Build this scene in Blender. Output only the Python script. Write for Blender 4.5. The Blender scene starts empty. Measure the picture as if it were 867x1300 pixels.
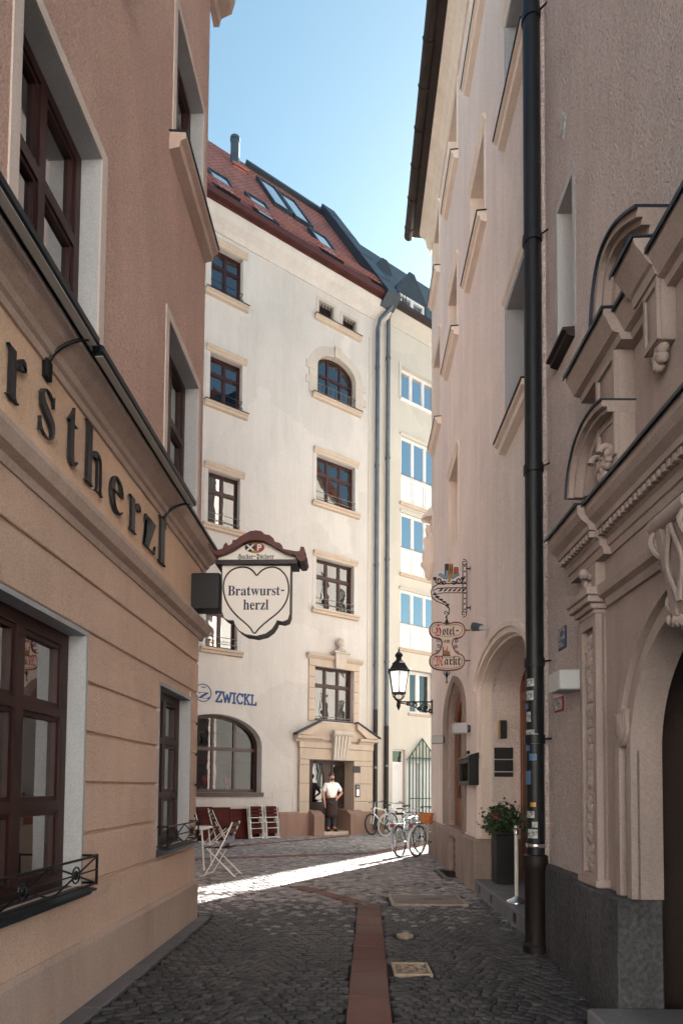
import bpy, bmesh, math, random
import numpy as np
from mathutils import Vector as V, Matrix

random.seed(7)
RAD = math.radians
SC = bpy.context.scene
COL = SC.collection

# ------------------------------------------------------------------ camera
EYE = V((0, 0, 1.45))
PW, PH = 867.0, 1300.0            # measuring frame of the photograph
FP, CX, CY = 800.0, 433.5, 965.0  # focal length and principal point in that frame
PITCH, ROLL = RAD(2.5), RAD(0.45)
_f = V((0, math.cos(PITCH), math.sin(PITCH)))
_u = V((0, -math.sin(PITCH), math.cos(PITCH)))
_r = V((1, 0, 0))
RT = _r * math.cos(ROLL) + _u * math.sin(ROLL)
UP = _u * math.cos(ROLL) - _r * math.sin(ROLL)
FW = _f
cam = bpy.data.cameras.new('camera')
camo = bpy.data.objects.new('camera', cam)
COL.objects.link(camo)
cam.sensor_fit = 'VERTICAL'
cam.sensor_height = 36
cam.lens = FP / PH * 36
cam.shift_y = (CY - PH / 2) / PH
cam.clip_start = 0.05
cam.clip_end = 2000
camo.matrix_world = Matrix(((RT.x, UP.x, -FW.x, EYE.x), (RT.y, UP.y, -FW.y, EYE.y), (RT.z, UP.z, -FW.z, EYE.z), (0, 0, 0, 1)))
SC.camera = camo

# ------------------------------------------------------------------ light
SUN_AZ, SUN_EL = RAD(31), RAD(28)      # azimuth to the right of the view axis
world = bpy.data.worlds.new('World')
SC.world = world
world.use_nodes = True
wn = world.node_tree
wn.nodes.clear()
sky = wn.nodes.new('ShaderNodeTexSky')
sky.sky_type = 'NISHITA'
sky.sun_disc = False
sky.sun_elevation = SUN_EL
sky.sun_rotation = SUN_AZ
sky.air_density = 1.0
sky.dust_density = 0.8
sky.ozone_density = 0.0
bg = wn.nodes.new('ShaderNodeBackground')
bg.inputs['Strength'].default_value = 0.050
wo = wn.nodes.new('ShaderNodeOutputWorld')
tint = wn.nodes.new('ShaderNodeMix')
tint.data_type = 'RGBA'
tint.blend_type = 'MULTIPLY'
tint.inputs[0].default_value = 1.0
tint.inputs[7].default_value = (0.62, 0.77, 0.70, 1)   # the slightly teal tone of this sky
wn.links.new(sky.outputs[0], tint.inputs[6])
wn.links.new(tint.outputs[2], bg.inputs[0])
wn.links.new(bg.outputs[0], wo.inputs[0])
sl = bpy.data.lights.new('sun', 'SUN')
sl.energy = 5.0
sl.angle = RAD(0.53)
sl.color = (1.0, 0.96, 0.90)
slo = bpy.data.objects.new('sun', sl)
COL.objects.link(slo)
SDIR = V((math.sin(SUN_AZ) * math.cos(SUN_EL), math.cos(SUN_AZ) * math.cos(SUN_EL), math.sin(SUN_EL)))
slo.rotation_euler = (-SDIR).to_track_quat('-Z', 'Y').to_euler()
slo.location = SDIR * 60
SC.view_settings.view_transform = 'Standard'
SC.view_settings.look = 'None'
SC.view_settings.gamma = 1
SC.view_settings.use_curve_mapping = False
SC.view_settings.exposure = 2.85
try:
    SC.cycles.max_bounces = 10
    SC.cycles.diffuse_bounces = 6
    SC.cycles.transparent_max_bounces = 12
except Exception:
    pass

# ------------------------------------------------------------------ helpers
def ray(px, py):
    return FW + RT * ((px - CX) / FP) - UP * ((py - CY) / FP)

def ground(px, py, z=0.0):
    d = ray(px, py)
    return EYE + d * ((z - EYE.z) / d.z)

class Plane:
    """a surface with its own axes: u along it, w up it, n out of it"""
    def __init__(s, o, u, w, n):
        s.o, s.u, s.w, s.n = V(o), V(u).normalized(), V(w).normalized(), V(n).normalized()
    def px(s, px, py, out=0.0):
        d = ray(px, py)
        t = (s.o + s.n * out - EYE).dot(s.n) / d.dot(s.n)
        q = EYE + d * t - s.o
        return q.dot(s.u), q.dot(s.w)
    def a(s, px, py, out=0.0):
        return s.px(px, py, out)[0]
    def z(s, px, py, out=0.0):
        return s.px(px, py, out)[1]
    def __call__(s, a, d, z):
        return s.o + s.u * a + s.n * d + s.w * z

def wall_plane(origin, vpx, away):
    d = ray(vpx, 1000)
    d.z = 0
    d.normalize()
    u = d if away else -d
    return Plane(origin, u, (0, 0, 1), u.cross(V((0, 0, 1))))

WORLD = Plane((0, 0, 0), (1, 0, 0), (0, 0, 1), (0, 1, 0))
LOC = {}

def props(o, label=None, cat=None, group=None, kind=None):
    if label: o['label'] = label
    if cat: o['category'] = cat
    if group: o['group'] = group
    if kind: o['kind'] = kind
    return o

def thing(name, label, cat, loc=(0, 0, 0), group=None):
    o = bpy.data.objects.new(name, None)
    o.empty_display_size = 0.2
    COL.objects.link(o)
    o.location = loc
    LOC[o.name] = V(loc)
    return props(o, label, cat, group)

def copy_tree(o, parent=None):
    c = o.copy()
    COL.objects.link(c)
    LOC[c.name] = LOC[o.name].copy()
    if parent is not None:
        c.parent = parent
    for ch in list(o.children):
        copy_tree(ch, c)
    return c

def fill_mesh(loops, h, offset=0.0):
    cu = bpy.data.curves.new('c', 'CURVE')
    cu.dimensions = '2D'
    cu.fill_mode = 'BOTH'
    cu.extrude = h / 2
    cu.offset = offset
    for lp in loops:
        sp = cu.splines.new('POLY')
        sp.points.add(len(lp) - 1)
        for i, p in enumerate(lp):
            sp.points[i].co = (p[0], p[1], 0, 1)
        sp.use_cyclic_u = True
    ob = bpy.data.objects.new('c', cu)
    me = bpy.data.meshes.new_from_object(ob)
    vs = [tuple(v.co) for v in me.vertices]
    fs = [tuple(p.vertices) for p in me.polygons]
    bpy.data.objects.remove(ob)
    bpy.data.curves.remove(cu)
    bpy.data.meshes.remove(me)
    return vs, fs

class MB:
    def __init__(s, fr=WORLD):
        s.fr, s.v, s.f, s.m = fr, [], [], []
    def add(s, vs, fs, m=0, raw=False):
        b = len(s.v)
        s.v += [V(p) if raw else s.fr(*p) for p in vs]
        s.f += [tuple(i + b for i in f) for f in fs]
        s.m += [m] * len(fs)
        return s
    def box(s, a0, a1, d0, d1, z0, z1, m=0):
        vs = [(a, d, z) for z in (z0, z1) for d in (d0, d1) for a in (a0, a1)]
        return s.add(vs, [(0, 1, 3, 2), (4, 6, 7, 5), (0, 4, 5, 1), (2, 3, 7, 6), (0, 2, 6, 4), (1, 5, 7, 3)], m)
    def bbox(s, a0, a1, d0, d1, z0, z1, b=.01, m=0):
        """box with its edges taken off"""
        vs = []
        for (z, i) in ((z0, b), (z0 + b, 0), (z1 - b, 0), (z1, b)):
            x0, x1, y0, y1 = a0 + i, a1 - i, d0 + i, d1 - i
            vs += [(x0 + b, y0, z), (x1 - b, y0, z), (x1, y0 + b, z), (x1, y1 - b, z), (x1 - b, y1, z), (x0 + b, y1, z), (x0, y1 - b, z), (x0, y0 + b, z)]
        fs = [tuple(range(7, -1, -1)), tuple(range(24, 32))]
        for k in range(3):
            for i in range(8):
                j = (i + 1) % 8
                fs.append((k * 8 + i, k * 8 + j, k * 8 + 8 + j, k * 8 + 8 + i))
        return s.add(vs, fs, m)
    def prof(s, pr, a0, a1, m=0, caps=True):
        """closed profile of (d, z) run along a"""
        n = len(pr)
        vs = [(a0, d, z) for d, z in pr] + [(a1, d, z) for d, z in pr]
        fs = [(i, (i + 1) % n, (i + 1) % n + n, i + n) for i in range(n)]
        if caps:
            fs += [tuple(range(n)), tuple(range(2 * n - 1, n - 1, -1))]
        return s.add(vs, fs, m)
    def fill(s, loops, d0, d1, m=0, offset=0.0):
        vs, fs = fill_mesh(loops, abs(d1 - d0), offset)
        c = (d0 + d1) / 2
        return s.add([(x, c + e, y) for x, y, e in vs], fs, m)
    def tube(s, pts, r, n=8, closed=False, m=0, raw=False, caps=True):
        P = [V(p) if raw else s.fr(*p) for p in pts]
        k = len(P)
        R = r if isinstance(r, (list, tuple)) else [r] * k
        tg = []
        for i in range(k):
            a = P[i - 1] if (i or closed) else P[i]
            b = P[(i + 1) % k] if (i < k - 1 or closed) else P[i]
            t = (b - a)
            tg.append(t.normalized() if t.length > 1e-9 else V((0, 0, 1)))
        x = tg[0].orthogonal().normalized()
        vs = []
        for i in range(k):
            x = (x - tg[i] * x.dot(tg[i]))
            x = x.normalized() if x.length > 1e-6 else tg[i].orthogonal().normalized()
            y = tg[i].cross(x)
            for j in range(n):
                an = 2 * math.pi * j / n
                vs.append(P[i] + x * (R[i] * math.cos(an)) + y * (R[i] * math.sin(an)))
        fs = []
        for i in range(k if closed else k - 1):
            for j in range(n):
                j2 = (j + 1) % n
                i2 = (i + 1) % k
                fs.append((i * n + j, i * n + j2, i2 * n + j2, i2 * n + j))
        if not closed and caps:
            fs += [tuple(range(n - 1, -1, -1)), tuple(range((k - 1) * n, k * n))]
        return s.add(vs, fs, m, raw=True)
    def lathe(s, pr, c, n=16, m=0, ph=0.0):
        """profile of (r, z) turned about the upright axis through c=(a, d)"""
        vs = []
        for r, z in pr:
            for j in range(n):
                an = 2 * math.pi * j / n + ph
                vs.append((c[0] + r * math.cos(an), c[1] + r * math.sin(an), z))
        fs = []
        for i in range(len(pr) - 1):
            for j in range(n):
                j2 = (j + 1) % n
                fs.append((i * n + j, i * n + j2, i * n + n + j2, i * n + n + j))
        fs += [tuple(range(n - 1, -1, -1)), tuple(range((len(pr) - 1) * n, len(pr) * n))]
        return s.add(vs, fs, m)
    def ball(s, c, r, m=0, n=12, sq=(1, 1, 1)):
        vs, fs = [], []
        k = max(5, n // 2)
        for i in range(1, k):
            th = math.pi * i / k
            for j in range(n):
                an = 2 * math.pi * j / n
                vs.append((c[0] + r * sq[0] * math.sin(th) * math.cos(an), c[1] + r * sq[1] * math.sin(th) * math.sin(an), c[2] + r * sq[2] * math.cos(th)))
        for i in range(k - 2):
            for j in range(n):
                j2 = (j + 1) % n
                fs.append((i * n + j, i * n + j2, i * n + n + j2, i * n + n + j))
        t = len(vs)
        vs += [(c[0], c[1], c[2] + r * sq[2]), (c[0], c[1], c[2] - r * sq[2])]
        for j in range(n):
            j2 = (j + 1) % n
            fs.append((t, j2, j))
            fs.append((t + 1, (k - 2) * n + j, (k - 2) * n + j2))
        return s.add(vs, fs, m)
    def build(s, name, mats, parent=None, smooth=False, label=None, cat=None, group=None, kind=None, angle=None):
        if not isinstance(mats, (list, tuple)):
            mats = [mats]
        xs = np.array([tuple(p) for p in s.v])
        lo, hi = xs.min(0), xs.max(0)
        org = V(((lo[0] + hi[0]) / 2, (lo[1] + hi[1]) / 2, lo[2]))
        me = bpy.data.meshes.new(name)
        me.from_pydata([tuple(p - org) for p in s.v], [], s.f)
        for mt in mats:
            me.materials.append(mt)
        me.polygons.foreach_set('material_index', s.m)
        bm = bmesh.new()
        bm.from_mesh(me)
        bmesh.ops.recalc_face_normals(bm, faces=bm.faces)
        if angle is not None:
            bmesh.ops.remove_doubles(bm, verts=bm.verts, dist=1e-5)
            for f in bm.faces: f.smooth = True
            for e in bm.edges:
                if len(e.link_faces) == 2 and e.calc_face_angle(0) > RAD(angle):
                    e.smooth = False
        bm.to_mesh(me)
        bm.free()
        if smooth:
            me.polygons.foreach_set('use_smooth', [True] * len(me.polygons))
        me.update()
        o = bpy.data.objects.new(name, me)
        COL.objects.link(o)
        LOC[o.name] = org
        if parent is not None:
            o.parent = parent
            o.location = org - LOC[parent.name]
        else:
            o.location = org
        return props(o, label, cat, group, kind)

def rect(a0, a1, z0, z1):
    return [(a0, z0), (a1, z0), (a1, z1), (a0, z1)]

def archtop(a0, a1, zs, rise, n=20):
    c, w = (a0 + a1) / 2, abs(a1 - a0) / 2
    s = 1 if a1 > a0 else -1
    return [(c + s * w * math.cos(math.pi * i / n), zs + rise * math.sin(math.pi * i / n)) for i in range(n + 1)]

def archloop(a0, a1, z0, zs, rise, n=20):
    return [(a0, z0), (a1, z0)] + archtop(a0, a1, zs, rise, n)

def archband(a0, a1, z0, zs, rise, t0, t1, n=28):
    """arch shaped strip between two offsets of an opening, open at the foot"""
    return [(a1 + t1, z0)] + archtop(a0 - t1, a1 + t1, zs, rise + t1, n) + [(a0 - t1, z0), (a0 - t0, z0)] + archtop(a0 - t0, a1 + t0, zs, rise + t0, n)[::-1] + [(a1 + t0, z0)]

def gothic(a0, a1, z0, zs, za, n=8):
    c = (a0 + a1) / 2
    L = [(a0, z0), (a1, z0)]
    for i in range(n + 1):
        t = i / n
        L.append((a1 + (c - a1) * (1 - math.cos(t * math.pi / 2.6)) / (1 - math.cos(math.pi / 2.6)), zs + (za - zs) * math.sin(t * math.pi / 2.6) / math.sin(math.pi / 2.6)))
    for i in range(n - 1, -1, -1):
        t = i / n
        L.append((a0 + (c - a0) * (1 - math.cos(t * math.pi / 2.6)) / (1 - math.cos(math.pi / 2.6)), zs + (za - zs) * math.sin(t * math.pi / 2.6) / math.sin(math.pi / 2.6)))
    return L

def spiral(c, r0, r1, a0, a1, n=16):
    return [(c[0] + (r0 + (r1 - r0) * i / n) * math.cos(RAD(a0 + (a1 - a0) * i / n)), c[1] + (r0 + (r1 - r0) * i / n) * math.sin(RAD(a0 + (a1 - a0) * i / n))) for i in range(n + 1)]

# ------------------------------------------------------------------ materials
def mat(name, col, rough=0.6, metal=0.0, spec=0.5, bump=None, var=0.0, vscale=3.0, vstretch=(1, 1, 1), col2=None, emit=None, coat=0.0):
    m = bpy.data.materials.new(name)
    m.use_nodes = True
    nt = m.node_tree
    b = nt.nodes['Principled BSDF']
    b.inputs['Base Color'].default_value = (*col, 1)
    b.inputs['Roughness'].default_value = rough
    b.inputs['Metallic'].default_value = metal
    b.inputs['Specular IOR Level'].default_value = spec
    b.inputs['Coat Weight'].default_value = coat
    if emit:
        b.inputs['Emission Color'].default_value = (*emit[0], 1)
        b.inputs['Emission Strength'].default_value = emit[1]
    tc = nt.nodes.new('ShaderNodeTexCoord')
    if var or col2:
        mp = nt.nodes.new('ShaderNodeMapping')
        mp.inputs['Scale'].default_value = vstretch
        nz = nt.nodes.new('ShaderNodeTexNoise')
        nz.inputs['Scale'].default_value = vscale
        nz.inputs['Detail'].default_value = 7
        nz.inputs['Roughness'].default_value = 0.62
        rp = nt.nodes.new('ShaderNodeValToRGB')
        rp.color_ramp.elements[0].position = 0.32
        rp.color_ramp.elements[1].position = 0.68
        lo = [c * (1 - var) for c in col]
        hi = list(col2) if col2 else [min(1, c * (1 + var)) for c in col]
        rp.color_ramp.elements[0].color = (*lo, 1)
        rp.color_ramp.elements[1].color = (*hi, 1)
        nt.links.new(tc.outputs['Object'], mp.inputs[0])
        nt.links.new(mp.outputs[0], nz.inputs['Vector'])
        nt.links.new(nz.outputs['Fac'], rp.inputs[0])
        nt.links.new(rp.outputs[0], b.inputs['Base Color'])
    if bump:
        prev = None
        for (sc, st, dist) in bump:
            n2 = nt.nodes.new('ShaderNodeTexNoise')
            n2.inputs['Scale'].default_value = sc
            n2.inputs['Detail'].default_value = 5
            n2.inputs['Roughness'].default_value = 0.6
            bp = nt.nodes.new('ShaderNodeBump')
            bp.inputs['Strength'].default_value = st
            bp.inputs['Distance'].default_value = dist
            nt.links.new(tc.outputs['Object'], n2.inputs['Vector'])
            nt.links.new(n2.outputs['Fac'], bp.inputs['Height'])
            if prev:
                nt.links.new(prev.outputs[0], bp.inputs['Normal'])
            prev = bp
        nt.links.new(prev.outputs[0], b.inputs['Normal'])
    return m

def stucco(name, col, grain=45, st=0.6, dist=0.02, var=0.1, streak=0.25, rough=0.95, gmin=.86, gmax=1.06, patch=.07):
    """rendered wall: grain, cloudy tone and faint rain streaks"""
    m = mat(name, col, rough, bump=[(grain, st, dist), (grain * 0.22, st * 0.5, dist * 1.6)], var=var, vscale=1.3, vstretch=(1, 1, 0.45), spec=0.2)
    nt = m.node_tree
    b = nt.nodes['Principled BSDF']
    src = b.inputs['Base Color'].links[0].from_socket
    tc = next(n for n in nt.nodes if n.type == 'TEX_COORD')
    mp = nt.nodes.new('ShaderNodeMapping')
    mp.inputs['Scale'].default_value = (5, 5, 0.35)
    nz = nt.nodes.new('ShaderNodeTexNoise')
    nz.inputs['Scale'].default_value = 1.0
    nz.inputs['Detail'].default_value = 6
    nz.inputs['Roughness'].default_value = 0.7
    rp = nt.nodes.new('ShaderNodeValToRGB')
    rp.color_ramp.elements[0].position = 0.42
    rp.color_ramp.elements[1].position = 0.72
    rp.color_ramp.elements[0].color = (1, 1, 1, 1)
    k = 1 - streak
    rp.color_ramp.elements[1].color = (k, k * 0.98, k * 0.96, 1)
    mx = nt.nodes.new('ShaderNodeMix')
    mx.data_type = 'RGBA'
    mx.blend_type = 'MULTIPLY'
    mx.inputs[0].default_value = 1
    g2 = nt.nodes.new('ShaderNodeTexNoise')
    g2.inputs['Scale'].default_value = grain * 1.4
    g2.inputs['Detail'].default_value = 3
    r2 = nt.nodes.new('ShaderNodeMapRange')
    r2.inputs[1].default_value = 0.3
    r2.inputs[2].default_value = 0.7
    r2.inputs[3].default_value = gmin
    r2.inputs[4].default_value = gmax
    mx2 = nt.nodes.new('ShaderNodeMix')
    mx2.data_type = 'RGBA'
    mx2.blend_type = 'MULTIPLY'
    mx2.inputs[0].default_value = 1
    L = nt.links.new
    L(tc.outputs['Object'], mp.inputs[0]); L(mp.outputs[0], nz.inputs['Vector']); L(nz.outputs['Fac'], rp.inputs[0])
    L(src, mx.inputs[6]); L(rp.outputs[0], mx.inputs[7])
    L(tc.outputs['Object'], g2.inputs['Vector']); L(g2.outputs['Fac'], r2.inputs[0])
    L(mx.outputs[2], mx2.inputs[6]); L(r2.outputs[0], mx2.inputs[7])
    # mended patches of slightly different render, with ragged outlines
    wz = nt.nodes.new('ShaderNodeTexNoise')
    wz.inputs['Scale'].default_value = 1.7
    wz.inputs['Detail'].default_value = 4
    wm = nt.nodes.new('ShaderNodeMix')
    wm.data_type = 'VECTOR'
    wm.inputs[0].default_value = 0.45
    vo = nt.nodes.new('ShaderNodeTexVoronoi')
    vo.inputs['Scale'].default_value = 0.75
    r3 = nt.nodes.new('ShaderNodeMapRange')
    r3.inputs[3].default_value = 1 - patch
    r3.inputs[4].default_value = 1 + patch * .6
    mx3 = nt.nodes.new('ShaderNodeMix')
    mx3.data_type = 'RGBA'
    mx3.blend_type = 'MULTIPLY'
    mx3.inputs[0].default_value = 1
    sp = nt.nodes.new('ShaderNodeSeparateColor')
    L(tc.outputs['Object'], wz.inputs['Vector']); L(tc.outputs['Object'], wm.inputs[4]); L(wz.outputs['Color'], wm.inputs[5])
    L(wm.outputs[1], vo.inputs['Vector']); L(vo.outputs['Color'], sp.inputs[0]); L(sp.outputs[0], r3.inputs[0])
    L(mx2.outputs[2], mx3.inputs[6]); L(r3.outputs[0], mx3.inputs[7])
    L(mx3.outputs[2], b.inputs['Base Color'])
    return m

def glass_mat(name, tint=(0.85, 0.88, 0.9), ior=1.75, base=0.06, wob=0.0):
    m = bpy.data.materials.new(name)
    m.use_nodes = True
    nt = m.node_tree
    nt.nodes.clear()
    out = nt.nodes.new('ShaderNodeOutputMaterial')
    mx = nt.nodes.new('ShaderNodeMixShader')
    tr = nt.nodes.new('ShaderNodeBsdfTransparent')
    tr.inputs[0].default_value = (*tint, 1)
    gl = nt.nodes.new('ShaderNodeBsdfGlossy')
    gl.inputs['Roughness'].default_value = 0.015
    fr = nt.nodes.new('ShaderNodeFresnel')
    fr.inputs[0].default_value = ior
    ad = nt.nodes.new('ShaderNodeMath')
    ad.operation = 'ADD'
    ad.use_clamp = True
    ad.inputs[1].default_value = base
    L = nt.links.new
    L(fr.outputs[0], ad.inputs[0]); L(ad.outputs[0], mx.inputs[0]); L(tr.outputs[0], mx.inputs[1]); L(gl.outputs[0], mx.inputs[2]); L(mx.outputs[0], out.inputs[0])
    if wob:
        tc = nt.nodes.new('ShaderNodeTexCoord')
        nz = nt.nodes.new('ShaderNodeTexNoise')
        nz.inputs['Scale'].default_value = 2.2
        nz.inputs['Detail'].default_value = 1
        bp = nt.nodes.new('ShaderNodeBump')
        bp.inputs['Strength'].default_value = wob
        bp.inputs['Distance'].default_value = 0.02
        L(tc.outputs['Object'], nz.inputs['Vector']); L(nz.outputs['Fac'], bp.inputs['Height']); L(bp.outputs[0], gl.inputs['Normal'])
    return m

M = dict(
    pink=stucco('pink_brown_render', (0.76, 0.50, 0.415), 60, 1.0, 0.04, 0.1, 0.05, gmin=.70, gmax=1.16),
    tan=stucco('tan_render', (0.80, 0.56, 0.44), 75, 0.9, 0.018, 0.08, 0.05, gmin=.8, gmax=1.1),
    trim_l=stucco('brown_moulding_paint', (0.56, 0.42, 0.36), 60, 0.3, 0.008, 0.1, 0.2),
    plinth_l=stucco('plinth_render', (0.56, 0.42, 0.355), 50, 0.6, 0.014, 0.12, 0.1),
    reveal=stucco('pale_reveal_paint', (0.46, 0.455, 0.465), 60, 0.3, 0.006, 0.05, 0.1),
    cream=stucco('cream_render', (0.50, 0.475, 0.455), 40, 0.6, 0.016, 0.06, 0.06),
    sand=stucco('sandstone_trim', (0.45, 0.37, 0.30), 50, 0.3, 0.008, 0.08, 0.12),
    pale_sand=stucco('pale_stone_trim', (0.46, 0.41, 0.365), 50, 0.3, 0.008, 0.08, 0.12),
    brownplinth=stucco('brown_plinth', (0.27, 0.175, 0.14), 40, 0.4, 0.01, 0.1, 0.15),
    yellow=stucco('pale_yellow_render', (0.46, 0.435, 0.39), 40, 0.3, 0.008, 0.04, 0.04),
    peach=stucco('peach_render', (0.93, 0.79, 0.725), 40, 0.9, 0.028, 0.06, 0.08, gmin=.82, gmax=1.08),
    peachsand=stucco('peach_moulding', (0.86, 0.73, 0.63), 50, 0.3, 0.006, 0.06, 0.12),
    rosy=stucco('rosy_roughcast', (0.72, 0.605, 0.575), 52, 1.0, 0.045, 0.1, 0.06, gmin=.72, gmax=1.14),
    portal=stucco('portal_stone', (0.375, 0.30, 0.272), 55, 0.35, 0.008, 0.1, 0.16),
    darkplinth=stucco('dark_stone_plinth', (0.085, 0.085, 0.09), 24, 0.7, 0.02, 0.45, 0.2, 0.6, gmin=.6, gmax=1.3),
    stone=stucco('weathered_stone', (0.34, 0.265, 0.225), 30, 0.6, 0.018, 0.22, 0.14),
    step=stucco('grey_step_stone', (0.22, 0.215, 0.22), 40, 0.3, 0.006, 0.12, 0.2, 0.7),
    redframe=mat('oxblood_window_paint', (0.032, 0.008, 0.007), 0.4, var=0.2, vscale=8, bump=[(30, 0.1, 0.003)]),
    brownframe=mat('dark_brown_window_paint', (0.035, 0.010, 0.008), 0.5, var=0.2, vscale=8, bump=[(30, 0.1, 0.003)]),
    whiteframe=mat('white_window_paint', (0.58, 0.58, 0.58), 0.4, var=0.04),
    glass=glass_mat('window_glass', ior=2.0, base=0.1, wob=0.12),
    glass_alley=glass_mat('old_window_glass', (0.6, 0.6, 0.6), ior=2.2, base=0.34, wob=0.12),
    glass_bay=glass_mat('bay_window_glass', (0.8, 0.85, 0.9), ior=2.2, base=0.6, wob=0.05),
    glass_dim=glass_mat('tavern_glass', ior=1.45, base=0.0, wob=0.1),
    glass_clear=glass_mat('clear_glass', (0.95, 0.96, 0.96), 1.45, 0.02),
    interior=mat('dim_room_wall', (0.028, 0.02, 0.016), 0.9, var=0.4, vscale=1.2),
    curtain=mat('white_net_curtain', (0.70, 0.68, 0.64), 0.9, var=0.06, vscale=6),
    iron=mat('black_iron', (0.008, 0.008, 0.008), 0.45, 0.3, var=0.3, vscale=15),
    rail=mat('galvanised_rail', (0.16, 0.155, 0.155), 0.4, 0.6),
    zinc=mat('grey_zinc', (0.09, 0.105, 0.125), 0.42, 0.6, var=0.2, vscale=3),
    darkmetal=mat('dark_blue_grey_sheet', (0.022, 0.032, 0.045), 0.5, 0.3, var=0.25, vscale=2.5),
    gutter=mat('oxidised_gutter', (0.03, 0.019, 0.017), 0.5, 0.3, var=0.25, vscale=3),
    gutter_red=mat('dark_red_eave_board', (0.06, 0.014, 0.012), 0.55, var=0.25, vscale=3),
    pipe=mat('black_pipe_paint', (0.006, 0.008, 0.011), 0.48, 0.2, var=0.3, vscale=6),
    pipe_red=mat('dark_oxblood_cast_iron', (0.010, 0.005, 0.005), 0.6, 0.2, var=0.3, vscale=8),
    wood=mat('dark_door_wood', (0.035, 0.013, 0.008), 0.45, var=0.35, vscale=3, vstretch=(8, 8, 0.6)),
    orangewood=mat('orange_brown_door_wood', (0.17, 0.05, 0.018), 0.42, var=0.3, vscale=3, vstretch=(8, 8, 0.6)),
    white=mat('white_paint', (0.78, 0.77, 0.75), 0.45, var=0.03),
    signface=mat('ivory_sign_face', (0.86, 0.80, 0.74), 0.45, var=0.03),
    signred=mat('dark_red_brown_sign_paint', (0.018, 0.006, 0.006), 0.45, var=0.2, vscale=8),
    black=mat('black_paint', (0.012, 0.012, 0.014), 0.5),
    navy=mat('navy_letter_paint', (0.02, 0.03, 0.07), 0.5),
    letter=mat('black_wall_letter', (0.014, 0.016, 0.02), 0.42),
    blue=mat('blue_wall_paint', (0.02, 0.06, 0.17), 0.8, var=0.1),
    red=mat('crimson_paint', (0.32, 0.02, 0.025), 0.5),
    gold=mat('gold_paint', (0.40, 0.20, 0.04), 0.4, 0.3),
    paleblue=mat('pale_blue_enamel', (0.16, 0.28, 0.36), 0.45),
    green=mat('green_gate_paint', (0.006, 0.06, 0.042), 0.45),
    slate=mat('slate_roof', (0.026, 0.033, 0.042), 0.5, var=0.25, vscale=4),
    rubber=mat('tyre_rubber', (0.014, 0.014, 0.014), 0.7),
    tanrubber=mat('tan_tyre_rubber', (0.20, 0.10, 0.06), 0.7),
    chrome=mat('chromed_steel', (0.62, 0.62, 0.62), 0.22, 0.95),
    bikewhite=mat('white_bike_paint', (0.70, 0.71, 0.72), 0.3, coat=0.3),
    bikegrey=mat('silver_bike_paint', (0.34, 0.38, 0.42), 0.3, 0.4),
    basket=mat('orange_wicker', (0.55, 0.20, 0.06), 0.8, bump=[(70, 0.8, 0.01)], var=0.3, vscale=30),
    slat=mat('dark_red_slat', (0.05, 0.004, 0.003), 0.6, spec=0.15, var=0.25, vscale=6, vstretch=(1, 6, 1)),
    tabletop=mat('red_brown_table_top', (0.055, 0.006, 0.003), 0.6, spec=0.15, var=0.3, vscale=3, vstretch=(1, 1, 5)),
    chairwhite=mat('white_chair_metal', (0.66, 0.64, 0.60), 0.45, 0.1, var=0.08, vscale=20),
    skin=mat('skin', (0.50, 0.245, 0.17), 0.55, var=0.08, vscale=20),
    hair=mat('dark_hair', (0.035, 0.022, 0.016), 0.7),
    shirt=mat('white_shirt_cloth', (0.80, 0.79, 0.78), 0.9, bump=[(9, 0.5, 0.03)]),
    apron=mat('dark_brown_apron_cloth', (0.035, 0.014, 0.012), 0.85, bump=[(9, 0.4, 0.03)]),
    jeans=mat('dark_trouser_cloth', (0.03, 0.035, 0.05), 0.9, bump=[(12, 0.3, 0.02)]),
    leather=mat('black_leather', (0.014, 0.012, 0.011), 0.4),
    leaf=mat('dark_green_leaf', (0.035, 0.07, 0.025), 0.5, var=0.5, vscale=9),
    petal=mat('pink_petal', (0.62, 0.04, 0.12), 0.6),
    whitepetal=mat('white_petal', (0.78, 0.76, 0.78), 0.6),
    planter=mat('matt_black_planter', (0.014, 0.015, 0.017), 0.45, var=0.2, vscale=4),
    castiron=mat('worn_cast_iron', (0.40, 0.31, 0.235), 0.5, 0.3, var=0.3, vscale=12, bump=[(60, 0.4, 0.004)]),
    concrete=mat('brushed_concrete_cover', (0.24, 0.205, 0.185), 0.8, var=0.2, vscale=4, bump=[(70, 0.3, 0.004)]),
    lampglass=mat('opal_lamp_glass', (0.86, 0.86, 0.84), 0.25, var=0.02),
    lampcase=mat('grey_lamp_housing', (0.44, 0.45, 0.45), 0.45, 0.1, var=0.06),
    brass=mat('brass', (0.45, 0.26, 0.07), 0.3, 0.8),
    sticker=mat('white_sticker', (0.12, 0.13, 0.14), 0.6, col2=(0.62, 0.62, 0.61), var=0.3, vscale=26),
    bluesticker=mat('blue_sticker', (0.06, 0.14, 0.26), 0.5, var=0.2, vscale=30),
    signblue=mat('blue_enamel', (0.018, 0.04, 0.12), 0.3),
    brick=mat('chimney_brick', (0.26, 0.10, 0.075), 0.9, var=0.25, vscale=14),
    orange=mat('orange_sign_paint', (0.32, 0.07, 0.02), 0.5),
    curb=stucco('kerb_granite', (0.17, 0.165, 0.17), 60, 0.3, 0.006, 0.15, 0.2, 0.7),
)

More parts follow.
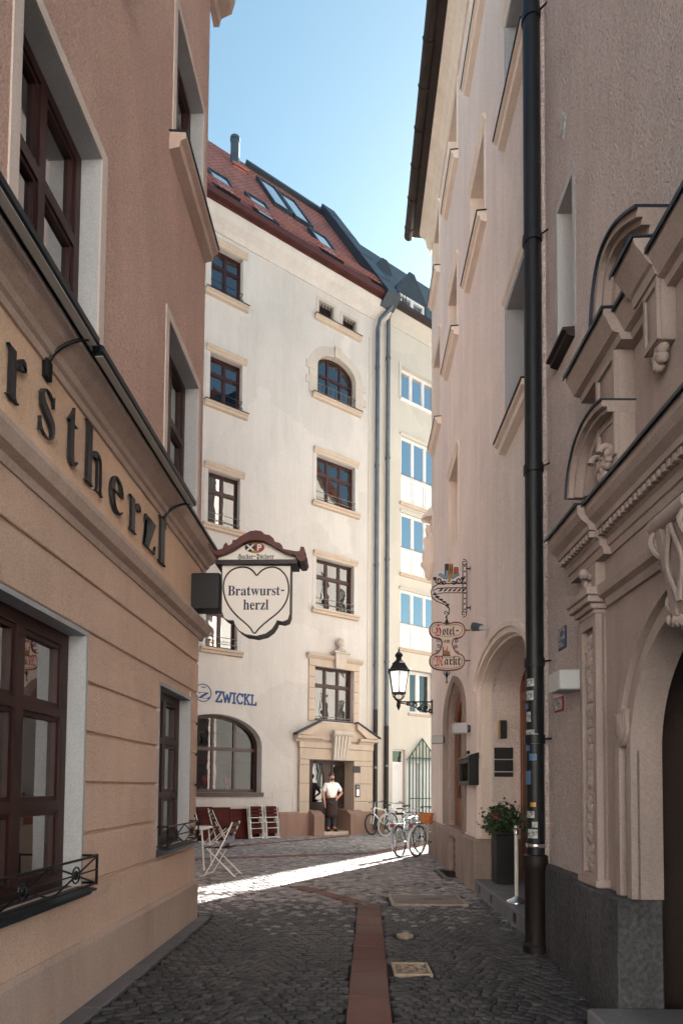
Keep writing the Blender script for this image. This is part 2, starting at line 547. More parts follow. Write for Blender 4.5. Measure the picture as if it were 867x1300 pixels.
def roof_tiles():
    m = mat('red_clay_tiles', (0.27, 0.068, 0.04), 0.8)
    nt = m.node_tree
    b = nt.nodes['Principled BSDF']
    tc = nt.nodes.new('ShaderNodeUVMap')
    br = nt.nodes.new('ShaderNodeTexBrick')
    br.inputs['Scale'].default_value = 1.0
    br.inputs['Brick Width'].default_value = 0.15
    br.inputs['Row Height'].default_value = 0.13
    br.inputs['Mortar Size'].default_value = 0.012
    br.inputs['Mortar Smooth'].default_value = 0.3
    br.inputs['Color1'].default_value = (0.40, 0.13, 0.10, 1)
    br.inputs['Color2'].default_value = (0.24, 0.075, 0.058, 1)
    br.inputs['Mortar'].default_value = (0.06, 0.022, 0.018, 1)
    bp = nt.nodes.new('ShaderNodeBump')
    bp.inputs['Strength'].default_value = 0.8
    bp.inputs['Distance'].default_value = 0.03
    bp.invert = True
    nz = nt.nodes.new('ShaderNodeTexNoise')
    nz.inputs['Scale'].default_value = 1.6
    nz.inputs['Detail'].default_value = 6
    mr = nt.nodes.new('ShaderNodeMapRange')
    mr.inputs[3].default_value = 0.65
    mr.inputs[4].default_value = 1.3
    mx = nt.nodes.new('ShaderNodeMix')
    mx.data_type = 'RGBA'
    mx.blend_type = 'MULTIPLY'
    mx.inputs[0].default_value = 1
    L = nt.links.new
    L(tc.outputs[0], br.inputs['Vector']); L(br.outputs['Fac'], bp.inputs['Height']); L(bp.outputs[0], b.inputs['Normal'])
    L(tc.outputs[0], nz.inputs['Vector']); L(nz.outputs['Fac'], mr.inputs[0])
    L(br.outputs['Color'], mx.inputs[6]); L(mr.outputs[0], mx.inputs[7]); L(mx.outputs[2], b.inputs['Base Color'])
    return m
M['tiles'] = roof_tiles()

def stone_mat(name, lo, hi, rough, spec=0.4):
    """paving stones: each stone its own tone from the 'tone' attribute"""
    m = mat(name, lo, rough, spec=spec)
    nt = m.node_tree
    b = nt.nodes['Principled BSDF']
    at = nt.nodes.new('ShaderNodeAttribute')
    at.attribute_name = 'tone'
    rp = nt.nodes.new('ShaderNodeValToRGB')
    rp.color_ramp.elements[0].color = (*lo, 1)
    rp.color_ramp.elements[1].color = (*hi, 1)
    e = rp.color_ramp.elements.new(0.7)
    e.color = (hi[0] * 0.62, hi[1] * 0.58, hi[2] * 0.56, 1)
    tc = nt.nodes.new('ShaderNodeTexCoord')
    nz = nt.nodes.new('ShaderNodeTexNoise')
    nz.inputs['Scale'].default_value = 55
    nz.inputs['Detail'].default_value = 4
    bp = nt.nodes.new('ShaderNodeBump')
    bp.inputs['Strength'].default_value = 0.45
    bp.inputs['Distance'].default_value = 0.006
    n3 = nt.nodes.new('ShaderNodeTexNoise')
    n3.inputs['Scale'].default_value = 0.9
    n3.inputs['Detail'].default_value = 4
    mr = nt.nodes.new('ShaderNodeMapRange')
    mr.inputs[1].default_value = 0.3
    mr.inputs[2].default_value = 0.7
    mr.inputs[3].default_value = rough - 0.12
    mr.inputs[4].default_value = rough + 0.15
    L = nt.links.new
    L(at.outputs['Fac'], rp.inputs[0]); L(rp.outputs[0], b.inputs['Base Color'])
    L(tc.outputs['Object'], nz.inputs['Vector']); L(nz.outputs['Fac'], bp.inputs['Height']); L(bp.outputs[0], b.inputs['Normal'])
    L(tc.outputs['Object'], n3.inputs['Vector']); L(n3.outputs['Fac'], mr.inputs[0]); L(mr.outputs[0], b.inputs['Roughness'])
    return m
M['cobble'] = stone_mat('mixed_cobble', (0.012, 0.0135, 0.017), (0.50, 0.495, 0.50), 0.52, spec=0.3)
M['plaza'] = stone_mat('granite_cobble', (0.20, 0.205, 0.215), (0.50, 0.495, 0.50), 0.65)
M['redpave'] = stone_mat('red_granite_slab', (0.13, 0.054, 0.044), (0.30, 0.125, 0.10), 0.62)
M['joint'] = mat('sandy_joint', (0.012, 0.011, 0.011), 0.95, var=0.3, vscale=6)
M['granite'] = mat('worn_square_granite', (0.46, 0.44, 0.41), 0.8, var=0.25, vscale=0.8)
M['bounce_house'] = stucco('bounce_house_render', (0.84, 0.81, 0.77), 30, 0.3, 0.008, 0.04, 0.06)  # wall colour of the added house that bounces sunlight
M['passage'] = stucco('shade_dark_passage', (0.05, 0.036, 0.032), 40, 0.3, 0.01, 0.15, 0.2)  # deep shade of the passage put into a near black colour

def opal():
    m = mat('opal_lamp_glass', (0.88, 0.88, 0.86), 0.3)
    nt = m.node_tree
    b = nt.nodes['Principled BSDF']
    tr = nt.nodes.new('ShaderNodeBsdfTranslucent')
    tr.inputs[0].default_value = (0.95, 0.95, 0.93, 1)
    mx = nt.nodes.new('ShaderNodeMixShader')
    mx.inputs[0].default_value = 0.72
    nt.links.new(b.outputs[0], mx.inputs[1]); nt.links.new(tr.outputs[0], mx.inputs[2])
    nt.links.new(mx.outputs[0], nt.nodes['Material Output'].inputs[0])
    return m
M['lampglass'] = opal()
M['neighbour'] = stucco('grey_beige_render', (0.33, 0.31, 0.285), 30, 0.3, 0.008, 0.04, 0.06)
M['frieze'] = stucco('golden_tan_render', (0.78, 0.535, 0.385), 75, 0.8, 0.016, 0.07, 0.05)
M['surround_l'] = stucco('beige_surround_paint', (0.62, 0.52, 0.47), 60, 0.3, 0.006, 0.06, 0.08)
M['rim'] = mat('dull_wheel_rim', (0.20, 0.20, 0.20), 0.35, 0.7)
M['hotelface'] = mat('warm_sign_plate', (0.62, 0.50, 0.42), 0.5, var=0.06, vscale=9)
M['maroon'] = mat('maroon_rim_paint', (0.13, 0.012, 0.012), 0.5)
# ------------------------------------------------------------------ letter outlines (1/500 em)
GL = {
 'bB': '8 0 8 9 28 14 33 19 36 28 37 184 36 203 32 211 23 217 8 219 8 228 142 226 166 219 184 209 195 194 198 175 196 160 189 147 178 137 163 129 143 124 167 117 186 108 199 97 207 83 208 54 201 33 194 25 175 11 163 6 135 1|91 126 120 130 132 136 139 147 142 173 140 196 131 210 121 215 100 216 93 210|111 12 132 17 145 30 150 54 149 84 143 98 133 108 118 114 91 116 92 25 97 15',
 'br': '9 0 9 8 19 10 24 15 26 28 26 135 22 144 10 147 10 155 73 155 73 126 84 143 103 156 117 159 135 155 142 145 145 133 143 123 137 115 128 111 115 113 100 128 94 130 84 124 76 107 75 20 82 11 99 8 99 0',
 'ba': '127 -5 111 -1 105 3 100 17 81 3 70 -1 48 -4 29 -1 20 6 14 15 10 25 11 40 18 55 24 62 53 79 99 95 97 135 91 144 79 147 60 146 53 141 52 136 61 116 59 106 55 101 39 95 25 99 17 111 18 127 25 139 37 149 66 158 106 157 125 151 132 146 141 133 146 105 147 21 152 17 160 21 165 14 151 2|76 17 90 22 99 32 99 85 74 73 66 65 61 54 59 42 62 26 70 18',
 'bt': '62 -5 42 -1 33 5 27 15 24 36 24 139 10 139 10 150 44 185 64 212 72 212 72 155 104 155 104 139 72 139 73 30 77 22 84 20 93 23 103 37 111 33 96 9 86 1',
 'bw': '61 -5 7 135 2 144 -5 147 -5 155 69 155 69 147 59 144 57 135 83 63 105 118 97 141 94 145 84 147 84 155 162 155 162 147 150 143 148 137 168 71 193 136 191 143 178 147 178 155 223 155 223 147 214 144 207 132 152 -5 144 -5 111 98 70 -5',
 'bu': '65 -5 43 0 33 9 26 21 23 48 22 132 18 143 6 147 6 155 71 155 71 34 77 21 88 18 105 23 114 33 114 133 109 144 95 147 95 155 162 155 162 27 167 18 180 15 180 6 156 5 114 -5 114 20 93 2',
 'bs': '76 -5 37 4 31 3 26 -4 18 -4 18 53 27 53 39 25 48 15 59 9 75 8 86 11 94 19 96 29 93 40 84 49 47 68 27 85 19 104 21 126 32 145 53 157 75 159 106 152 115 160 122 160 122 111 114 111 102 134 85 147 63 146 53 136 53 124 58 116 113 84 124 71 127 60 128 38 119 15 101 0',
 'bh': '9 0 9 8 19 10 24 15 26 28 26 203 21 216 9 220 9 228 74 228 74 133 91 150 100 155 122 159 137 157 149 151 158 140 163 125 165 106 166 20 170 11 182 8 182 0 101 0 101 8 109 9 115 15 118 28 116 122 111 133 101 136 84 129 74 118 74 20 79 11 90 8 90 0',
 'be': '77 -5 62 -3 49 2 26 21 13 50 10 79 13 105 27 133 50 153 64 158 79 159 100 156 109 152 124 140 131 132 139 112 141 83 58 83 60 61 65 43 74 31 85 24 100 21 115 25 135 43 142 36 120 10 107 2 93 -3|58 96 101 96 99 129 92 145 81 148 72 147 66 141 59 119',
 'bz': '6 0 6 7 84 144 57 143 40 139 29 128 22 108 13 108 16 155 137 155 137 145 63 12 85 13 106 18 120 31 130 54 138 54 134 0',
 'bl': '9 0 9 8 19 10 24 15 26 28 26 203 22 216 10 220 10 228 74 228 74 24 79 11 90 8 90 0',
 'bZ': '10 0 10 5 138 215 91 214 65 208 47 193 31 158 22 158 29 228 203 228 203 222 77 14 133 15 166 25 189 47 203 82 212 82 203 0',
 'fH': '93 -70 72 -66 54 -52 45 -30 48 -7 64 13 113 38 123 34 123 25 149 3 167 12 184 42 187 77 183 106 171 131 144 153 128 152 112 144 131 107 134 85 119 63 90 46 71 42 45 44 14 60 2 57 -6 67 36 97 44 78 57 63 72 57 83 62 86 78 47 146 43 159 47 171 91 225 119 249 164 238 178 248 188 240 153 203 143 200 102 213 88 200 87 184 104 156 156 179 167 189 177 189 206 168 225 145 233 126 238 92 235 66 213 24 177 -4 112 -24 104 -17 104 -7 96 -1 81 1 67 -6 61 -16 60 -30 66 -43 78 -52 93 -55 109 -52 125 -33 137 -40 120 -62',
 'fo': '72 -8 51 5 15 16 22 41 21 134 111 171 116 162 111 159 144 102 145 75 118 31 82 -8|93 24 105 43 109 75 77 144 62 138 62 38',
 'ft': '61 -8 52 -2 56 3 18 17 18 28 26 40 26 133 10 133 10 143 41 172 57 207 69 207 65 156 104 156 104 133 65 133 65 41 87 32 100 41 106 33',
 'fe': '78 -8 69 -3 70 1 42 14 26 31 20 53 20 116 28 131 87 171 94 171 129 116 59 62 60 57 69 44 85 36 104 37 121 49 128 42|59 78 95 105 70 145 59 132',
 'fl': '61 -8 52 -3 55 2 49 7 12 21 20 55 20 204 13 226 22 233 37 203 57 234 90 245 90 235 69 228 61 210 60 50 64 43 80 35 88 34 98 41 105 34',
 'fa': '35 -8 28 0 32 5 15 34 9 59 9 88 23 116 77 167 87 167 105 156 140 145 140 135 130 124 130 42 134 33 150 42 157 35 120 -8 112 -2 116 2 94 17 90 34|66 32 90 49 90 124 61 139 49 119 47 81 53 50',
 'fm': '42 -8 35 4 16 13 16 23 27 35 27 116 21 133 14 126 7 133 41 171 63 147 67 127 113 171 123 171 142 150 145 127 191 171 201 171 216 156 232 150 232 140 223 126 224 38 230 32 244 43 252 36 213 -8 184 21 184 121 173 136 145 111 146 35 156 23 156 13 141 6 129 -8 121 -8 110 6 95 13 95 23 102 27 106 40 105 121 95 136 67 111 67 35 78 23 78 13 63 6 52 -8',
 'fM': '69 -8 67 -1 47 12 31 -1 21 6 58 46 69 45 95 29 102 39 114 83 109 159 100 187 86 206 69 215 46 214 22 194 18 162 38 132 69 116 64 102 22 124 5 148 0 175 6 205 24 229 49 244 72 247 99 243 131 221 149 243 175 251 200 245 229 217 247 236 272 246 310 245 336 230 346 213 352 174 360 174 360 163 332 154 321 142 318 49 334 33 357 47 364 39 319 -8 309 -8 306 3 281 19 273 31 274 130 285 147 306 162 306 173 297 208 283 218 270 220 254 217 236 202 247 151 245 106 223 48 203 20 178 -8 168 -8 166 -2 147 12 130 -1 120 6 154 44 166 46 193 30 201 52 205 126 198 179 184 214 164 226 149 221 141 209 151 184 156 154 155 116 145 78 112 24 80 -8',
 'fr': '65 -8 57 -2 59 5 20 21 20 31 27 43 27 116 21 133 14 126 7 133 41 171 61 150 67 127 91 171 101 171 110 153 120 145 120 133 104 107 94 107 82 131 67 107 67 51 70 44 88 35 94 35 106 44 113 38',
 'fk': '39 -8 31 4 12 13 12 23 20 27 24 40 23 205 16 226 25 233 29 229 40 203 60 234 93 245 93 235 76 230 65 214 62 135 122 172 129 165 126 160 139 122 113 98 130 72 138 39 143 33 149 39 156 33 118 -8 110 -2 114 3 104 16 96 51 81 76 62 64 63 41 70 32 80 39 87 32 49 -8|62 79 102 107 102 120 93 139 62 121',
 'fP': '93 -71 83 -26 77 24 48 32 33 18 20 23 44 86 56 82 56 72 77 65 77 171 72 199 65 208 45 216 31 212 18 198 17 169 27 151 47 140 43 126 21 137 7 154 0 177 3 204 12 221 30 238 67 246 85 242 104 230 116 213 120 197 158 231 191 253 198 243 193 228 227 134 228 99 211 63 176 12 170 -8 156 -8 150 0 121 9 103 -71|171 36 186 58 189 88 150 205 122 179 122 51',
 'fs': '59 -8 50 3 13 25 13 35 29 47 38 63 10 111 34 143 65 170 102 153 116 154 125 160 131 181 119 200 99 200 85 180 70 191 91 212 116 213 138 196 143 169 134 147 105 112 124 99 135 83 141 67 140 50 131 33 117 20 69 -8|66 88 95 121 48 139 41 125|89 19 105 27 112 49 99 71 82 82 47 45',
 'fc': '62 -8 54 -2 59 4 35 20 22 39 20 118 27 134 82 171 108 155 116 160 123 152 93 125 61 145 60 51 84 34 94 36 112 48 118 41',
 'fh': '75 -67 66 -61 93 -20 107 18 111 51 108 82 97 111 81 134 63 120 63 40 73 33 85 43 91 36 49 -8 39 -8 31 4 12 13 12 23 20 27 24 40 24 201 16 226 25 233 29 229 40 203 60 234 93 245 93 235 76 231 65 215 63 134 112 171 119 164 115 156 141 112 147 70 140 33 128 5',
}

def glyph(key):
    return [np.array(list(map(float, l.split()))).reshape(-1, 2) / 500.0 for l in GL[key].split('|')]

def glyph_box(key):
    g = np.concatenate(glyph(key))
    return g[:, 0].min(), g[:, 0].max()

def put_glyph(mb, key, a0, base, size, d0, d1, m=0, width=None, offset=0.0):
    """one letter with its left edge at a0 on the base line"""
    lo, hi = glyph_box(key)
    sx = size if width is None else width / (hi - lo)
    mb.fill([[(a0 + (x - lo) * sx, base + y * size) for x, y in l] for l in glyph(key)], d0, d1, m, offset)
    return (hi - lo) * sx

def put_word(mb, style, word, a0, base, width, size, d0, d1, m=0, gap=0.03, offset=0.0):
    ws = [glyph_box(style + c) for c in word]
    tot = sum(b - a for a, b in ws) + gap * (len(word) - 1)
    k = width / tot
    x = a0
    for c, (a, b) in zip(word, ws):
        put_glyph(mb, style + c, x, base, size, d0, d1, m, (b - a) * k, offset)
        x += (b - a + gap) * k

def strokes(mb, segs, r, d0, d1, m=0):
    """flat bars of half width r between points, for plain lettering"""
    for k, ((x0, y0), (x1, y1)) in enumerate(segs):
        t = V((x1 - x0, y1 - y0)).normalized() * r
        n = V((-t.y, t.x))
        e = 0.0004 * (k % 3)
        q = [(x0 - t.x * .6 + n.x, y0 - t.y * .6 + n.y), (x0 - t.x * .6 - n.x, y0 - t.y * .6 - n.y), (x1 + t.x * .6 - n.x, y1 + t.y * .6 - n.y), (x1 + t.x * .6 + n.x, y1 + t.y * .6 + n.y)]
        mb.add([(x, d, z) for d in (d0, d1 + e) for x, z in q], [(0, 1, 2, 3), (7, 6, 5, 4), (0, 4, 5, 1), (1, 5, 6, 2), (2, 6, 7, 3), (3, 7, 4, 0)], m)

# ------------------------------------------------------------------ windows
def window(W, parent, a0, a1, z0, z1, inset=.12, cols=2, rows=(0, .64, 1), fw=.06, mw=.05, tw=.06, fm=None, glass=None, arch=0.0, name='window', dep=.07, sash=True, curtain=None, label=None, colx=None):
    fm = fm or M['redframe']
    glass = glass or M['glass']
    mb = MB(W)
    outer = archloop(a0, a1, z0, z1 - arch, arch) if arch else rect(a0, a1, z0, z1)
    c, hw = (a0 + a1) / 2, (a1 - a0) / 2 - fw
    def T(x):
        if not arch: return z1 - fw
        q = 1 - ((x - c) / hw) ** 2
        return (z1 - arch) + (arch - fw) * math.sqrt(max(0, q))
    xs = colx or [i / cols for i in range(cols + 1)]
    cells = []
    for i in range(len(xs) - 1):
        x0 = a0 + fw if i == 0 else a0 + (a1 - a0) * xs[i] + mw / 2
        x1 = a1 - fw if i == len(xs) - 2 else a0 + (a1 - a0) * xs[i + 1] - mw / 2
        for j in range(len(rows) - 1):
            y0 = z0 + fw if j == 0 else z0 + (z1 - z0) * rows[j] + tw / 2
            y1 = z1 - fw if j == len(rows) - 2 else z0 + (z1 - z0) * rows[j + 1] - tw / 2
            if not arch:
                cells.append(rect(x0, x1, y0, y1))
            else:
                top = [(x, min(y1, T(x))) for x in [x1 + (x0 - x1) * k / 12 for k in range(13)]]
                top = [p for p in top if p[1] > y0 + .015]
                if len(top) < 3: continue
                if j < len(rows) - 2: top = [p for p in top]
                cells.append([(top[-1][0], y0), (top[0][0], y0)] + top)
    mb.fill([outer] + cells, -inset - dep, -inset)
    if sash and not arch:
        for cl in cells:
            (x0, y0), (x1, _), (_, y1), _ = cl
            b = .03
            if x1 - x0 > .12 and y1 - y0 > .12:
                mb.fill([rect(x0 - .001, x1 + .001, y0 - .001, y1 + .001), rect(x0 + b, x1 - b, y0 + b, y1 - b)], -inset - dep * .8, -inset - .016)
    o = mb.build(name, fm, parent, label=label)
    g = MB(W)
    e = fw * .5
    gl = archloop(a0 + e, a1 - e, z0 + e, z1 - arch, arch - e) if arch else rect(a0 + e, a1 - e, z0 + e, z1 - e)
    g.fill([gl], -inset - dep * .55 - .006, -inset - dep * .55)
    g.build('pane', glass, o)
    if curtain:
        for (f0, f1) in curtain:
            cb = MB(W)
            n = 28
            vs, fs = [], []
            for i in range(n + 1):
                x = a0 + (a1 - a0) * (f0 + (f1 - f0) * i / n)
                d = -inset - dep - .1 + .018 * math.sin(i * 1.35) + .01 * math.sin(i * .6)
                vs += [(x, d, z0 + .03), (x, d, z1 - .05), (x, d - .004, z0 + .03), (x, d - .004, z1 - .05)]
            for i in range(n):
                b = i * 4
                fs += [(b, b + 4, b + 5, b + 1), (b + 2, b + 3, b + 7, b + 6)]
            cb.add(vs, fs)
            cb.build('curtain', M['curtain'], o, smooth=True)
    return o

def liner(W, o, a0, a1, z0, z1, wd, d0, d1, m, name='surround', arch=0.0, bottom=True):
    """painted jambs and head lining an opening, standing a little proud"""
    mb = MB(W)
    if arch:
        mb.fill([archloop(a0 - wd, a1 + wd, z0 - (wd if bottom else 0), z1 - arch, arch + wd), archloop(a0, a1, z0 if bottom else z0 + .001, z1 - arch, arch - .002)], d0, d1)
    elif bottom:
        mb.fill([rect(a0 - wd, a1 + wd, z0 - wd, z1 + wd), rect(a0, a1, z0, z1)], d0, d1)
    else:
        mb.fill([[(a0 - wd, z0), (a0, z0), (a0, z1 - .002), (a1, z1 - .002), (a1, z0), (a1 + wd, z0), (a1 + wd, z1 + wd), (a0 - wd, z1 + wd)]], d0, d1)
    return mb.build(name, m, o)

def sill(W, o, a0, a1, z, out=.09, th=.06, m=None, back=.1, ov=.08, name='sill', cap=None):
    mb = MB(W)
    mb.prof([(-back, z), (out, z - .02), (out, z - .02 - th * .45), (out * .7, z - .02 - th * .6), (out * .62, z - th - .03), (.0, z - th - .05), (-back, z - th - .05)], a0 - ov, a1 + ov)
    if cap:
        mb.prof([(-back, z + .001), (-back, z + .012), (out + .015, z - .008), (out + .015, z - .034), (out + .004, z - .034), (out + .004, z - .019)], a0 - ov - .012, a1 + ov + .012, 1)
    return mb.build(name, [m or M['sand'], cap or m or M['sand']], o)

def hood(W, o, a0, a1, z, out=.1, th=.1, m=None, ov=.08, name='hood_moulding'):
    mb = MB(W)
    mb.prof([(-.02, z), (out * .35, z), (out * .45, z + th * .35), (out * .8, z + th * .55), (out, z + th * .8), (out, z + th), (-.02, z + th + .01)], a0 - ov, a1 + ov)
    return mb.build(name, m or M['sand'], o)

def guard(W, o, a0, a1, zs, d, r=.009, m=None, posts=0, name='railing'):
    mb = MB(W)
    for z in zs:
        mb.tube([(a0, d, z), (a1, d, z)], r, 6)
    for a in (a0, a1):
        for z in zs:
            mb.tube([(a, d, z), (a, -.14, z)], r, 6)
    for i in range(posts):
        a = a0 + (a1 - a0) * (i + .5) / posts
        mb.tube([(a, d, zs[0] - .08), (a, d, zs[-1] + .0)], r * .8, 6)
    return mb.build(name, m or M['rail'], o)

# ================================================================== LEFT: tavern building
WL = wall_plane(ground(250, 1166), 465, True)
WL.o = WL.o - WL.n * .03
tav = thing('tavern_building', 'brown rendered corner building on the left with black Bratwurstherzl letters above its ground floor windows', 'building', WL(0, 0, 0))
A_L = -6.3
lw = []                                     # lower openings
f0, f1 = WL.a(203.5, 900), WL.a(240.5, 1000)
lw.append((f0, f1, WL.z(240, 1066), WL.z(203, 869)))
n1 = WL.a(105.5, 1000)
nz0, nz1 = WL.z(105, 1124), WL.z(105, 804)
lw.append((n1 - 1.16, n1, nz0, nz1))
uw = []                                     # upper openings
u0, u1 = WL.a(213.5, 450), WL.a(251.5, 500)
uz1 = WL.z(251, 492)
v0, v1 = WL.a(22.5, 200), WL.a(129, 202)
uw += [(u0, u1, 4.28, uz1), (v0, v1, 4.28, uz1)]
t0, t1 = WL.a(222, 180), WL.a(258, 145)
tz1 = WL.z(258, 144)
tz0 = WL.z(262, 322)
uw += [(t0, t1, tz0, tz1), (v0 + .02, v1 + .02, tz0, tz1)]

mb = MB(WL)
mb.fill([rect(A_L, 0, -.3, 3.15)] + [rect(*w) for w in lw], -.42, -.022)
mb.build('ground_floor_core', M['tan'], tav)
# banded render: flat courses parted by shadow joints
zg = [.40, .79, 1.125, 1.465, 1.805, 2.145, 2.485, 2.83, 3.16]
mb = MB(WL)
for k in range(len(zg) - 1):
    b0, b1 = zg[k] + .013, zg[k + 1] - .013
    cuts = sorted([(w[0], w[1]) for w in lw if w[2] < b1 - .03 and w[3] > b0 + .03])
    x = A_L
    for c0, c1 in cuts + [(0, 0)]:
        if c0 - x > .02:
            mb.bbox(x, c0, -.024, 0, b0, b1, .006)
        x = c1
mb.build('banded_render', M['tan'], tav)
mb = MB(WL)
HTL = WL.z(277, 50) + .3
mb.bbox(A_L, 0, -.42, 0, 3.151, 3.98, .004)
mb.build('frieze', M['frieze'], tav)
mb = MB(WL)
mb.fill([rect(A_L, 0, 3.981, HTL)] + [rect(w[0] - .02, w[1] + .02, w[2] - .02, w[3] + .02) for w in uw], -.42, 0)
mb.build('wall', M['pink'], tav)
mb = MB(WL)
mb.prof([(-.02, -.2), (.03, -.2), (.03, .385), (.012, .42), (-.02, .42)], A_L, .028)
mb.build('plinth', M['plinth_l'], tav)
# the two long mouldings framing the letters, and the high cornice
mb = MB(WL)
mb.prof([(-.02, 3.10), (.015, 3.10), (.03, 3.145), (.085, 3.165), (.115, 3.225), (.115, 3.26), (.09, 3.285), (-.02, 3.31)], A_L, .11)
mb.build('string_course', M['trim_l'], tav)
mb = MB(WL)
mb.prof([(-.02, 3.90), (.02, 3.90), (.03, 3.94), (.055, 3.95), (.07, 3.985), (.125, 4.02), (.165, 4.085), (.165, 4.12), (.15, 4.13), (-.02, 4.18)], A_L, .16)
mb.prof([(-.02, 4.181), (.165, 4.13), (.185, 4.124), (.185, 4.108), (.19, 4.108), (.19, 4.136), (-.02, 4.196)], A_L, .185, 1)
mb.build('cornice', [M['trim_l'], M['darkmetal']], tav)
hz = WL.z(277, 50)
mb = MB(WL)
mb.prof([(-.02, hz - .02), (.05, hz - .02), (.07, hz + .08), (.2, hz + .14), (.24, hz + .3), (.24, hz + .36), (-.02, hz + .4)], A_L, .24)
mb.build('high_cornice', M['trim_l'], tav)
mb = MB(WL)
mb.box(-.4, 0, -9, -.422, -.3, HTL)
mb.box(A_L, A_L + .4, -9, -.422, -.3, HTL)
mb.build('side_wall', M['pink'], tav)
mb = MB(WL)
mb.prof([(.2, HTL + .08), (.2, HTL + .14), (-4.6, HTL + 2.4), (-9.4, HTL + .1)], A_L - .2, .3)
mb.build('roof', M['slate'], tav)
mb = MB(WL)
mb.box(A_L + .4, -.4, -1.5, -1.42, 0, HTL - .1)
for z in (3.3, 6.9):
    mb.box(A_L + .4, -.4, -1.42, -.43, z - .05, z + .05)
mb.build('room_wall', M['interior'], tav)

def xguard(W, o, a0, a1, z0, z1, d, m):
    """flower guard: two rails, upright ends, a diagonal cross and a boss"""
    mb = MB(W)
    r = .008
    for z in (z0, z0 + (z1 - z0) * .5, z1):
        mb.tube([(a0, d, z), (a1, d, z)], r * (.7 if z0 < z < z1 else 1), 6)
    for a in (a0, a1):
        mb.tube([(a, d, z0 - .01), (a, d, z1 + .01)], r * 1.2, 6)
        for z in (z0, z1):
            mb.tube([(a, d, z), (a, -.1, z)], r, 6)
    n = 2
    for k in range(n):
        b0, b1 = a0 + (a1 - a0) * k / n, a0 + (a1 - a0) * (k + 1) / n
        mb.tube([(b0, d + .004, z0), (b1, d + .004, z1)], r * .8, 6)
        mb.tube([(b0, d - .004, z1), (b1, d - .004, z0)], r * .8, 6)
        c = (b0 + b1) / 2
        mb.ball((c, d, (z0 + z1) / 2), .03, 0, 8, (1, .5, 1))
        mb.tube([(c + .05 * math.cos(t), d, (z0 + z1) / 2 + .05 * math.sin(t)) for t in [i * math.pi / 6 for i in range(12)]], r * .7, 5, True)
    return mb.build('railing', m, o)

for i, (a0, a1, z0, z1) in enumerate(lw):
    o = window(WL, tav, a0, a1, z0, z1, .12, 2, (0, .32, .68, 1), .085, .085, .06, M['brownframe'], dep=.08, glass=M['glass_alley'])
    liner(WL, o, a0 + .001, a1 - .001, z0, z1, .03, -.12, .002, M['reveal'], 'reveal', bottom=False)
    sill(WL, o, a0, a1, z0 + .005, .1, .03, M['darkmetal'], ov=.03)
    xguard(WL, o, a0 - .02, a1 + .02, z0 + .02, z0 + .2, .1, M['iron'])
for i, (a0, a1, z0, z1) in enumerate(uw):
    o = window(WL, tav, a0, a1, z0, z1, .14, 2, (0, .30, .60, 1) if i > 1 else (0, .58, 1), .075, .075, .085, M['brownframe'], dep=.08, glass=M['glass_alley'])
    liner(WL, o, a0, a1, z0, z1, .02, -.15, -.001, M['reveal'], 'reveal')
    mb = MB(WL)
    mb.fill([rect(a0 - .085, a1 + .085, z0 - .085, z1 + .085), rect(a0 + .001, a1 - .001, z0 + .001, z1 - .001)], -.0005, .012)
    mb.build('surround', M['surround_l'], o)
    if i > 1:
        sill(WL, o, a0, a1, z0, .16, .13, M['trim_l'], ov=.16, cap=M['darkmetal'])

# raised letters, each set between its edges in the photograph
lt = thing('wall_lettering', 'row of black raised serif letters spelling Bratwurstherzl along the tan frieze of the left building', 'lettering', WL(-2.5, 0, 3.45))
LP = [('r', 1, 28, 500), ('s', 43.5, 64.5, 556), ('t', 79.5, 94, 590), ('h', 101.5, 126.5, 622), ('e', 134.5, 152.5, 655), ('r', 159.5, 174.5, 676), ('z', 178.5, 194, 695), ('l', 197, 207, 716)]
base, size = 3.455, .92
for ch, x0, x1, y in LP:
    mb = MB(WL)
    b0, b1 = WL.a(x0, y), WL.a(x1, y)
    put_glyph(mb, 'b' + ch, b0, base, size, .012, .034, 0, b1 - b0, -.0115)
    mb.build('letter', M['letter'], lt)
x = WL.a(1, 500)
for ch in 'uwtarB':
    lo, hi = glyph_box('b' + ch)
    w = (hi - lo) * size * .9
    x -= w + .11
    mb = MB(WL)
    put_glyph(mb, 'b' + ch, x, base, size, .012, .034, 0, w, -.0115)
    mb.build('letter', M['letter'], lt)

# strip lamps over the letters
def strip_light(a0, a1, out, z, arms, label):
    t = thing('strip_light', label, 'wall lamp', WL(a1, out, z), 'strip lamps over the wall letters')
    mb = MB(WL)
    mb.bbox(a0, a1, out - .035, out + .035, z - .03, z + .03, .012)
    mb.build('lamp_housing', M['pipe'], t)
    mb = MB(WL)
    mb.box(a0 + .03, a1 - .03, out - .024, out + .024, z - .036, z - .0305)
    mb.build('diffuser', M['lampcase'], t)
    for a in arms:
        mb = MB(WL)
        pts = [(a, .02, z - .2)] + [(a, .02 + (out - .02) * (1 - math.cos(t_)), z - .2 + .17 * math.sin(t_)) for t_ in [i * math.pi / 2 / 8 for i in range(1, 9)]]
        mb.tube(pts, .011, 8)
        mb.bbox(a - .035, a + .035, 0, .035, z - .27, z - .15, .008)
        mb.build('bracket', M['iron'], t)
so = .26
sa, sz = WL.px(245, 640, so)
sb = WL.a(122, 446, so)
strip_light(sb + .015, sa, so, sz, (sa - .08,), 'copper edged black strip lamp nearest the street corner above the letters erzl')
strip_light(sb - 3.0, sb - .015, so, sz + .005, (sb - .09, sb - 2.6), 'glossy black strip lamp ending above the letter t, below the nearer upper window')
M['guard_red'] = mat('red_snow_guard', (0.25, 0.085, 0.065), 0.6)

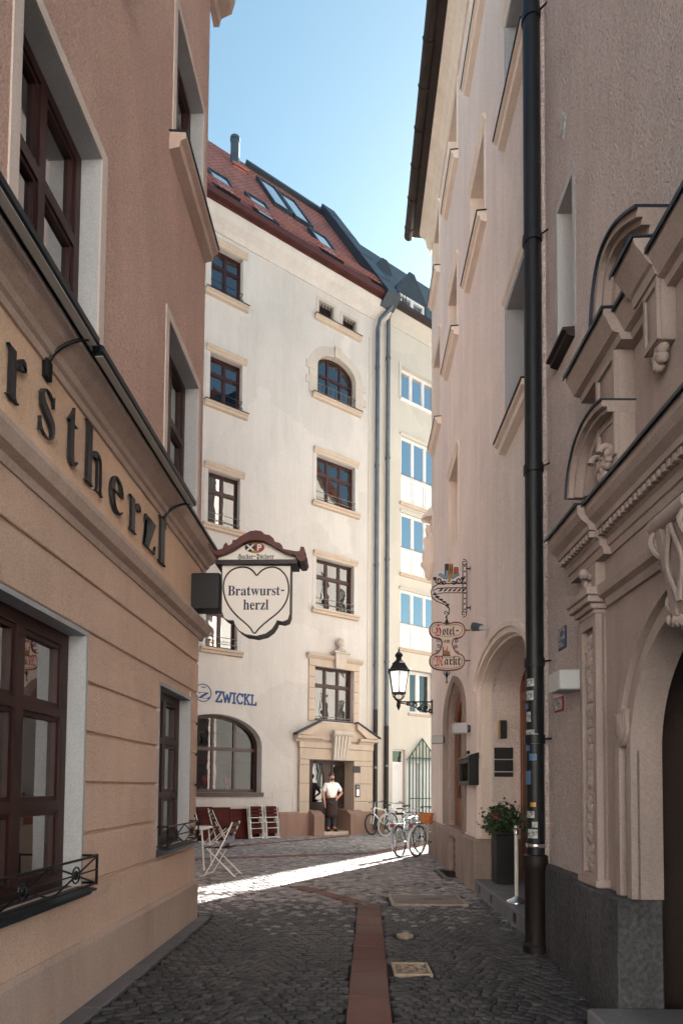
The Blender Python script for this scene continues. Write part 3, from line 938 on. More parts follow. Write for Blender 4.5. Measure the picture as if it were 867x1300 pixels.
# ================================================================== BACK: cream town house
W1 = wall_plane(ground(470, 1057), 1550, True)
twn = thing('cream_town_house', 'tall cream rendered town house facing the alley with red tiled roof and oxblood framed windows', 'building', W1(0, 0, 0))
A1_L, A1_R = -17.0, W1.a(487.5, 700)
EZ = W1.z(483, 381, .4)                    # eave level
hol, wins = [], []
def q1(xl, xr, pt, pb):
    """opening from pixel edges, one pixel on its head and one on its foot"""
    return W1.a(xl, pt[1]), W1.a(xr, pb[1]), W1.z(*pb), W1.z(*pt)
L5 = q1(268.5, 308, (308, 329.6), (308, 388.5))
L4 = q1(267, 307, (307, 464), (306, 525))
L3 = q1(264.5, 304, (304, 608), (303.5, 675))
R3 = q1(402, 450.5, (402, 576), (402, 636.5))
R2 = q1(401.5, 449, (402, 707), (402, 772))
R1 = q1(399.5, 448, (400, 844.5), (400, 914.5))
hL = L3[3] - L3[2]
L2z0 = W1.z(301, 827)
L2 = (L3[0], L3[1] - .02, L2z0, L2z0 + hL)
S1 = q1(405, 423.6, (405.2, 380.5), (405, 402))
S2 = q1(435, 452, (435, 399.5), (435, 417.5))
ARz0, ARs = W1.z(403, 501), (W1.z(403, 463) + W1.z(451, 486)) / 2
AR = (W1.a(403, 480), W1.a(451, 500), ARz0, W1.z(427, 455))
AR_rise = AR[3] - ARs
BG_r = W1.a(332.5, 960)
BG_c = W1.a(276, 940)
BG_l = 2 * BG_c - BG_r
BG = (BG_l, BG_r, W1.z(330, 1006), W1.z(277, 906.5))
BG_rise = BG[3] - W1.z(333, 948)
DR = (W1.a(390.5, 1010), W1.a(447, 1010), .0, W1.z(390.5, 964))
simple = [L5, L4, L3, L2, R3, R2, R1, S1, S2]
mb = MB(W1)
loops = [rect(A1_L, A1_R, -.3, EZ + .15)] + [rect(*w) for w in simple]
loops.append(archloop(AR[0], AR[1], AR[2], ARs, AR_rise))
loops.append(archloop(BG[0], BG[1], BG[2], BG[3] - BG_rise, BG_rise))
loops.append(rect(DR[0], DR[1], -.31 + .02, DR[3]))
# further windows to the left of the visible ones
for dx in (-3.6, -7.2):
    for w in (L5, L4, L3, L2):
        loops.append(rect(w[0] + dx, w[1] + dx, w[2], w[3]))
mb.fill(loops, -.5, 0)
mb.build('wall', M['cream'], twn)
mb = MB(W1)
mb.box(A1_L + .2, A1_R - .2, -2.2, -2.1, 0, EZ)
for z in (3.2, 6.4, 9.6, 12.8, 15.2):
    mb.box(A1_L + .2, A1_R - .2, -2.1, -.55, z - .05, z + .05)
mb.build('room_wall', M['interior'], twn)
cur = {0: None, 1: [(0.02, .3), (.72, .98)], 2: [(0, 1)], 3: [(0, 1)], 4: [(0, .33), (.6, 1)], 5: [(.02, .3), (.68, .98)], 6: [(0, .3)]}
for i, w in enumerate([L5, L4, L3, L2, R3, R2, R1]):
    a0, a1, z0, z1 = w
    o = window(W1, twn, a0, a1, z0, z1, .16, 3 if i > 3 else 2, (0, .66, 1), .06, .055, .07, M['redframe'], curtain=cur[i])
    if i != 6:
        sill(W1, o, a0, a1, z0 + .01, .14, .13, M['sand'], ov=.16, cap=M['gutter'] if i in (0, 1) else None)
        hood(W1, o, a0, a1, z1 + .012, .1, .17, M['sand'], ov=.12)
        liner(W1, o, a0 + .001, a1 - .001, z0, z1, .13, -.14, .012, M['cream'], 'surround', bottom=False)
    guard(W1, o, a0, a1, (z0 + .14, z0 + .32) if i != 6 else (z0 + .04, z0 + .12), .03, .011, M['gutter'] if i in (0, 1) else M['rail'])
for dx in (-3.6, -7.2):
    for w in (L5, L4, L3, L2):
        o = window(W1, twn, w[0] + dx, w[1] + dx, w[2], w[3], .16, 2, (0, .66, 1), .06, .055, .07, M['redframe'], curtain=[(0, 1)])
        sill(W1, o, w[0] + dx, w[1] + dx, w[2] + .01, .14, .13, M['sand'], ov=.16)
for (a0, a1, z0, z1) in (S1, S2):
    o = window(W1, twn, a0, a1, z0, z1, .2, 1, (0, 1), .05, fm=M['redframe'], dep=.06)
    liner(W1, o, a0 + .001, a1 - .001, z0, z1, .1, -.16, .012, M['pale_sand'], bottom=False)
    mb = MB(W1)
    for k in range(5):
        a = a0 + (a1 - a0) * (k + .5) / 5
        mb.tube([(a, -.08, z0), (a, -.08, z1)], .012, 6)
    mb.build('window_bar', M['iron'], o)
    if a0 == S1[0]:
        sill(W1, o, S1[0], S2[1], z0 + .01, .14, .12, M['sand'], ov=.16, cap=M['gutter'])
# round headed window with stone voussoirs
o = window(W1, twn, AR[0], AR[1], AR[2], AR[3], .18, 3, (0, .55, 1), .06, .055, .08, M['redframe'], arch=AR_rise, curtain=None)
liner(W1, o, AR[0] + .001, AR[1] - .001, AR[2], AR[3], .30, -.16, .012, M['pale_sand'], arch=AR_rise, bottom=False)
mb = MB(W1)
c, hw = (AR[0] + AR[1]) / 2, (AR[1] - AR[0]) / 2
for sd in (-1, 1):
  mb = MB(W1)
  for k in (range(4) if sd < 0 else range(4, 8)):   # chiselled joints and long-and-short quoins
    z = AR[2] + (ARs - AR[2]) * (k % 4 + .1) / 4
    e = .42 if k % 2 else .32
    x0, x1 = sorted((c + sd * (hw + .012), c + sd * (hw + e)))
    mb.bbox(x0, x1, -.01, .024, z, z + (ARs - AR[2]) / 4 + .001, .005)
  mb.build('quoins', M['pale_sand'], o)
mb = MB(W1)
mb.prof([(-.1, AR[3] - .02), (.06, AR[3] - .02), (.09, AR[3] + .32), (-.1, AR[3] + .32)], c - .11, c + .11)
mb.build('keystone', M['pale_sand'], o)
sill(W1, o, AR[0], AR[1], AR[2] + .01, .14, .13, M['sand'], ov=.2, cap=M['gutter'])
guard(W1, o, AR[0], AR[1], (AR[2] + .1, AR[2] + .36), .03, .011, M['rail'], posts=9)
# wide arched tavern window at street level
o = window(W1, twn, BG[0], BG[1], BG[2], BG[3], .3, 4, (0, .56, 1), .09, .07, .1, M['redframe'], arch=BG_rise, colx=[0, .24, .5, .74, 1], glass=M['glass_dim'])
mb = MB(W1)
mb.box(BG[0] - .05, BG[1] + .05, -.4, .06, BG[2] - .12, BG[2] - .001)
mb.build('sill', M['redframe'], o)
mb = MB(W1)
mb.box(BG[0], BG[1], -.75, -.7, BG[2] + (BG[3] - BG[2]) * .36, BG[2] + (BG[3] - BG[2]) * .42)
mb.build('curtain_rail', M['slat'], o)
for k, a in enumerate((BG_c - .1, BG_c + .55)):
    mb = MB(W1)
    mb.lathe([(.05, BG[2] + .02), (.06, BG[2] + .12), (.04, BG[2] + .2)], (a, -.55), 10)
    mb.lathe([(.03, BG[2] + .2), (.09, BG[2] + .3), (.10, BG[2] + .38), (.03, BG[2] + .46)], (a, -.55), 8)
    mb.build('flower_pot', M['red'], o)
mb = MB(W1)
mb.box(BG_c - 1.4, BG_c - .75, -.52, -.5, BG[2], BG[2] + .95)
mb.build('menu_board', M['white'], o)

# ---- street door with its stone surround
dr = MB(W1)
px_l, px_r = W1.a(378, 1010), W1.a(471, 1010)
HB = W1.z(390.5, 964)                       # underside of the lintel
HC = W1.z(380, 938)                         # cornice level
mb = MB(W1)
for (x0, x1) in ((px_l, DR[0]), (DR[1], px_r)):
    zz = .45
    k = 0
    while zz < HB - .02:                    # jambs of big blocks
        z2 = min(zz + .56, HB)
        mb.bbox(x0, x1, -.02, .10, zz + .004, z2 - .004, .008)
        zz = z2
mb.bbox(px_l, px_r, -.02, .10, HB + .004, HB + .34, .008)
mb.bbox(px_l - .03, px_r + .03, -.02, .13, HB + .345, HC - .08, .012)
mb.box(DR[1] - .001, DR[1] + .1, -.5, -.021, .1, HB)
mb.build('door_surround', M['sand'], twn)
mb = MB(W1)                                 # stumps of cornice left and right, raking pieces above
for (x0, x1) in ((px_l - .16, px_l + .75), (px_r - .62, px_r + .16)):
    mb.prof([(-.02, HC - .08), (.12, HC - .08), (.16, HC - .02), (.24, HC + .02), (.26, HC + .1), (-.02, HC + .12)], x0, x1)
pk0, pk1 = W1.px(406, 915)
for s in (0, 1):
    x0 = px_l - .16 if s == 0 else px_r + .16
    xk = pk0 if s == 0 else W1.a(449, 918)
    pts = [(x0, HC + .12), (xk, pk1 - .02), (xk, pk1 - .2), (x0 + (.5 if s == 0 else -.5), HC + .12)]
    if s: pts = pts[::-1]
    mb.fill([pts], -.02, .22)
mb.fill([[(pk0 - .02, pk1 - .2), (pk0 - .02, pk1 - .05), (W1.a(449, 918) + .02, pk1 - .05), (W1.a(449, 918) + .02, pk1 - .2), (px_r - .3, HC + .1), (px_l + .3, HC + .1)]], -.02, .08)
mb.box(px_l + .1, px_r - .1, -.02, .09, HC - .0, HC + .11)
mb.build('broken_pediment', M['sand'], twn)
mb = MB(W1)
for s in (0, 1):
    x0 = px_l - .19 if s == 0 else px_r + .19
    xk = pk0 if s == 0 else W1.a(449, 918)
    mb.add([(x0, -.02, HC + .125), (xk, -.02, pk1 - .01), (xk, .26, pk1 - .01), (x0, .28, HC + .125), (x0, -.02, HC + .165), (xk, -.02, pk1 + .03), (xk, .26, pk1 + .03), (x0, .28, HC + .165)],
           [(0, 1, 2, 3), (7, 6, 5, 4), (0, 4, 5, 1), (1, 5, 6, 2), (2, 6, 7, 3), (3, 7, 4, 0)])
mb.build('pediment_flashing', M['darkmetal'], twn)
kc = W1.a(428, 950)
mb = MB(W1)                                 # fluted console keystone
for k in range(5):
    x0 = kc - .27 + k * .108
    f = (k - 2) * .045
    mb.add([(x0 - f * -.0 + .005, -.0, HB + .0), (x0 + .103, -.0, HB + .0), (x0 + .103, .2, HB + .0), (x0 + .005, .2, HB + .0),
            (x0 + f * .5 + .005, .0, HC + .2), (x0 + f * .5 + .103, .0, HC + .2), (x0 + f * .5 + .103, .34, HC + .2), (x0 + f * .5 + .005, .34, HC + .2)],
           [(0, 1, 2, 3), (7, 6, 5, 4), (0, 4, 5, 1), (1, 5, 6, 2), (2, 6, 7, 3), (3, 7, 4, 0)])
mb.tube([(kc - .36, .3, HC + .22), (kc + .36, .3, HC + .22)], .09, 10)
mb.build('keystone', M['pale_sand'], twn)
# window above the door: framed, with keystone and stone ball
a0, a1, z0, z1 = R1
mb = MB(W1)
so_l, so_r = W1.a(391, 900), W1.a(455, 900)
for (x0, x1) in ((so_l, a0 - .005), (a1 + .005, so_r)):
    for k in range(5):
        mb.bbox(x0, x1, -.02, .04, z0 - .02 + (z1 - z0) * k / 5, z0 - .03 + (z1 - z0) * (k + 1) / 5, .006)
mb.bbox(so_l, so_r, -.02, .05, z1 - .02, z1 + .2, .006)
mb.prof([(-.02, z1 + .2), (.06, z1 + .2), (.14, z1 + .28), (.16, z1 + .34), (-.02, z1 + .36)], so_l - .08, so_r + .1)
mb.build('upper_surround', M['sand'], twn)
mb = MB(W1)
kz = z1 - .03
mb.add([(kc - .16, 0, kz), (kc + .16, 0, kz), (kc + .16, .14, kz), (kc - .16, .14, kz), (kc - .24, 0, kz + .46), (kc + .24, 0, kz + .46), (kc + .24, .24, kz + .46), (kc - .24, .24, kz + .46)],
       [(0, 1, 2, 3), (7, 6, 5, 4), (0, 4, 5, 1), (1, 5, 6, 2), (2, 6, 7, 3), (3, 7, 4, 0)])
mb.box(kc - .3, kc + .3, 0, .28, kz + .46, kz + .52)
mb.lathe([(.2, kz + .52), (.14, kz + .6), (.07, kz + .64), (.07, kz + .7)], (kc, .14), 14)
mb.ball((kc, .14, kz + .82), .15, 0, 16)
mb.build('ball_finial', M['pale_sand'], twn)
# the recessed door
mb = MB(W1)
dw = DR[1] - DR[0]
dz1 = DR[3]
xl = DR[0]
mb.box(xl, DR[1], -.52, -.46, .1, dz1)
lx0, lx1 = xl + .06, xl + dw * .68
mb.fill([rect(lx0, lx1, .12, dz1 - .08), archloop(lx0 + .38, lx1 - .3, 1.0, 1.95, .35)], -.46, -.42)
for (x0, x1) in ((lx0 + .06, lx0 + .32), (lx1 - .26, lx1 - .05)):
    for (y0, y1) in ((.25, .95), (1.05, 1.9)):
        mb.fill([rect(x0, x1, y0, y1), rect(x0 + .04, x1 - .04, y0 + .04, y1 - .04)], -.42, -.405)
mb.fill([rect(lx1 + .03, DR[1], .12, dz1 - .08), rect(lx1 + .1, DR[1] - .06, .9, dz1 - .15)], -.46, -.42)
for (x0, x1, y0, y1) in ((lx1 + .1, DR[1] - .08, .25, .8),):
    mb.fill([rect(x0, x1, y0, y1), rect(x0 + .04, x1 - .04, y0 + .04, y1 - .04)], -.42, -.405)
door = mb.build('door', M['wood'], twn)
mb = MB(W1)
mb.fill([archloop(lx0 + .37, lx1 - .29, .99, 1.95, .36)], -.455, -.449)
mb.fill([rect(lx1 + .09, DR[1] - .05, .89, dz1 - .14)], -.455, -.449)
mb.build('pane', M['glass'], door)
mb = MB(W1)
mb.tube([(lx1 - .16, -.40, 1.0), (lx1 - .16, -.35, 1.02), (lx1 - .16, -.35, 1.25), (lx1 - .16, -.40, 1.27)], .014, 8)
mb.build('handle', M['brass'], door)
mb = MB(W1)
mb.bbox(DR[0] + .02, DR[1] - .02, -.5, .32, .0, .11, .012)
mb.build('door_step', M['sand'], twn)
mb = MB(W1)
for (x0, x1) in ((DR[0] - .02, DR[0] + .34), (DR[1] - .36, DR[1] + .22)):
    mb.prof([(-.5, .0), (.42, .0), (.42, .62), (.2, .74), (-.5, .78)], x0, x1)
mb.build('step_cheek', M['brownplinth'], twn)
mb = MB(W1)
for (x0, x1) in ((A1_L, W1.a(352, 1040)), (W1.a(352, 1040), px_l - .01), (px_l - .01, DR[0] - .021), (DR[1] + .221, A1_R)):
    if x0 == A1_L:
        mb.prof([(-.02, -.2), (.07, -.2), (.07, .40), (.04, .44), (-.02, .44)], x0, x1)
    else:
        mb.prof([(-.02, -.2), (.11, -.2), (.11, .68), (.08, .72), (-.02, .72)], x0 + .001, x1)
mb.build('plinth', M['brownplinth'], twn)
# flush recessed panel beside the door and corner strip
mb = MB(W1)
pa0, pz1 = W1.px(346, 1003)
mb.fill([rect(pa0, W1.a(372, 1010), .72, pz1), rect(pa0 + .02, W1.a(372, 1010) - .02, .721, pz1 - .02)], -.01, .012)
mb.build('wall_panel', M['cream'], twn)
mb = MB(W1)
mb.bbox(W1.a(466.5, 700), W1.a(470, 700), -.02, .02, .75, EZ - 1.1, .006)
mb.bbox(W1.a(480, 700), A1_R, -.02, .035, .2, EZ - .3, .008)
mb.build('corner_strip', M['yellow'], twn)
mb = MB(W1)
BZ = W1.z(393, 360)
mb.prof([(-.02, BZ), (.03, BZ), (.06, BZ + .05), (.06, BZ + .09), (-.02, BZ + .12)], A1_L, A1_R)
mb.prof([(-.02, EZ - .42), (.03, EZ - .42), (.12, EZ - .32), (.3, EZ - .18), (.42, EZ - .02), (.42, EZ + .02), (-.02, EZ + .02)], A1_L, A1_R)
mb.build('eave_cove', M['cream'], twn)
mb = MB(W1)
mb.prof([(.30, EZ + .021), (.44, EZ + .021), (.44, EZ + .10), (.58, EZ + .10), (.60, EZ + .24), (.575, EZ + .24), (.56, EZ + .125), (.44, EZ + .13), (.30, EZ + .20)], A1_L, A1_R)
mb.build('gutter', M['gutter_red'], twn)

# ---- roof
PT = RAD(56.6)
RO = W1(0, .42, EZ + .2)
RP = Plane(RO, W1.u, -W1.n * math.cos(PT) + V((0, 0, 1)) * math.sin(PT), W1.n * math.sin(PT) + V((0, 0, 1)) * math.cos(PT))
RS = RP.px(404, 268)[1]                     # slope length
RA = RP.px(404, 268)[0]
mb = MB(RP)
mb.box(A1_L, A1_R - .05, -.2, 0, 0, RS)
roof = mb.build('roof', M['tiles'], twn)
uvl = roof.data.uv_layers.new(name='UVMap')
for lp in roof.data.loops:
    p = LOC[roof.name] + roof.data.vertices[lp.vertex_index].co - RP.o
    uvl.data[lp.index].uv = (p.dot(RP.u), p.dot(RP.w))
mb = MB(W1)                                  # back slope, ridge body and gables as a plain mass
top = RP(0, 0, RS) - W1.o
rd, rz = top.dot(W1.n), top.z
mb.prof([(-.5, EZ + .1), (rd - .05, rz - .12), (rd - .6, rz - .12), (-9.0, EZ + .1)], A1_L + .05, A1_R - .1)
mb.box(A1_L, A1_R, -9, -2.25, -.3, EZ + .1)
mb.box(A1_L, A1_L + .19, -2.25, -.52, -.3, EZ + .1)
mb.box(A1_R - .19, A1_R, -2.25, -.52, -.3, EZ + .1)
mb.build('house_mass', M['cream'], twn)
def roof_quad(p, pad=0):
    return p
def skylight(x0, y0, x1, y1, wpx):
    """roof window from its lower left and upper right pixel"""
    a0, s0 = RP.px(x0, y0)
    a1, s1 = RP.px(x1, y1)
    if a1 < a0: a0, a1 = a1, a0
    if s1 < s0: s0, s1 = s1, s0
    mb = MB(RP)
    mb.fill([rect(a0, a1, s0, s1), rect(a0 + .08, a1 - .08, s0 + .08, s1 - .08)], -.02, .12)
    o = mb.build('skylight', M['darkmetal'], roof)
    mb = MB(RP)
    mb.box(a0 + .07, a1 - .07, .05, .07, s0 + .07, s1 - .07)
    mb.build('pane', M['glass_sky'], o)
M['glass_sky'] = mat('skylight_glass', (0.05, 0.07, 0.09), 0.03, spec=1.0, coat=1.0)
for (bl, tr) in (((283, 248), (281, 226)), ((331, 279), (331, 258)), ((351, 266), (344, 237)), ((379, 284), (368, 254)), ((414, 327), (410, 302))):
    ab, s0 = RP.px(*bl)
    at_, s1 = RP.px(*tr)
    ac = (ab + at_) / 2
    skw = .36
    sm, sd_ = (s0 + s1) / 2, abs(s1 - s0) * .40
    s0, s1 = sm - sd_, sm + sd_
    mb = MB(RP)
    a0, a1 = ac - skw, ac + skw
    mb.fill([rect(a0, a1, s0, s1), rect(a0 + .06, a1 - .06, s0 + .06, s1 - .06)], -.02, .11)
    o = mb.build('skylight', M['darkmetal'], roof)
    mb = MB(RP)
    mb.box(a0 + .05, a1 - .05, .06, .08, s0 + .05, s1 - .05)
    mb.build('pane', M['glass_sky'], o)
mb = MB(RP)                                  # snow guard
for s in (.30, .58, .82):
    mb.tube([(A1_L, .2, s), (A1_R - .5, .2, s)], .018, 5)
a = A1_R - .5
while a > -8.5:
    mb.box(a - .022, a + .022, .185, .195, .24, .9)
    a -= .16
mb.build('snow_guard', M['guard_red'], roof)
mb = MB(RP)                                  # ridge flashing and metal clad gable parapet
mb.box(RP.a(318, 218), RP.a(404, 268) + .1, -.1, .14, RS - .30, RS + .03)
mb.build('ridge_flashing', M['darkmetal'], roof)
mb = MB(RP)
mb.box(A1_R - .5, A1_R + .06, -.25, .26, -.25, RS + .12)
for k in range(4):
    mb.box(A1_R - .508, A1_R + .068, -.2, .27, .9 + k * 1.75, .93 + k * 1.75)
mb.build('parapet_cladding', M['darkmetal'], roof)
# chimney
ca, cs = RP.px(303, 213)
cp = RP(ca, -.1, cs)
CHP = Plane(cp, W1.u, (0, 0, 1), W1.n)
mb = MB(CHP)
mb.box(-.24, .24, -.24, .24, -1.0, -.1)
mb.box(-.29, .29, -.29, .29, -.099, -.02)
chm = mb.build('chimney', M['brick'], roof)
mb = MB(CHP)
mb.lathe([(.15, -.02), (.15, 1.0), (.17, 1.0), (.17, 1.1), (.13, 1.12)], (-.1, 0), 18)
mb.build('chimney_pipe', M['zinc'], chm, angle=40)

# ---- things on the cream house
def downpipe(name, W, a, d, z0, z1, r, m, label, cat='downpipe', joints=4, neck=None, red=None, group=None):
    t = thing(name, label, cat, W(a, d, z0), group)
    mb = MB(W)
    pts = [(a, d, z0), (a, d, z1)]
    if neck: pts += neck
    mb.tube(pts, r, 14)
    mb.build('pipe', m, t, angle=40)
    for k in range(joints):
        z = z0 + (z1 - z0) * (k + .6) / joints
        mb = MB(W)
        mb.tube([(a, d, z - .035), (a, d, z + .035)], r * 1.22, 14)
        mb.box(a - .012, a + .012, -.02, d - r * .9, z - .012, z + .012)
        mb.build('pipe_clamp', m, t, angle=40)
    if red:
        mb = MB(W)
        mb.tube([(a, d, z0 - .0), (a, d, z0 + red)], r * 1.12, 14)
        mb.build('lower_pipe', M['pipe_red'], t, angle=40)
    return t
ap = W1.a(474.8, 700)
downpipe('downpipe', W1, ap, .13, .1, EZ - .75, .065, M['zinc'], 'grey downpipe on the cream town house with a bend under the eave', joints=5, neck=[(ap + .05, .2, EZ - .45), (ap + .32, .42, EZ - .1), (ap + .36, .5, EZ + .1)], red=3.9, group='downpipes between the two back houses')
ap = W1.a(488.5, 700)
downpipe('downpipe', W1, ap, .13, .1, EZ - .2, .07, M['zinc'], 'straight grey downpipe where the cream house meets the pale yellow house', joints=5, neck=[(ap, .3, EZ + .05)], red=3.4, group='downpipes between the two back houses')

zw = thing('painted_sign', 'blue ZWICKL lettering and ringed Z emblem painted on the cream wall above the arched window', 'lettering', W1(W1.a(290, 885), 0, W1.z(290, 885)))
x0, zb = W1.px(274.5, 890.5)
x1 = W1.a(325, 890)
hh = W1.z(274.5, 878) - zb
def slab_letter(ch, w, h):
    S = {'Z': [((0, h), (w, h)), ((w, h), (0, 0)), ((0, 0), (w, 0)), ((0, h), (0, h * .78)), ((w, 0), (w, h * .22))],
         'W': [((0, h), (w * .27, 0)), ((w * .27, 0), (w * .5, h * .8)), ((w * .5, h * .8), (w * .73, 0)), ((w * .73, 0), (w, h)), ((-w * .1, h), (w * .12, h)), ((w * .88, h), (w * 1.1, h))],
         'I': [((w / 2, 0), (w / 2, h)), ((0, 0), (w, 0)), ((0, h), (w, h))],
         'C': [((w, h * .8), (w * .8, h * .98)), ((w * .8, h * .98), (w * .35, h)), ((w * .35, h), (0, h * .65)), ((0, h * .65), (0, h * .35)), ((0, h * .35), (w * .35, 0)), ((w * .35, 0), (w * .8, h * .02)), ((w * .8, h * .02), (w, h * .2)), ((w, h * .75), (w, h))],
         'K': [((w * .15, 0), (w * .15, h)), ((w * .15, h * .45), (w * .85, h)), ((w * .4, h * .6), (w * .9, 0)), ((0, 0), (w * .35, 0)), ((0, h), (w * .35, h)), ((w * .7, 0), (w * 1.05, 0)), ((w * .68, h), (w, h))],
         'L': [((w * .2, 0), (w * .2, h)), ((0, 0), (w, 0)), ((0, h), (w * .42, h)), ((w, 0), (w, h * .25))]}
    return S[ch]
wid = dict(Z=.9, W=1.35, I=.5, C=.95, K=1.0, L=.85)
tot = sum(wid.values()) + .28 * 5
k = (x1 - x0) / tot
x = x0
for ch in 'ZWICKL':
    mb = MB(W1)
    strokes(mb, [((x + p[0], zb + p[1]), (x + q[0], zb + q[1])) for p, q in slab_letter(ch, wid[ch] * k, hh)], .026, .001, .008)
    mb.build('letter', M['blue'], zw)
    x += (wid[ch] + .28) * k
ec, ez = W1.px(258, 879.5)
er = abs(W1.z(258, 868) - ez)
mb = MB(W1)
ring = lambda r: [(ec + r * math.cos(i * math.pi / 24), ez + r * math.sin(i * math.pi / 24)) for i in range(48)]
mb.fill([ring(er), ring(er - .025)], .001, .008)
put_glyph(mb, 'bZ', ec - .15, ez - er * .62, er * 1.5, .001, .009, 0, .34)
mb.fill([[(ec - .08, ez + er * .62), (ec - .02, ez + er * .56), (ec + .04, ez + er * .56), (ec + .12, ez + er * .74), (ec + .04, ez + er * .66), (ec - .02, ez + er * .66)]], .001, .009)
mb.build('emblem', M['blue'], zw)

ia, iz = W1.px(453.5, 1004, .1)
t = thing('intercom', 'white intercom panel in a dark frame on the stone jamb right of the street door', 'intercom', W1(ia, .1, iz))
mb = MB(W1); mb.bbox(ia - .09, ia + .09, .1, .13, iz - .2, iz + .2, .01); mb.build('frame', M['black'], t)
mb = MB(W1); mb.box(ia - .05, ia + .05, .13, .136, iz - .16, iz + .05); mb.build('button_panel', M['white'], t)
mb = MB(W1); mb.box(ia - .05, ia + .05, .13, .134, iz + .08, iz + .17); mb.build('speaker_grille', M['rail'], t)
na, nz = W1.px(452.5, 977, .1)
mb = MB(W1); mb.bbox(na - .15, na + .15, .1, .12, nz - .1, nz + .1, .01)
mb.build('number_plate', M['black'], label='small black house number plate above the intercom beside the street door', cat='number plate')

# ================================================================== pale yellow house behind the corner
W2 = Plane(W1(A1_R + .001, -.03, 0), W1.u, (0, 0, 1), W1.n)
B2L = 8.0
yel = thing('yellow_house', 'pale yellow house with white window bays and slate dormers half hidden behind the right building', 'building', W2(1, 0, 0))
E2 = W2.z(512, 397, .3)
win2 = []
def q2(xl, xr, yt, yb):
    return [W2.a(xl, yt), W2.a(xr, yb), W2.z(xl, yb), W2.z(xl, yt)]
wd5 = q2(509, 543, 464, 505)
bays = [q2(509, 543, 553, 637), q2(509, 543, 650, 727), q2(508, 543, 748, 822)]
low = q2(520, 543, 850, 905)
for w in [wd5] + bays: w[1] = w[0] + 1.75
low[1] = low[0] + 1.2
mb = MB(W2)
door2 = [W2.a(498, 1000), W2.a(514, 1000), .0, W2.z(498, 951)]
gate = [W2.a(515.5, 1000), W2.a(515.5, 1000) + 1.9, .0, W2.z(516, 962)]
mb.fill([rect(0, B2L, -.3, E2 + .1)] + [rect(*w) for w in [wd5] + bays + [low, ]] + [rect(door2[0], door2[1], -.25, door2[3]), rect(gate[0], gate[1], -.25, gate[3])], -.45, 0)
mb.build('wall', M['yellow'], yel)
mb = MB(W2)
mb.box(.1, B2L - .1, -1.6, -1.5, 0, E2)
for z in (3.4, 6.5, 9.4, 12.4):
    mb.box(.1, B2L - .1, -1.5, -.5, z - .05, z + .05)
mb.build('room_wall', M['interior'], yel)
mb = MB(W2)
mb.box(0.02, B2L, -9, -1.7, -.3, E2 + .1)
mb.box(B2L - .4, B2L, -1.7, -.451, -.3, E2 + .1)
mb.build('house_mass', M['yellow'], yel)
o = window(W2, yel, *wd5, inset=.14, cols=3, rows=(0, 1), fw=.05, mw=.07, fm=M['whiteframe'], glass=M['glass_bay'], curtain=[(.3, 1)])
sill(W2, o, wd5[0], wd5[1], wd5[2] + .01, .07, .05, M['whiteframe'], ov=.04)
liner(W2, o, wd5[0] + .001, wd5[1] - .001, wd5[2], wd5[3], .1, -.1, .02, M['yellow'], bottom=False)
for w in bays:
    a0, a1, z0, z1 = w
    zs = z0 + (z1 - z0) * .40
    o = window(W2, yel, a0, a1, zs, z1, .05, 3, (0, 1), .05, .07, fm=M['whiteframe'], glass=M['glass_bay'], curtain=[(0, .34)] if w is bays[0] else None)
    mb = MB(W2)
    mb.box(a0, a1, -.16, -.06, z0, zs - .001)
    for k in range(3):
        x0 = a0 + (a1 - a0) * k / 3 + .06
        mb.fill([rect(x0 - .05, x0 + (a1 - a0) / 3 - .07, z0 + .03, zs - .03), rect(x0 + .02, x0 + (a1 - a0) / 3 - .14, z0 + .1, zs - .1)], -.06, -.035)
    mb.build('spandrel_panel', M['whiteframe'], o)
    hood(W2, o, a0, a1, z1 + .005, .07, .08, M['yellow'], ov=.06)
    sill(W2, o, a0, a1, z0 + .01, .09, .08, M['sand'], ov=.06)
    guard(W2, o, a0, a1, (zs + .06,), .02, .012, M['rail'])
o = window(W2, yel, *low, inset=.25, cols=2, rows=(0, 1), fw=.07, mw=.12, fm=M['whiteframe'], curtain=[(0.02, .2)])
sill(W2, o, low[0], low[1], low[2] + .01, .07, .06, M['sand'])
mb = MB(W2)
a0, a1, z0, z1 = door2
zt = W2.z(498, 968)
mb.fill([rect(a0, a1, .0, z1), rect(a0 + .05, a1 - .05, zt + .03, z1 - .05)], -.2, -.12)
for k in range(5):
    x = a0 + .07 + (a1 - a0 - .14) * k / 5
    mb.bbox(x + .005, x + (a1 - a0 - .14) / 5 - .005, -.121, -.105, .1, zt - .05, .004)
d2 = mb.build('door', M['whiteframe'], yel)
mb = MB(W2); mb.box(a0 + .04, a1 - .04, -.17, -.16, zt + .02, z1 - .04); mb.build('pane', M['glass'], d2)
mb = MB(W2); mb.tube([(a1 - .1, -.104, 1.0), (a1 - .1, -.06, 1.0), (a1 - .22, -.06, 1.0)], .012, 8); mb.build('handle', M['rail'], d2)
mb = MB(W2); mb.box(gate[0], gate[1], -.42, -.36, 0, gate[3])
mb.fill([rect(gate[0] + .02, gate[1] - .02, .05, gate[3] - .05), rect(gate[0] + .15, gate[0] + .85, .3, gate[3] - .15), rect(gate[0] + 1.0, gate[1] - .15, .3, gate[3] - .15)], -.36, -.3)
mb.build('shop_door', M['whiteframe'], yel)
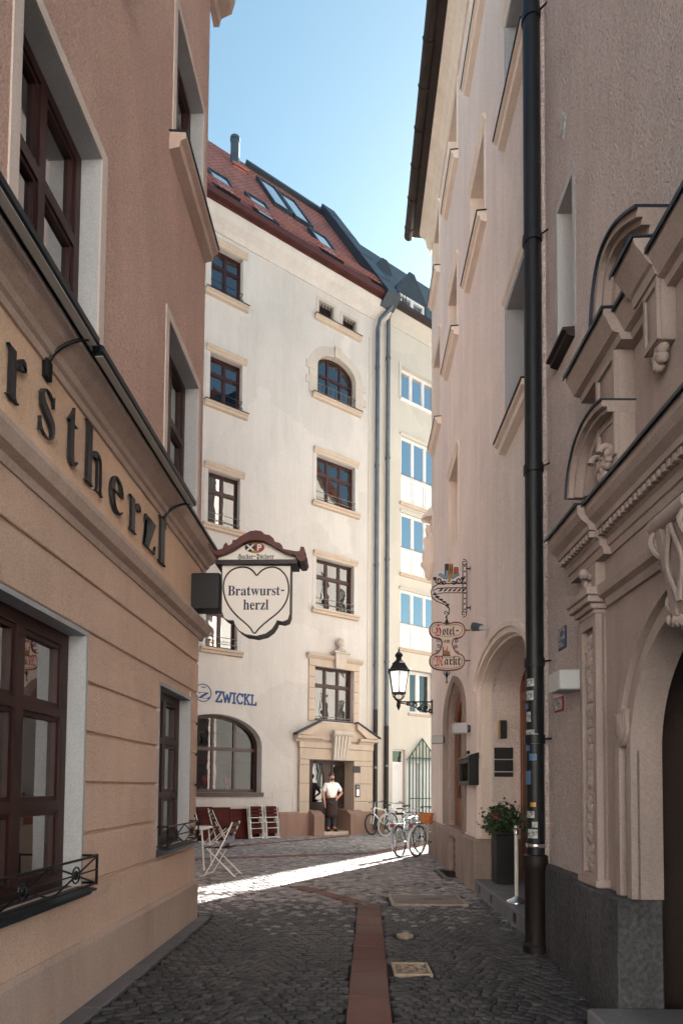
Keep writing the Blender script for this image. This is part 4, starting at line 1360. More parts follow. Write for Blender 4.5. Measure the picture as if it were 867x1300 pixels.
# eave, gutter, slate roof and dormers
mb = MB(W2)
mb.prof([(-.02, E2 - .4), (.03, E2 - .4), (.1, E2 - .2), (.28, E2 - .05), (.3, E2), (-.02, E2)], 0.03, B2L)
mb.build('eave_cove', M['yellow'], yel)
mb = MB(W2)
mb.prof([(.2, E2 + .001), (.32, E2 + .001), (.33, E2 + .02), (.46, E2 + .03), (.48, E2 + .16), (.46, E2 + .16), (.44, E2 + .05), (.2, E2 + .1)], 0.03, B2L)
mb.build('gutter', M['gutter'], yel)
R2P = Plane(W2(0, .3, E2 + .08), W2.u, -W2.n * math.cos(RAD(60)) + V((0, 0, 1)) * math.sin(RAD(60)), W2.n * math.sin(RAD(60)) + V((0, 0, 1)) * math.cos(RAD(60)))
mb = MB(W2)
mb.prof([(.3, E2 + .1), (-1.9, E2 + .1 + 2.2 * math.tan(RAD(60))), (-7, E2 + .1 + 2.2 * math.tan(RAD(60))), (-9, E2 + .1)], .1, B2L)
rf2 = mb.build('roof', M['slate'], yel)
def dormer(a0, a1, z0, z1, zg, d):
    mb = MB(W2)
    c = (a0 + a1) / 2
    prof = [(a0 - .12, z0), (a1 + .12, z0), (a1 + .12, z1), (c + .12, zg), (c - .12, zg), (a0 - .12, z1)]
    mb.fill([prof, rect(a0, a1, z0 + .1, z1 - .15)], -2.2, d)
    o = mb.build('dormer', M['slate'], rf2)
    mb = MB(W2)
    mb.fill([rect(a0, a1, z0 + .1, z1 - .15), rect(a0 + .09, c - .06, z0 + .19, z1 - .24), rect(c + .06, a1 - .09, z0 + .19, z1 - .24)], d - .12, d + .01)
    mb.build('window_frame', M['whiteframe'], o)
    mb = MB(W2)
    mb.box(a0 + .05, a1 - .05, d - .08, d - .07, z0 + .15, z1 - .2)
    mb.build('pane', M['glass_sky'], o)
d1a, d1z = W2.px(507, 393, .05)
dormer(d1a, d1a + 1.15, d1z, W2.z(507, 366, .05), W2.z(523, 347, .05), .05)
d2a, d2z = W2.px(480, 360, -1.6)
dormer(W2.a(479, 350, -1.2), W2.a(479, 350, -1.2) + .7, W2.z(479, 362, -1.2), W2.z(479, 345, -1.2), W2.z(484, 326, -1.2), -1.2)
mb = MB(W2)
for z in (.15, .3, .45):
    mb.tube([(.1, .4, E2 + .1 + z), (.62, .4, E2 + .1 + z)], .014, 5)
for k in range(5):
    mb.tube([(.1 + k * .128, .4, E2 + .1), (.1 + k * .128, .4, E2 + .56)], .012, 5)
mb.build('roof_railing', M['iron'], rf2)
# green lattice gate standing before the shop door
g0, g1 = gate[0] + .02, gate[1] + .3
mb = MB(W2)
gz = W2.z(516, 962)
gp = W2.z(533, 938)
gc = W2.a(533, 960)
n = 9
for k in range(n):
    a = g0 + .02 + (2 * (gc - g0)) * k / (n - 1)
    top = gz + (gp - gz) * max(0, 1 - abs(a - gc) / (gc - g0 + .0))
    mb.tube([(a, .12, .05), (a, .12, top)], .02 if k % 4 else .028, 6)
for z in (.12, 1.1, gz):
    mb.tube([(g0, .12, z), (2 * gc - g0 + .04, .12, z)], .018, 6)
mb.tube([(g0, .12, gz), (gc, .12, gp), (2 * gc - g0 + .04, .12, gz)], .026, 6)
mb.build('green_gate', M['green'], label='open green iron bar gate with pointed top before the white shop door', cat='gate')

# ================================================================== RIGHT: hotel
g_ = ground(602, 1133)
WR = wall_plane(g_, 446, False)
WR.o = WR.o - WR.n * .06
g_ = ground(697, 1215)
WN = wall_plane(g_, 436, False)
WN.o = WN.o - WN.n * .05
hot = thing('hotel_building', 'peach rendered hotel on the right with an arched porch and a dark gutter high above', 'building', WR(0, 0, 0))
AF = WR.a(547, 1000)
AN = WR.a(693, 1000)
def qr(xf, xn, yt, yb):
    return [WR.a(xf, yt), WR.a(xn, yt), WR.z(xf, yb), WR.z(xf, yt)]
HA1, HA2 = qr(643, 672, 35, 165), qr(644, 673, 393, 556)
HB1 = qr(597.5, 615, 252, 353)
HC1, HC0, HC2 = qr(569.5, 580.5, 388, 468), qr(569.5, 580, 180, 262), qr(570, 581.5, 611, 708)
HD1, HD0 = qr(551, 559, 466, 566), qr(551, 557.5, 309, 381)
hb = WR.z(597.5, 98)
HB0 = [HB1[0], HB1[1], hb, hb + HC0[3] - HC0[2]]
HA0 = [HA1[0], HA1[1], hb, hb + HC0[3] - HC0[2]]
hwin = [HA1, HA2, HB1, HC1, HC0, HC2, HD1, HD0, HB0, HA0]
HZ = WR.z(541, 343)                          # foot of the eave
PAf, PS = WR.px(604.4, 879)
PAn = PAf + 2.74
PR = (WR.z(647.5, 789) - PS) * 1.03
pc = (PAf + PAn) / 2
GO = [WR.a(563.5, 950), WR.a(592, 950)]
GI = [WR.a(569, 950), WR.a(588.5, 950)]
gz0, gsp, gza = WR.z(577, 1050), WR.z(569, 918), WR.z(578, 866)
mb = MB(WR)
loops = [rect(AF, AN, -.3, HZ + .5)] + [rect(*w) for w in hwin]
loops.append(archloop(PAf + .10, PAn - .10, -.29, PS, PR - .10))
loops.append(gothic(GI[0], GI[1], -.29, gsp, gza))
mb.fill(loops, -.62, 0)
mb.build('wall', M['peach'], hot)
mb = MB(WR)
mb.box(AF + .4, AN - .1, -8, -1.9, -.3, HZ + .5)
mb.box(AF, AF + .398, -8, -.621, -.3, HZ + .5)
mb.build('house_mass', M['neighbour'], hot)
mb = MB(WR)
for z in (3.55, 7.2, 10.2):
    mb.box(AF + .4, AN - .1, -1.9, -.625, z - .06, z + .06)
mb.box(AF + .4, AN - .1, -1.9, -1.82, 0, HZ)
mb.build('room_wall', M['interior'], hot)
for i, (a0, a1, z0, z1) in enumerate(hwin):
    o = window(WR, hot, a0, a1, z0, z1, .2, 2, (0, .66, 1), .06, .06, .06, M['whiteframe'] if i in (2, 4) else M['brownframe'], curtain=[(0, 1)] if i % 3 == 0 else None)
    liner(WR, o, a0 + .001, a1 - .001, z0, z1, .07, -.19, .014, M['reveal'] if i < 2 else M['peachsand'], bottom=False)
    if i != 5:
        sill(WR, o, a0, a1, z0 + .012, .13, .12, M['peachsand'], ov=.13, cap=M['gutter'])
    hood(WR, o, a0, a1, z1 + .072, .05, .09, M['peachsand'], ov=.09)
# eave
mb = MB(WR)
mb.prof([(-.02, HZ - .45), (.03, HZ - .45), (.05, HZ - .36), (.10, HZ - .3), (.14, HZ - .12), (.26, HZ - .02), (.28, HZ + .06), (-.02, HZ + .06)], AF - .12, AN + 4)
mb.build('eave_cove', M['peachsand'], hot)
gzr = WR.z(519, 326, .5)
mb = MB(WR)
mb.prof([(-.3, HZ + .062), (.42, HZ + .12), (.42, HZ + .2), (-.3, HZ + .2)], AF - .3, AN + 4)
mb.build('eave_board', M['gutter'], hot)
mb = MB(WR)
gpr = [(.40 + .11 + .11 * math.cos(RAD(t)), HZ + .20 + .13 * math.sin(RAD(t))) for t in range(180, 361, 20)]
gpr2 = [(.40 + .11 + .095 * math.cos(RAD(t)), HZ + .20 + .115 * math.sin(RAD(t))) for t in range(360, 179, -20)]
mb.prof(gpr + gpr2, AF - .35, AN + 4)
a = AF - .1
while a < AN + 4:
    mb.prof([(.51 + .125 * math.cos(RAD(t)), HZ + .20 + .145 * math.sin(RAD(t))) for t in range(180, 361, 20)] + [(.51 + .112 * math.cos(RAD(t)), HZ + .2 + .132 * math.sin(RAD(t))) for t in range(360, 179, -20)], a, a + .03)
    a += .75
mb.build('gutter', M['gutter'], hot)
mb = MB(WR)
mb.prof([(.45, HZ + .21), (-4.2, HZ + 5.2), (-8.3, HZ + .21)], AF - .3, AN - .01)
mb.build('roof', M['slate'], hot)
# plinth: far pier, block, near pier; step before the porch
PZ = .745
GS0, GS1 = WR.a(573.5, 1080), WR.a(582.5, 1080)
mb = MB(WR)
for (x0, x1) in ((AF - .05, GS0), (GS1, PAf - .01)):
    mb = MB(WR)
    mb.prof([(-.3, -.2), (.06, -.2), (.06, PZ - .04), (.03, PZ), (-.3, PZ)], x0, x1)
    mb.build('plinth', M['stone'], hot)
mb = MB(WR)
mb.prof([(-.62, -.2), (.06, -.2), (.06, PZ - .0), (.03, PZ + .03), (-.62, PZ + .03)], PAn - .02, AN + .02)
mb.build('plinth', M['stone'], hot)
mb = MB(WR)
mb.bbox(PAf - .011, PAf + .13, -.62, .06, -.2, PZ, .015)
mb.build('plinth', M['stone'], hot)
mb = MB(WR)
mb.box(GS0, GS1, -.25, -.02, -.2, PZ + .02)
for k in range(4):
    mb.box(GS0 + .12, GS1 - .12, -.021, -.012, .1 + k * .14, .16 + k * .14, 1)
mb.build('cellar_grating', [M['stone'], M['iron']], hot)
mb = MB(WR)
mb.bbox(PAf + .131, PAn - .021, -1.2, .06, -.1, .185, .012)
for k in (.16, .42, .83):
    x = PAf + (PAn - PAf) * k
    mb.box(x, x + .11, .0605, .064, .045, .145, 1)
mb.build('porch_step', [M['step'], M['black']], hot)
# porch: moulded arch, deep jambs, glazed wooden doors
mb = MB(WR)
def arcring(o, i): return [archband(PAf, PAn, PZ + .001, PS, PR, -i, -o)]
mb.fill([archband(PAf, PAn, PS - .002, PS, PR, -.02, .04)], -.02, .045)
mb.fill(arcring(.0, .09), -.1, .018)
mb.fill(arcring(.08, .14), -.2, -.05)
mb.build('porch_arch', M['peachsand'], hot)
mb = MB(WR)
dd = -.60
mb.fill([archloop(PAf + .08, PAn - .08, .186, PS, PR - .08, 28), rect(PAf + .22, pc - .06, .75, PS - .15), rect(pc + .06, PAn - .22, .75, PS - .15),
         [(PAf + .22, PS - .03), (pc - .06, PS - .03)] + [(pc - .06 + (PAf + .3 - pc) * k / 8, PS + (PR - .2) * math.sqrt(max(0, 1 - ((.06 + (pc - PAf - .3) * k / 8) / (1.25)) ** 2))) for k in range(9)],
         [(pc + .06, PS - .03), (PAn - .22, PS - .03)] + [(PAn - .24 - (PAn - .3 - pc) * k / 8, PS + (PR - .2) * math.sqrt(max(0, 1 - (((PAn - .24 - pc) - (PAn - .3 - pc) * k / 8) / (1.25)) ** 2))) for k in range(9)]], dd - .08, dd)
for (x0, x1) in ((PAf + .26, pc - .1), (pc + .1, PAn - .26)):
    mb.fill([rect(x0, x1, .28, .7), rect(x0 + .06, x1 - .06, .34, .64)], dd, dd + .015)
dp = mb.build('porch_door', M['orangewood'], hot)
mb = MB(WR)
mb.fill([archloop(PAf + .15, PAn - .15, .7, PS, PR - .16, 20)], dd - .05, dd - .04)
mb.build('pane', M['glass'], dp)
mb = MB(WR)
for s in (-1, 1):
    mb.tube([(pc + s * .1, dd + .01, 1.0), (pc + s * .1, dd + .06, 1.02), (pc + s * .1, dd + .06, 1.35), (pc + s * .1, dd + .01, 1.37)], .014, 8)
mb.build('handle', M['brass'], dp)
# plaques and slim lamp on the porch jamb
JP = Plane(WR(PAf + .105, -.1, 0), -WR.n, (0, 0, 1), WR.u)
x0, zt = JP.px(627, 949)
x1, zb = JP.px(651, 987)
t = thing('door_plaques', 'stack of dark name plaques on the inner wall of the hotel porch', 'plaque', JP((x0 + x1) / 2, 0, zb))
zz = zt
for k, h in enumerate((.40, .40, .17)):
    h *= (zt - zb)
    mb = MB(JP); mb.bbox(x0, x1, .001, .014, zz - h + .008, zz, .004); mb.build('plaque', M['black'], t)
    zz -= h + .006
xa, za = JP.px(637, 915)
xb, zb = JP.px(637, 938)
t = thing('porch_lamp', 'slim black upright wall lamp with brass edge above the plaques in the porch', 'wall lamp', JP(xa, 0, zb))
mb = MB(JP); mb.bbox(xa - .04, xa + .05, .001, .08, zb, za, .006); mb.build('lamp_housing', M['black'], t)
mb = MB(JP); mb.bbox(xa - .056, xa - .041, .001, .085, zb, za, .003); mb.build('lamp_edge', M['brass'], t)

# pointed stone doorway
mb = MB(WR)
go_, gi_ = gothic(GO[0], GO[1], PZ + .03, gsp, WR.z(578, 856)), gothic(GI[0], GI[1], PZ + .03, gsp, gza)
mb.fill([go_[1:] + [go_[0], gi_[0]] + gi_[2:][::-1] + [gi_[1]]], -.3, .03)
mb.build('pointed_doorway', M['stone'], hot)
mb = MB(WR)
mb.fill([gothic(GI[0] + .01, GI[1] - .01, gz0, gsp, gza - .02), gothic(GI[0] + .16, GI[1] - .16, gz0 + .5, gsp - .1, gza - .28)], -.2, -.12)
gd = mb.build('pointed_door', M['orangewood'], hot)
mb = MB(WR); mb.fill([gothic(GI[0] + .14, GI[1] - .14, gz0 + .48, gsp - .1, gza - .26)], -.17, -.16); mb.build('pane', M['glass'], gd)
mb = MB(WR); mb.box(GI[0] - .1, GI[1] + .1, -.6, .05, gz0 - .15, gz0 - .001); mb.build('door_step', M['stone'], hot)
# figure corbel at the far corner
na, nz = WR.px(547, 655, .15)
mb = MB(WR)
fa = AF + .14
mb.lathe([(.02, nz - 1.05), (.08, nz - 1.0), (.13, nz - .8), (.2, nz - .72), (.2, nz - .66)], (fa, .06), 14)
mb.lathe([(.16, nz - .66), (.17, nz - .5), (.12, nz - .25), (.15, nz - .12), (.06, nz - .02), (.05, nz + .02)], (fa, .06), 14)
mb.ball((fa, .07, nz + .1), .095, 0, 12, (1, 1, 1.15))
mb.lathe([(.22, nz + .34), (.2, nz + .4), (.1, nz + .5), (.02, nz + .62)], (fa, .04), 12)
mb.box(fa - .2, fa + .2, -.02, .03, nz - .7, nz + .36)
mb.build('corner_figure', M['peachsand'], hot, angle=50)

# ---- fittings on the hotel wall
def box_lamp(px, py, label, W=WR, out=.16, r=.08, ln=.2):
    a, z = W.px(px, py, out)
    t = thing('box_lamp', label, 'wall lamp', W(a, 0, z - r))
    mb = MB(W); mb.tube([(a, -.01, z), (a, out - ln / 2, z)], r * .7, 14); mb.build('lamp_mount', M['zinc'], t, angle=40)
    mb = MB(W); mb.bbox(a - ln * .55, a + ln * .55, out - ln * .5, out + ln * .5, z - r, z + r, .012); mb.build('lamp_housing', M['lampcase'], t)
box_lamp(583, 925, 'pale grey box lamp beside the pointed stone doorway')
box_lamp(555, 939, 'pale grey box lamp at the far corner of the hotel')
a, z = WR.px(605, 797, .15)
t = thing('floodlight', 'small grey swivel spotlight left of the top of the porch arch', 'spotlight', WR(a, 0, z))
mb = MB(WR); mb.tube([(a + .05, -.01, z - .02), (a + .03, .09, z - .02)], .022, 8); mb.ball((a + .03, .1, z - .01), .035); mb.build('lamp_arm', M['lampcase'], t)
mb = MB(WR); mb.tube([(a + .02, .09, z), (a - .06, .19, z + .03)], [.045, .06], 12); mb.build('lamp_head', M['zinc'], t)
a0, z0 = WR.px(584.5, 997, .1)
a1, z1 = WR.px(597.5, 962, .1)
t = thing('menu_box', 'black iron framed menu box on the wall between pointed doorway and porch', 'menu box', WR((a0 + a1) / 2, 0, z0))
mb = MB(WR)
mb.fill([rect(a0, a1, z0, z1), rect(a0 + .06, a1 - .06, z0 + .06, z1 - .06)], -.01, .13)
mb.box(a0, a1, -.01, .02, z0, z1)
mb.prof([(-.01, z1), (.16, z1), (.1, z1 + .05), (-.01, z1 + .08)], a0 - .03, a1 + .03)
mb.build('case', M['iron'], t)
mb = MB(WR); mb.box(a0 + .07, a1 - .07, .021, .03, z0 + .08, z1 - .08); mb.build('menu_sheet', M['signface'], t)
mb = MB(WR); mb.box(a0 + .05, a1 - .05, .1, .105, z0 + .05, z1 - .05); mb.build('pane', M['glass_clear'], t)
mb = MB(WR); mb.ball(((a0 + a1) / 2, .06, z1 + .1), .03); mb.build('finial', M['iron'], t)

# ================================================================== NEAR RIGHT: house with the carved portal
nea = thing('portal_house', 'rosy roughcast house nearest on the right with a carved stone portal and dark plinth', 'building', WN(0, 0, 0))
NA0 = WN.a(693, 1000)
NA1 = NA0 + 4.35
def a_depth(y):                              # wall coordinate at a given distance from the camera
    return (y - WN.o.y) / WN.u.y
AC = a_depth(3.12)
SL = [WN.a(707.5, 300), WN.a(726.5, 300), WN.z(707, 458), WN.z(707, 272)]
AR0, ARz = .76, 1.69
mb = MB(WN)
mb.fill([rect(NA0, NA1, -.3, 11), rect(*SL), archloop(AC - AR0 - .30, AC + AR0 + .30, -.29, ARz, AR0 + .30, 28)], -.5, 0)
mb.build('wall', M['rosy'], nea)
mb = MB(WN)
mb.box(NA0, NA1, -9, -2.6, -.3, 11)
mb.box(NA0, NA0 + .4, -2.6, -.501, -.3, 11)
mb.box(NA1 - .4, NA1, -2.6, -.501, -.3, 11)
mb.build('house_mass', M['rosy'], nea)
mb = MB(WN)
mb.prof([(.3, 11), (.3, 11.1), (-4.5, 15.4), (-9.3, 11)], NA0, NA1)
mb.build('roof', M['slate'], nea)
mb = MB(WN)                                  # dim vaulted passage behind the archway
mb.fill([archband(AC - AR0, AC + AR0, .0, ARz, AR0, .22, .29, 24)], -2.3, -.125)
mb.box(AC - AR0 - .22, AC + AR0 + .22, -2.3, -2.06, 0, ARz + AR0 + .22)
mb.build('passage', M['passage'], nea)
o = window(WN, nea, *SL, inset=.2, cols=1, rows=(0, 1), fw=.04, fm=M['whiteframe'], dep=.05)
liner(WN, o, SL[0] + .001, SL[1] - .001, SL[2], SL[3], .06, -.19, .004, M['reveal'], bottom=False)
sill(WN, o, SL[0], SL[1], SL[2] + .01, .1, .05, M['gutter'], ov=.03)
NP = .78
P0, P1 = WN.a(737, 800, .1), WN.a(757, 800, .1)
PW_ = P1 - P0
mb = MB(WN)
mb.prof([(-.02, -.2), (.05, -.2), (.05, NP - .02), (.02, NP + .01), (-.02, NP + .01)], NA0 + .08, P0 - .051)
mb.build('plinth', M['darkplinth'], nea)
for (x0, x1, d0, d1) in ((P0 - .05, AC - AR0 - .001, -.12, .16), (AC + AR0 + .001, 2 * AC - P0 + .05, -.12, .16), (2 * AC - P0 + .051, NA1, -.02, .05)):
    mb = MB(WN)
    mb.bbox(x0, x1, d0, d1, -.2, NP, .012)
    mb.build('plinth', M['darkplinth'], nea)
mb = MB(WN)
mb.bbox(NA0 - .0, NA0 + .075, -.02, .03, .2, 11, .01)
mb.build('corner_strip', M['rosy'], nea)
# stone field with archway
ZI0, ZI1, ZA, ZC = 2.67, 2.84, 3.04, 3.37    # impost, architrave, cornice top
mb = MB(WN)
mb.fill([[(AC + AR0, NP + .001), (2 * AC - P1 + .001, NP + .001), (2 * AC - P1 + .001, ZA), (P1 - .001, ZA), (P1 - .001, NP + .001), (AC - AR0, NP + .001)] + archtop(AC - AR0, AC + AR0, ARz, AR0, 32)[::-1]], -.12, .035)
for (r0, r1, d) in ((.0, .055, .075), (.055, .10, .06), (.14, .2, .085)):
    mb.fill([archband(AC - AR0, AC + AR0, NP + .002, ARz, AR0, r0, r1)], .02, d)
mb.build('archway', M['portal'], nea)
rs = random.Random(3)
for sgn in (0, 1):
    def mx(a): return a if not sgn else 2 * AC - a
    def bx(mb, x0, x1, *r, **k):
        x0, x1 = sorted((mx(x0), mx(x1)))
        mb.bbox(x0, x1, *r, **k)
    mb = MB(WN)
    bx(mb, P0, P1, -.02, .07, NP, ZI0, b=.006)
    x0, x1 = sorted((mx(P0), mx(P1)))
    mb.fill([rect(x0, x1, NP + .001, ZI0 - .001), rect(x0 + .045, x1 - .045, NP + .09, ZI0 - .08)], .05, .11)
    bx(mb, P0 - .03, P1 + .03, -.02, .13, NP + .002, NP + .06, b=.01)
    # carved candelabrum relief: leaves and buds in a wavering line
    c = (P0 + P1) / 2
    z = NP + .13
    while z < ZI0 - .14:
        w = rs.uniform(.024, .042)
        mb.ball((mx(c) + rs.uniform(-.012, .012), .08, z), w, 0, 8, (1.1, .9, 1.3))
        for s in (-1, 1):
            mb.ball((mx(c + s * rs.uniform(.03, .06)), .08, z + rs.uniform(-.02, .03)), rs.uniform(.016, .03), 0, 7, (1, .9, 1.6))
        z += rs.uniform(.045, .075)
    mb.build('pilaster', M['portal'], nea)
    mb = MB(WN)
    for (e, z0, z1, d) in ((.0, ZI0, ZI0 + .03, .12), (.02, ZI0 + .03, ZI0 + .07, .145), (.045, ZI0 + .07, ZI0 + .115, .175), (.06, ZI0 + .115, ZI1, .19)):
        bx(mb, P0 - e, P1 + e, -.02, d, z0, z1, b=.006)
    bx(mb, P0 + .01, P1 - .01, -.02, .1, ZI1, ZA, b=.004)
    for k in range(7):                       # small console on the block above
        mb.ball((mx(c) + .045 * math.sin(k * 1.9), .105, ZI1 + .03 + k * .022), .024, 0, 8)
    mb.ball((mx(c), .13, ZA - .05), .04, 0, 10)
    mb.build('capital', M['portal'], nea)
def entab(x0, x1, dd, part):
    part.prof([(-.02, ZA), (.05 + dd, ZA), (.06 + dd, ZA + .05), (.075 + dd, ZA + .055), (.08 + dd, ZA + .10), (.10 + dd, ZA + .115), (.10 + dd, ZA + .16), (.15 + dd, ZA + .165), (.155 + dd, ZA + .2), (.2 + dd, ZA + .235), (.225 + dd, ZA + .275), (.225 + dd, ZC), (-.02, ZC + .02)], x0, x1)
    n = max(2, int((x1 - x0) / .055))
    for k in range(n):
        x = x0 + (x1 - x0) * (k + .25) / n
        part.box(x, x + (x1 - x0) / n * .52, .095 + dd, .142 + dd, ZA + .118, ZA + .158)
    part.prof([(-.02, ZC + .021), (.235 + dd, ZC + .001), (.245 + dd, ZC - .012), (.252 + dd, ZC - .012), (.25 + dd, ZC + .012), (-.02, ZC + .034)], x0 - .008, x1 + .008, 1)
mb = MB(WN)
RX0, RX1 = P0 - .2, P1 + .13
entab(RX0, RX1, .05, mb)
entab(RX1 + .001, 2 * AC - RX1 - .001, .0, mb)
entab(2 * AC - RX1, 2 * AC - RX0, .05, mb)
mb.prof([(.0, ZI0 + .03), (.06, ZI0 + .03), (.07, ZI0 + .08), (.11, ZI0 + .1), (.12, ZI1 - .02), (.12, ZI1), (.0, ZI1 + .01)], P1 + .061, 2 * AC - P1 - .061)
mb.build('entablature', [M['portal'], M['darkmetal']], nea)
# big scrolled keystone with leaves
mb = MB(WN)
kz0, kz1 = ARz + AR0 - .10, ZI1 + .0
def wedge(x0, x1, d0, d1, e):
    mb.add([(x0, .03, kz0), (x1, .03, kz0), (x1, d0, kz0), (x0, d0, kz0), (x0 - e, .03, kz1), (x1 + e, .03, kz1), (x1 + e, d1, kz1), (x0 - e, d1, kz1)],
           [(0, 1, 2, 3), (7, 6, 5, 4), (0, 4, 5, 1), (1, 5, 6, 2), (2, 6, 7, 3), (3, 7, 4, 0)])
wedge(AC - .12, AC + .12, .12, .2, .02)
for x in (-.12, .085):
    wedge(AC + x, AC + x + .035, .14, .225, .012)
for s in (-1, 1):                            # eye scrolls on the flanks and an S scroll on the face
    for (zc_, dc_, r_) in ((kz1 - .09, .15, .085), (kz0 + .08, .1, .05)):
        for rr_ in (1.0, .62, .3):
            mb.tube([(AC + s * (.145 + .02 * (1 - rr_)), dc_ + r_ * rr_ * math.cos(t), zc_ + r_ * rr_ * math.sin(t)) for t in [i * math.pi / 9 for i in range(18)]], .013, 6, True)
    mb.tube([(AC + s * (.04 - .03 * math.cos(t * 1.0)) , .165 + .045 * (t / 6.3), kz0 + .05 + t / 6.3 * (kz1 - kz0 - .1)) for t in [i * .45 for i in range(15)]], .012, 6)
mb.tube([(AC - .17, .2, kz1 + .0), (AC + .17, .2, kz1 + .0)], .045, 12)
for k in range(46):                          # acanthus leaves lapping below and beside the stone
    t = rs.uniform(0, 1)
    s = rs.choice((-1, 1))
    zz = kz0 - .03 + t * (kz1 - kz0) * .85
    aa = AC + s * (.15 + .05 * math.sin(t * 9) + rs.uniform(0, .035))
    mb.ball((aa, .05 + .09 * t + rs.uniform(0, .03), zz), rs.uniform(.012, .024), 0, 7, (1.5, .7, .8) if k % 2 else (.8, .7, 1.7))
for k in range(22):
    t = k / 21
    mb.ball((AC - .17 + .34 * t, .12 + .02 * math.sin(k * 2.2), kz0 - .015 - .03 * math.sin(t * math.pi) + .012 * (k % 3)), .019, 0, 7, (.8, .9, 1.6))
mb.build('keystone', M['portal'], nea, angle=50)
sa, sz = WN.px(786, 922, .1)
mb = MB(WN)
sh = [(-.085, .1), (-.05, .085), (0, .11), (.05, .085), (.085, .1), (.075, .03), (.085, -.03), (.05, -.1), (0, -.13), (-.05, -.1), (-.085, -.03), (-.075, .03)]
for sg in (0, 1):
    mb = MB(WN)
    ca = sa if not sg else 2 * AC - sa
    mb.fill([[(ca + x, sz + z) for x, z in sh]], .03, .10)
    mb.fill([[(ca + x * .82, sz + z * .82) for x, z in sh]], .1, .108)
    mb.ball((ca, .1, sz), .07, 0, 14, (.9, .35, 1.25))
    mb.build('carved_shield', M['portal'], nea, angle=40)
mb = MB(WN)
mb.box(AC - AR0 - .2, AC + AR0 + .2, -2.05, -2.0, .0, ARz + AR0)
for s in (-1, 1):
    for (y0, y1) in ((.15, .75), (.85, 1.7)):
        x0, x1 = sorted((AC + s * .05, AC + s * (AR0 - .05)))
        mb.fill([rect(x0, x1, y0, y1), rect(x0 + .06, x1 - .06, y0 + .06, y1 - .06)], -2.0, -1.98)
mb.build('portal_door', M['wood'], nea)
mb = MB(WN); mb.bbox(AC - AR0 + .005, AC + AR0 - .005, -2.0, .36, -.1, .13, .012); mb.build('door_step', M['step'], nea)

# broken lower pediment and upper aedicule
def arcband(mb, x0, z0, x1, z1, th, d0, d1, bulge, m=0):
    """curved cornice piece in the wall plane"""
    n = 12
    top, bot = [], []
    for i in range(n + 1):
        t = i / n
        x = x0 + (x1 - x0) * (1 - math.cos(t * math.pi / 2)) ** bulge
        z = z0 + (z1 - z0) * math.sin(t * math.pi / 2)
        top.append((x, z)); 
    for i in range(n + 1):
        tx = top[min(n, i + 1)][0] - top[max(0, i - 1)][0]
        tz = top[min(n, i + 1)][1] - top[max(0, i - 1)][1]
        l = math.hypot(tx, tz) or 1
        s = 1 if x1 > x0 else -1
        bot.append((top[i][0] + s * tz / l * th, top[i][1] - s * tx / l * th if s > 0 else top[i][1] + tx / l * th))
    lp = top + bot[::-1]
    mb.fill([lp], d0, d1, m)
def bandpoly(P, th):
    """outline of a band of thickness th lying on the inner (near, lower) side of a polyline"""
    n = len(P)
    Q = []
    for i in range(n):
        t = V((P[min(n - 1, i + 1)][0] - P[max(0, i - 1)][0], P[min(n - 1, i + 1)][1] - P[max(0, i - 1)][1])).normalized()
        Q.append((P[i][0] + t.y * th, P[i][1] - t.x * th))
    return Q
def fine(P, it=2):
    for _ in range(it):
        Q = [P[0]]
        for a, b in zip(P[:-1], P[1:]):
            Q += [(a[0] * .75 + b[0] * .25, a[1] * .75 + b[1] * .25), (a[0] * .25 + b[0] * .75, a[1] * .25 + b[1] * .75)]
        P = Q + [P[-1]]
    return P
AU = a_depth(2.98)
LOW = fine([WN.px(x, y, .25) for x, y in ((720.5, 634), (722.5, 604), (728, 575), (735, 553), (744, 533), (756, 517), (766, 508))])
UPR = fine([WN.px(x, y, .24) for x, y in ((752.5, 431), (755, 378), (761, 334), (772, 303), (788, 279), (812, 263))])
c0, c1 = WN.a(761, 500, .15), WN.a(785, 500, .15)
zc0 = WN.z(730, 459, .27) - .09              # foot of the upper cornice slab
za1 = UPR[0][1]
XE = UPR[-1][0]                              # where the upper pediment is cut off
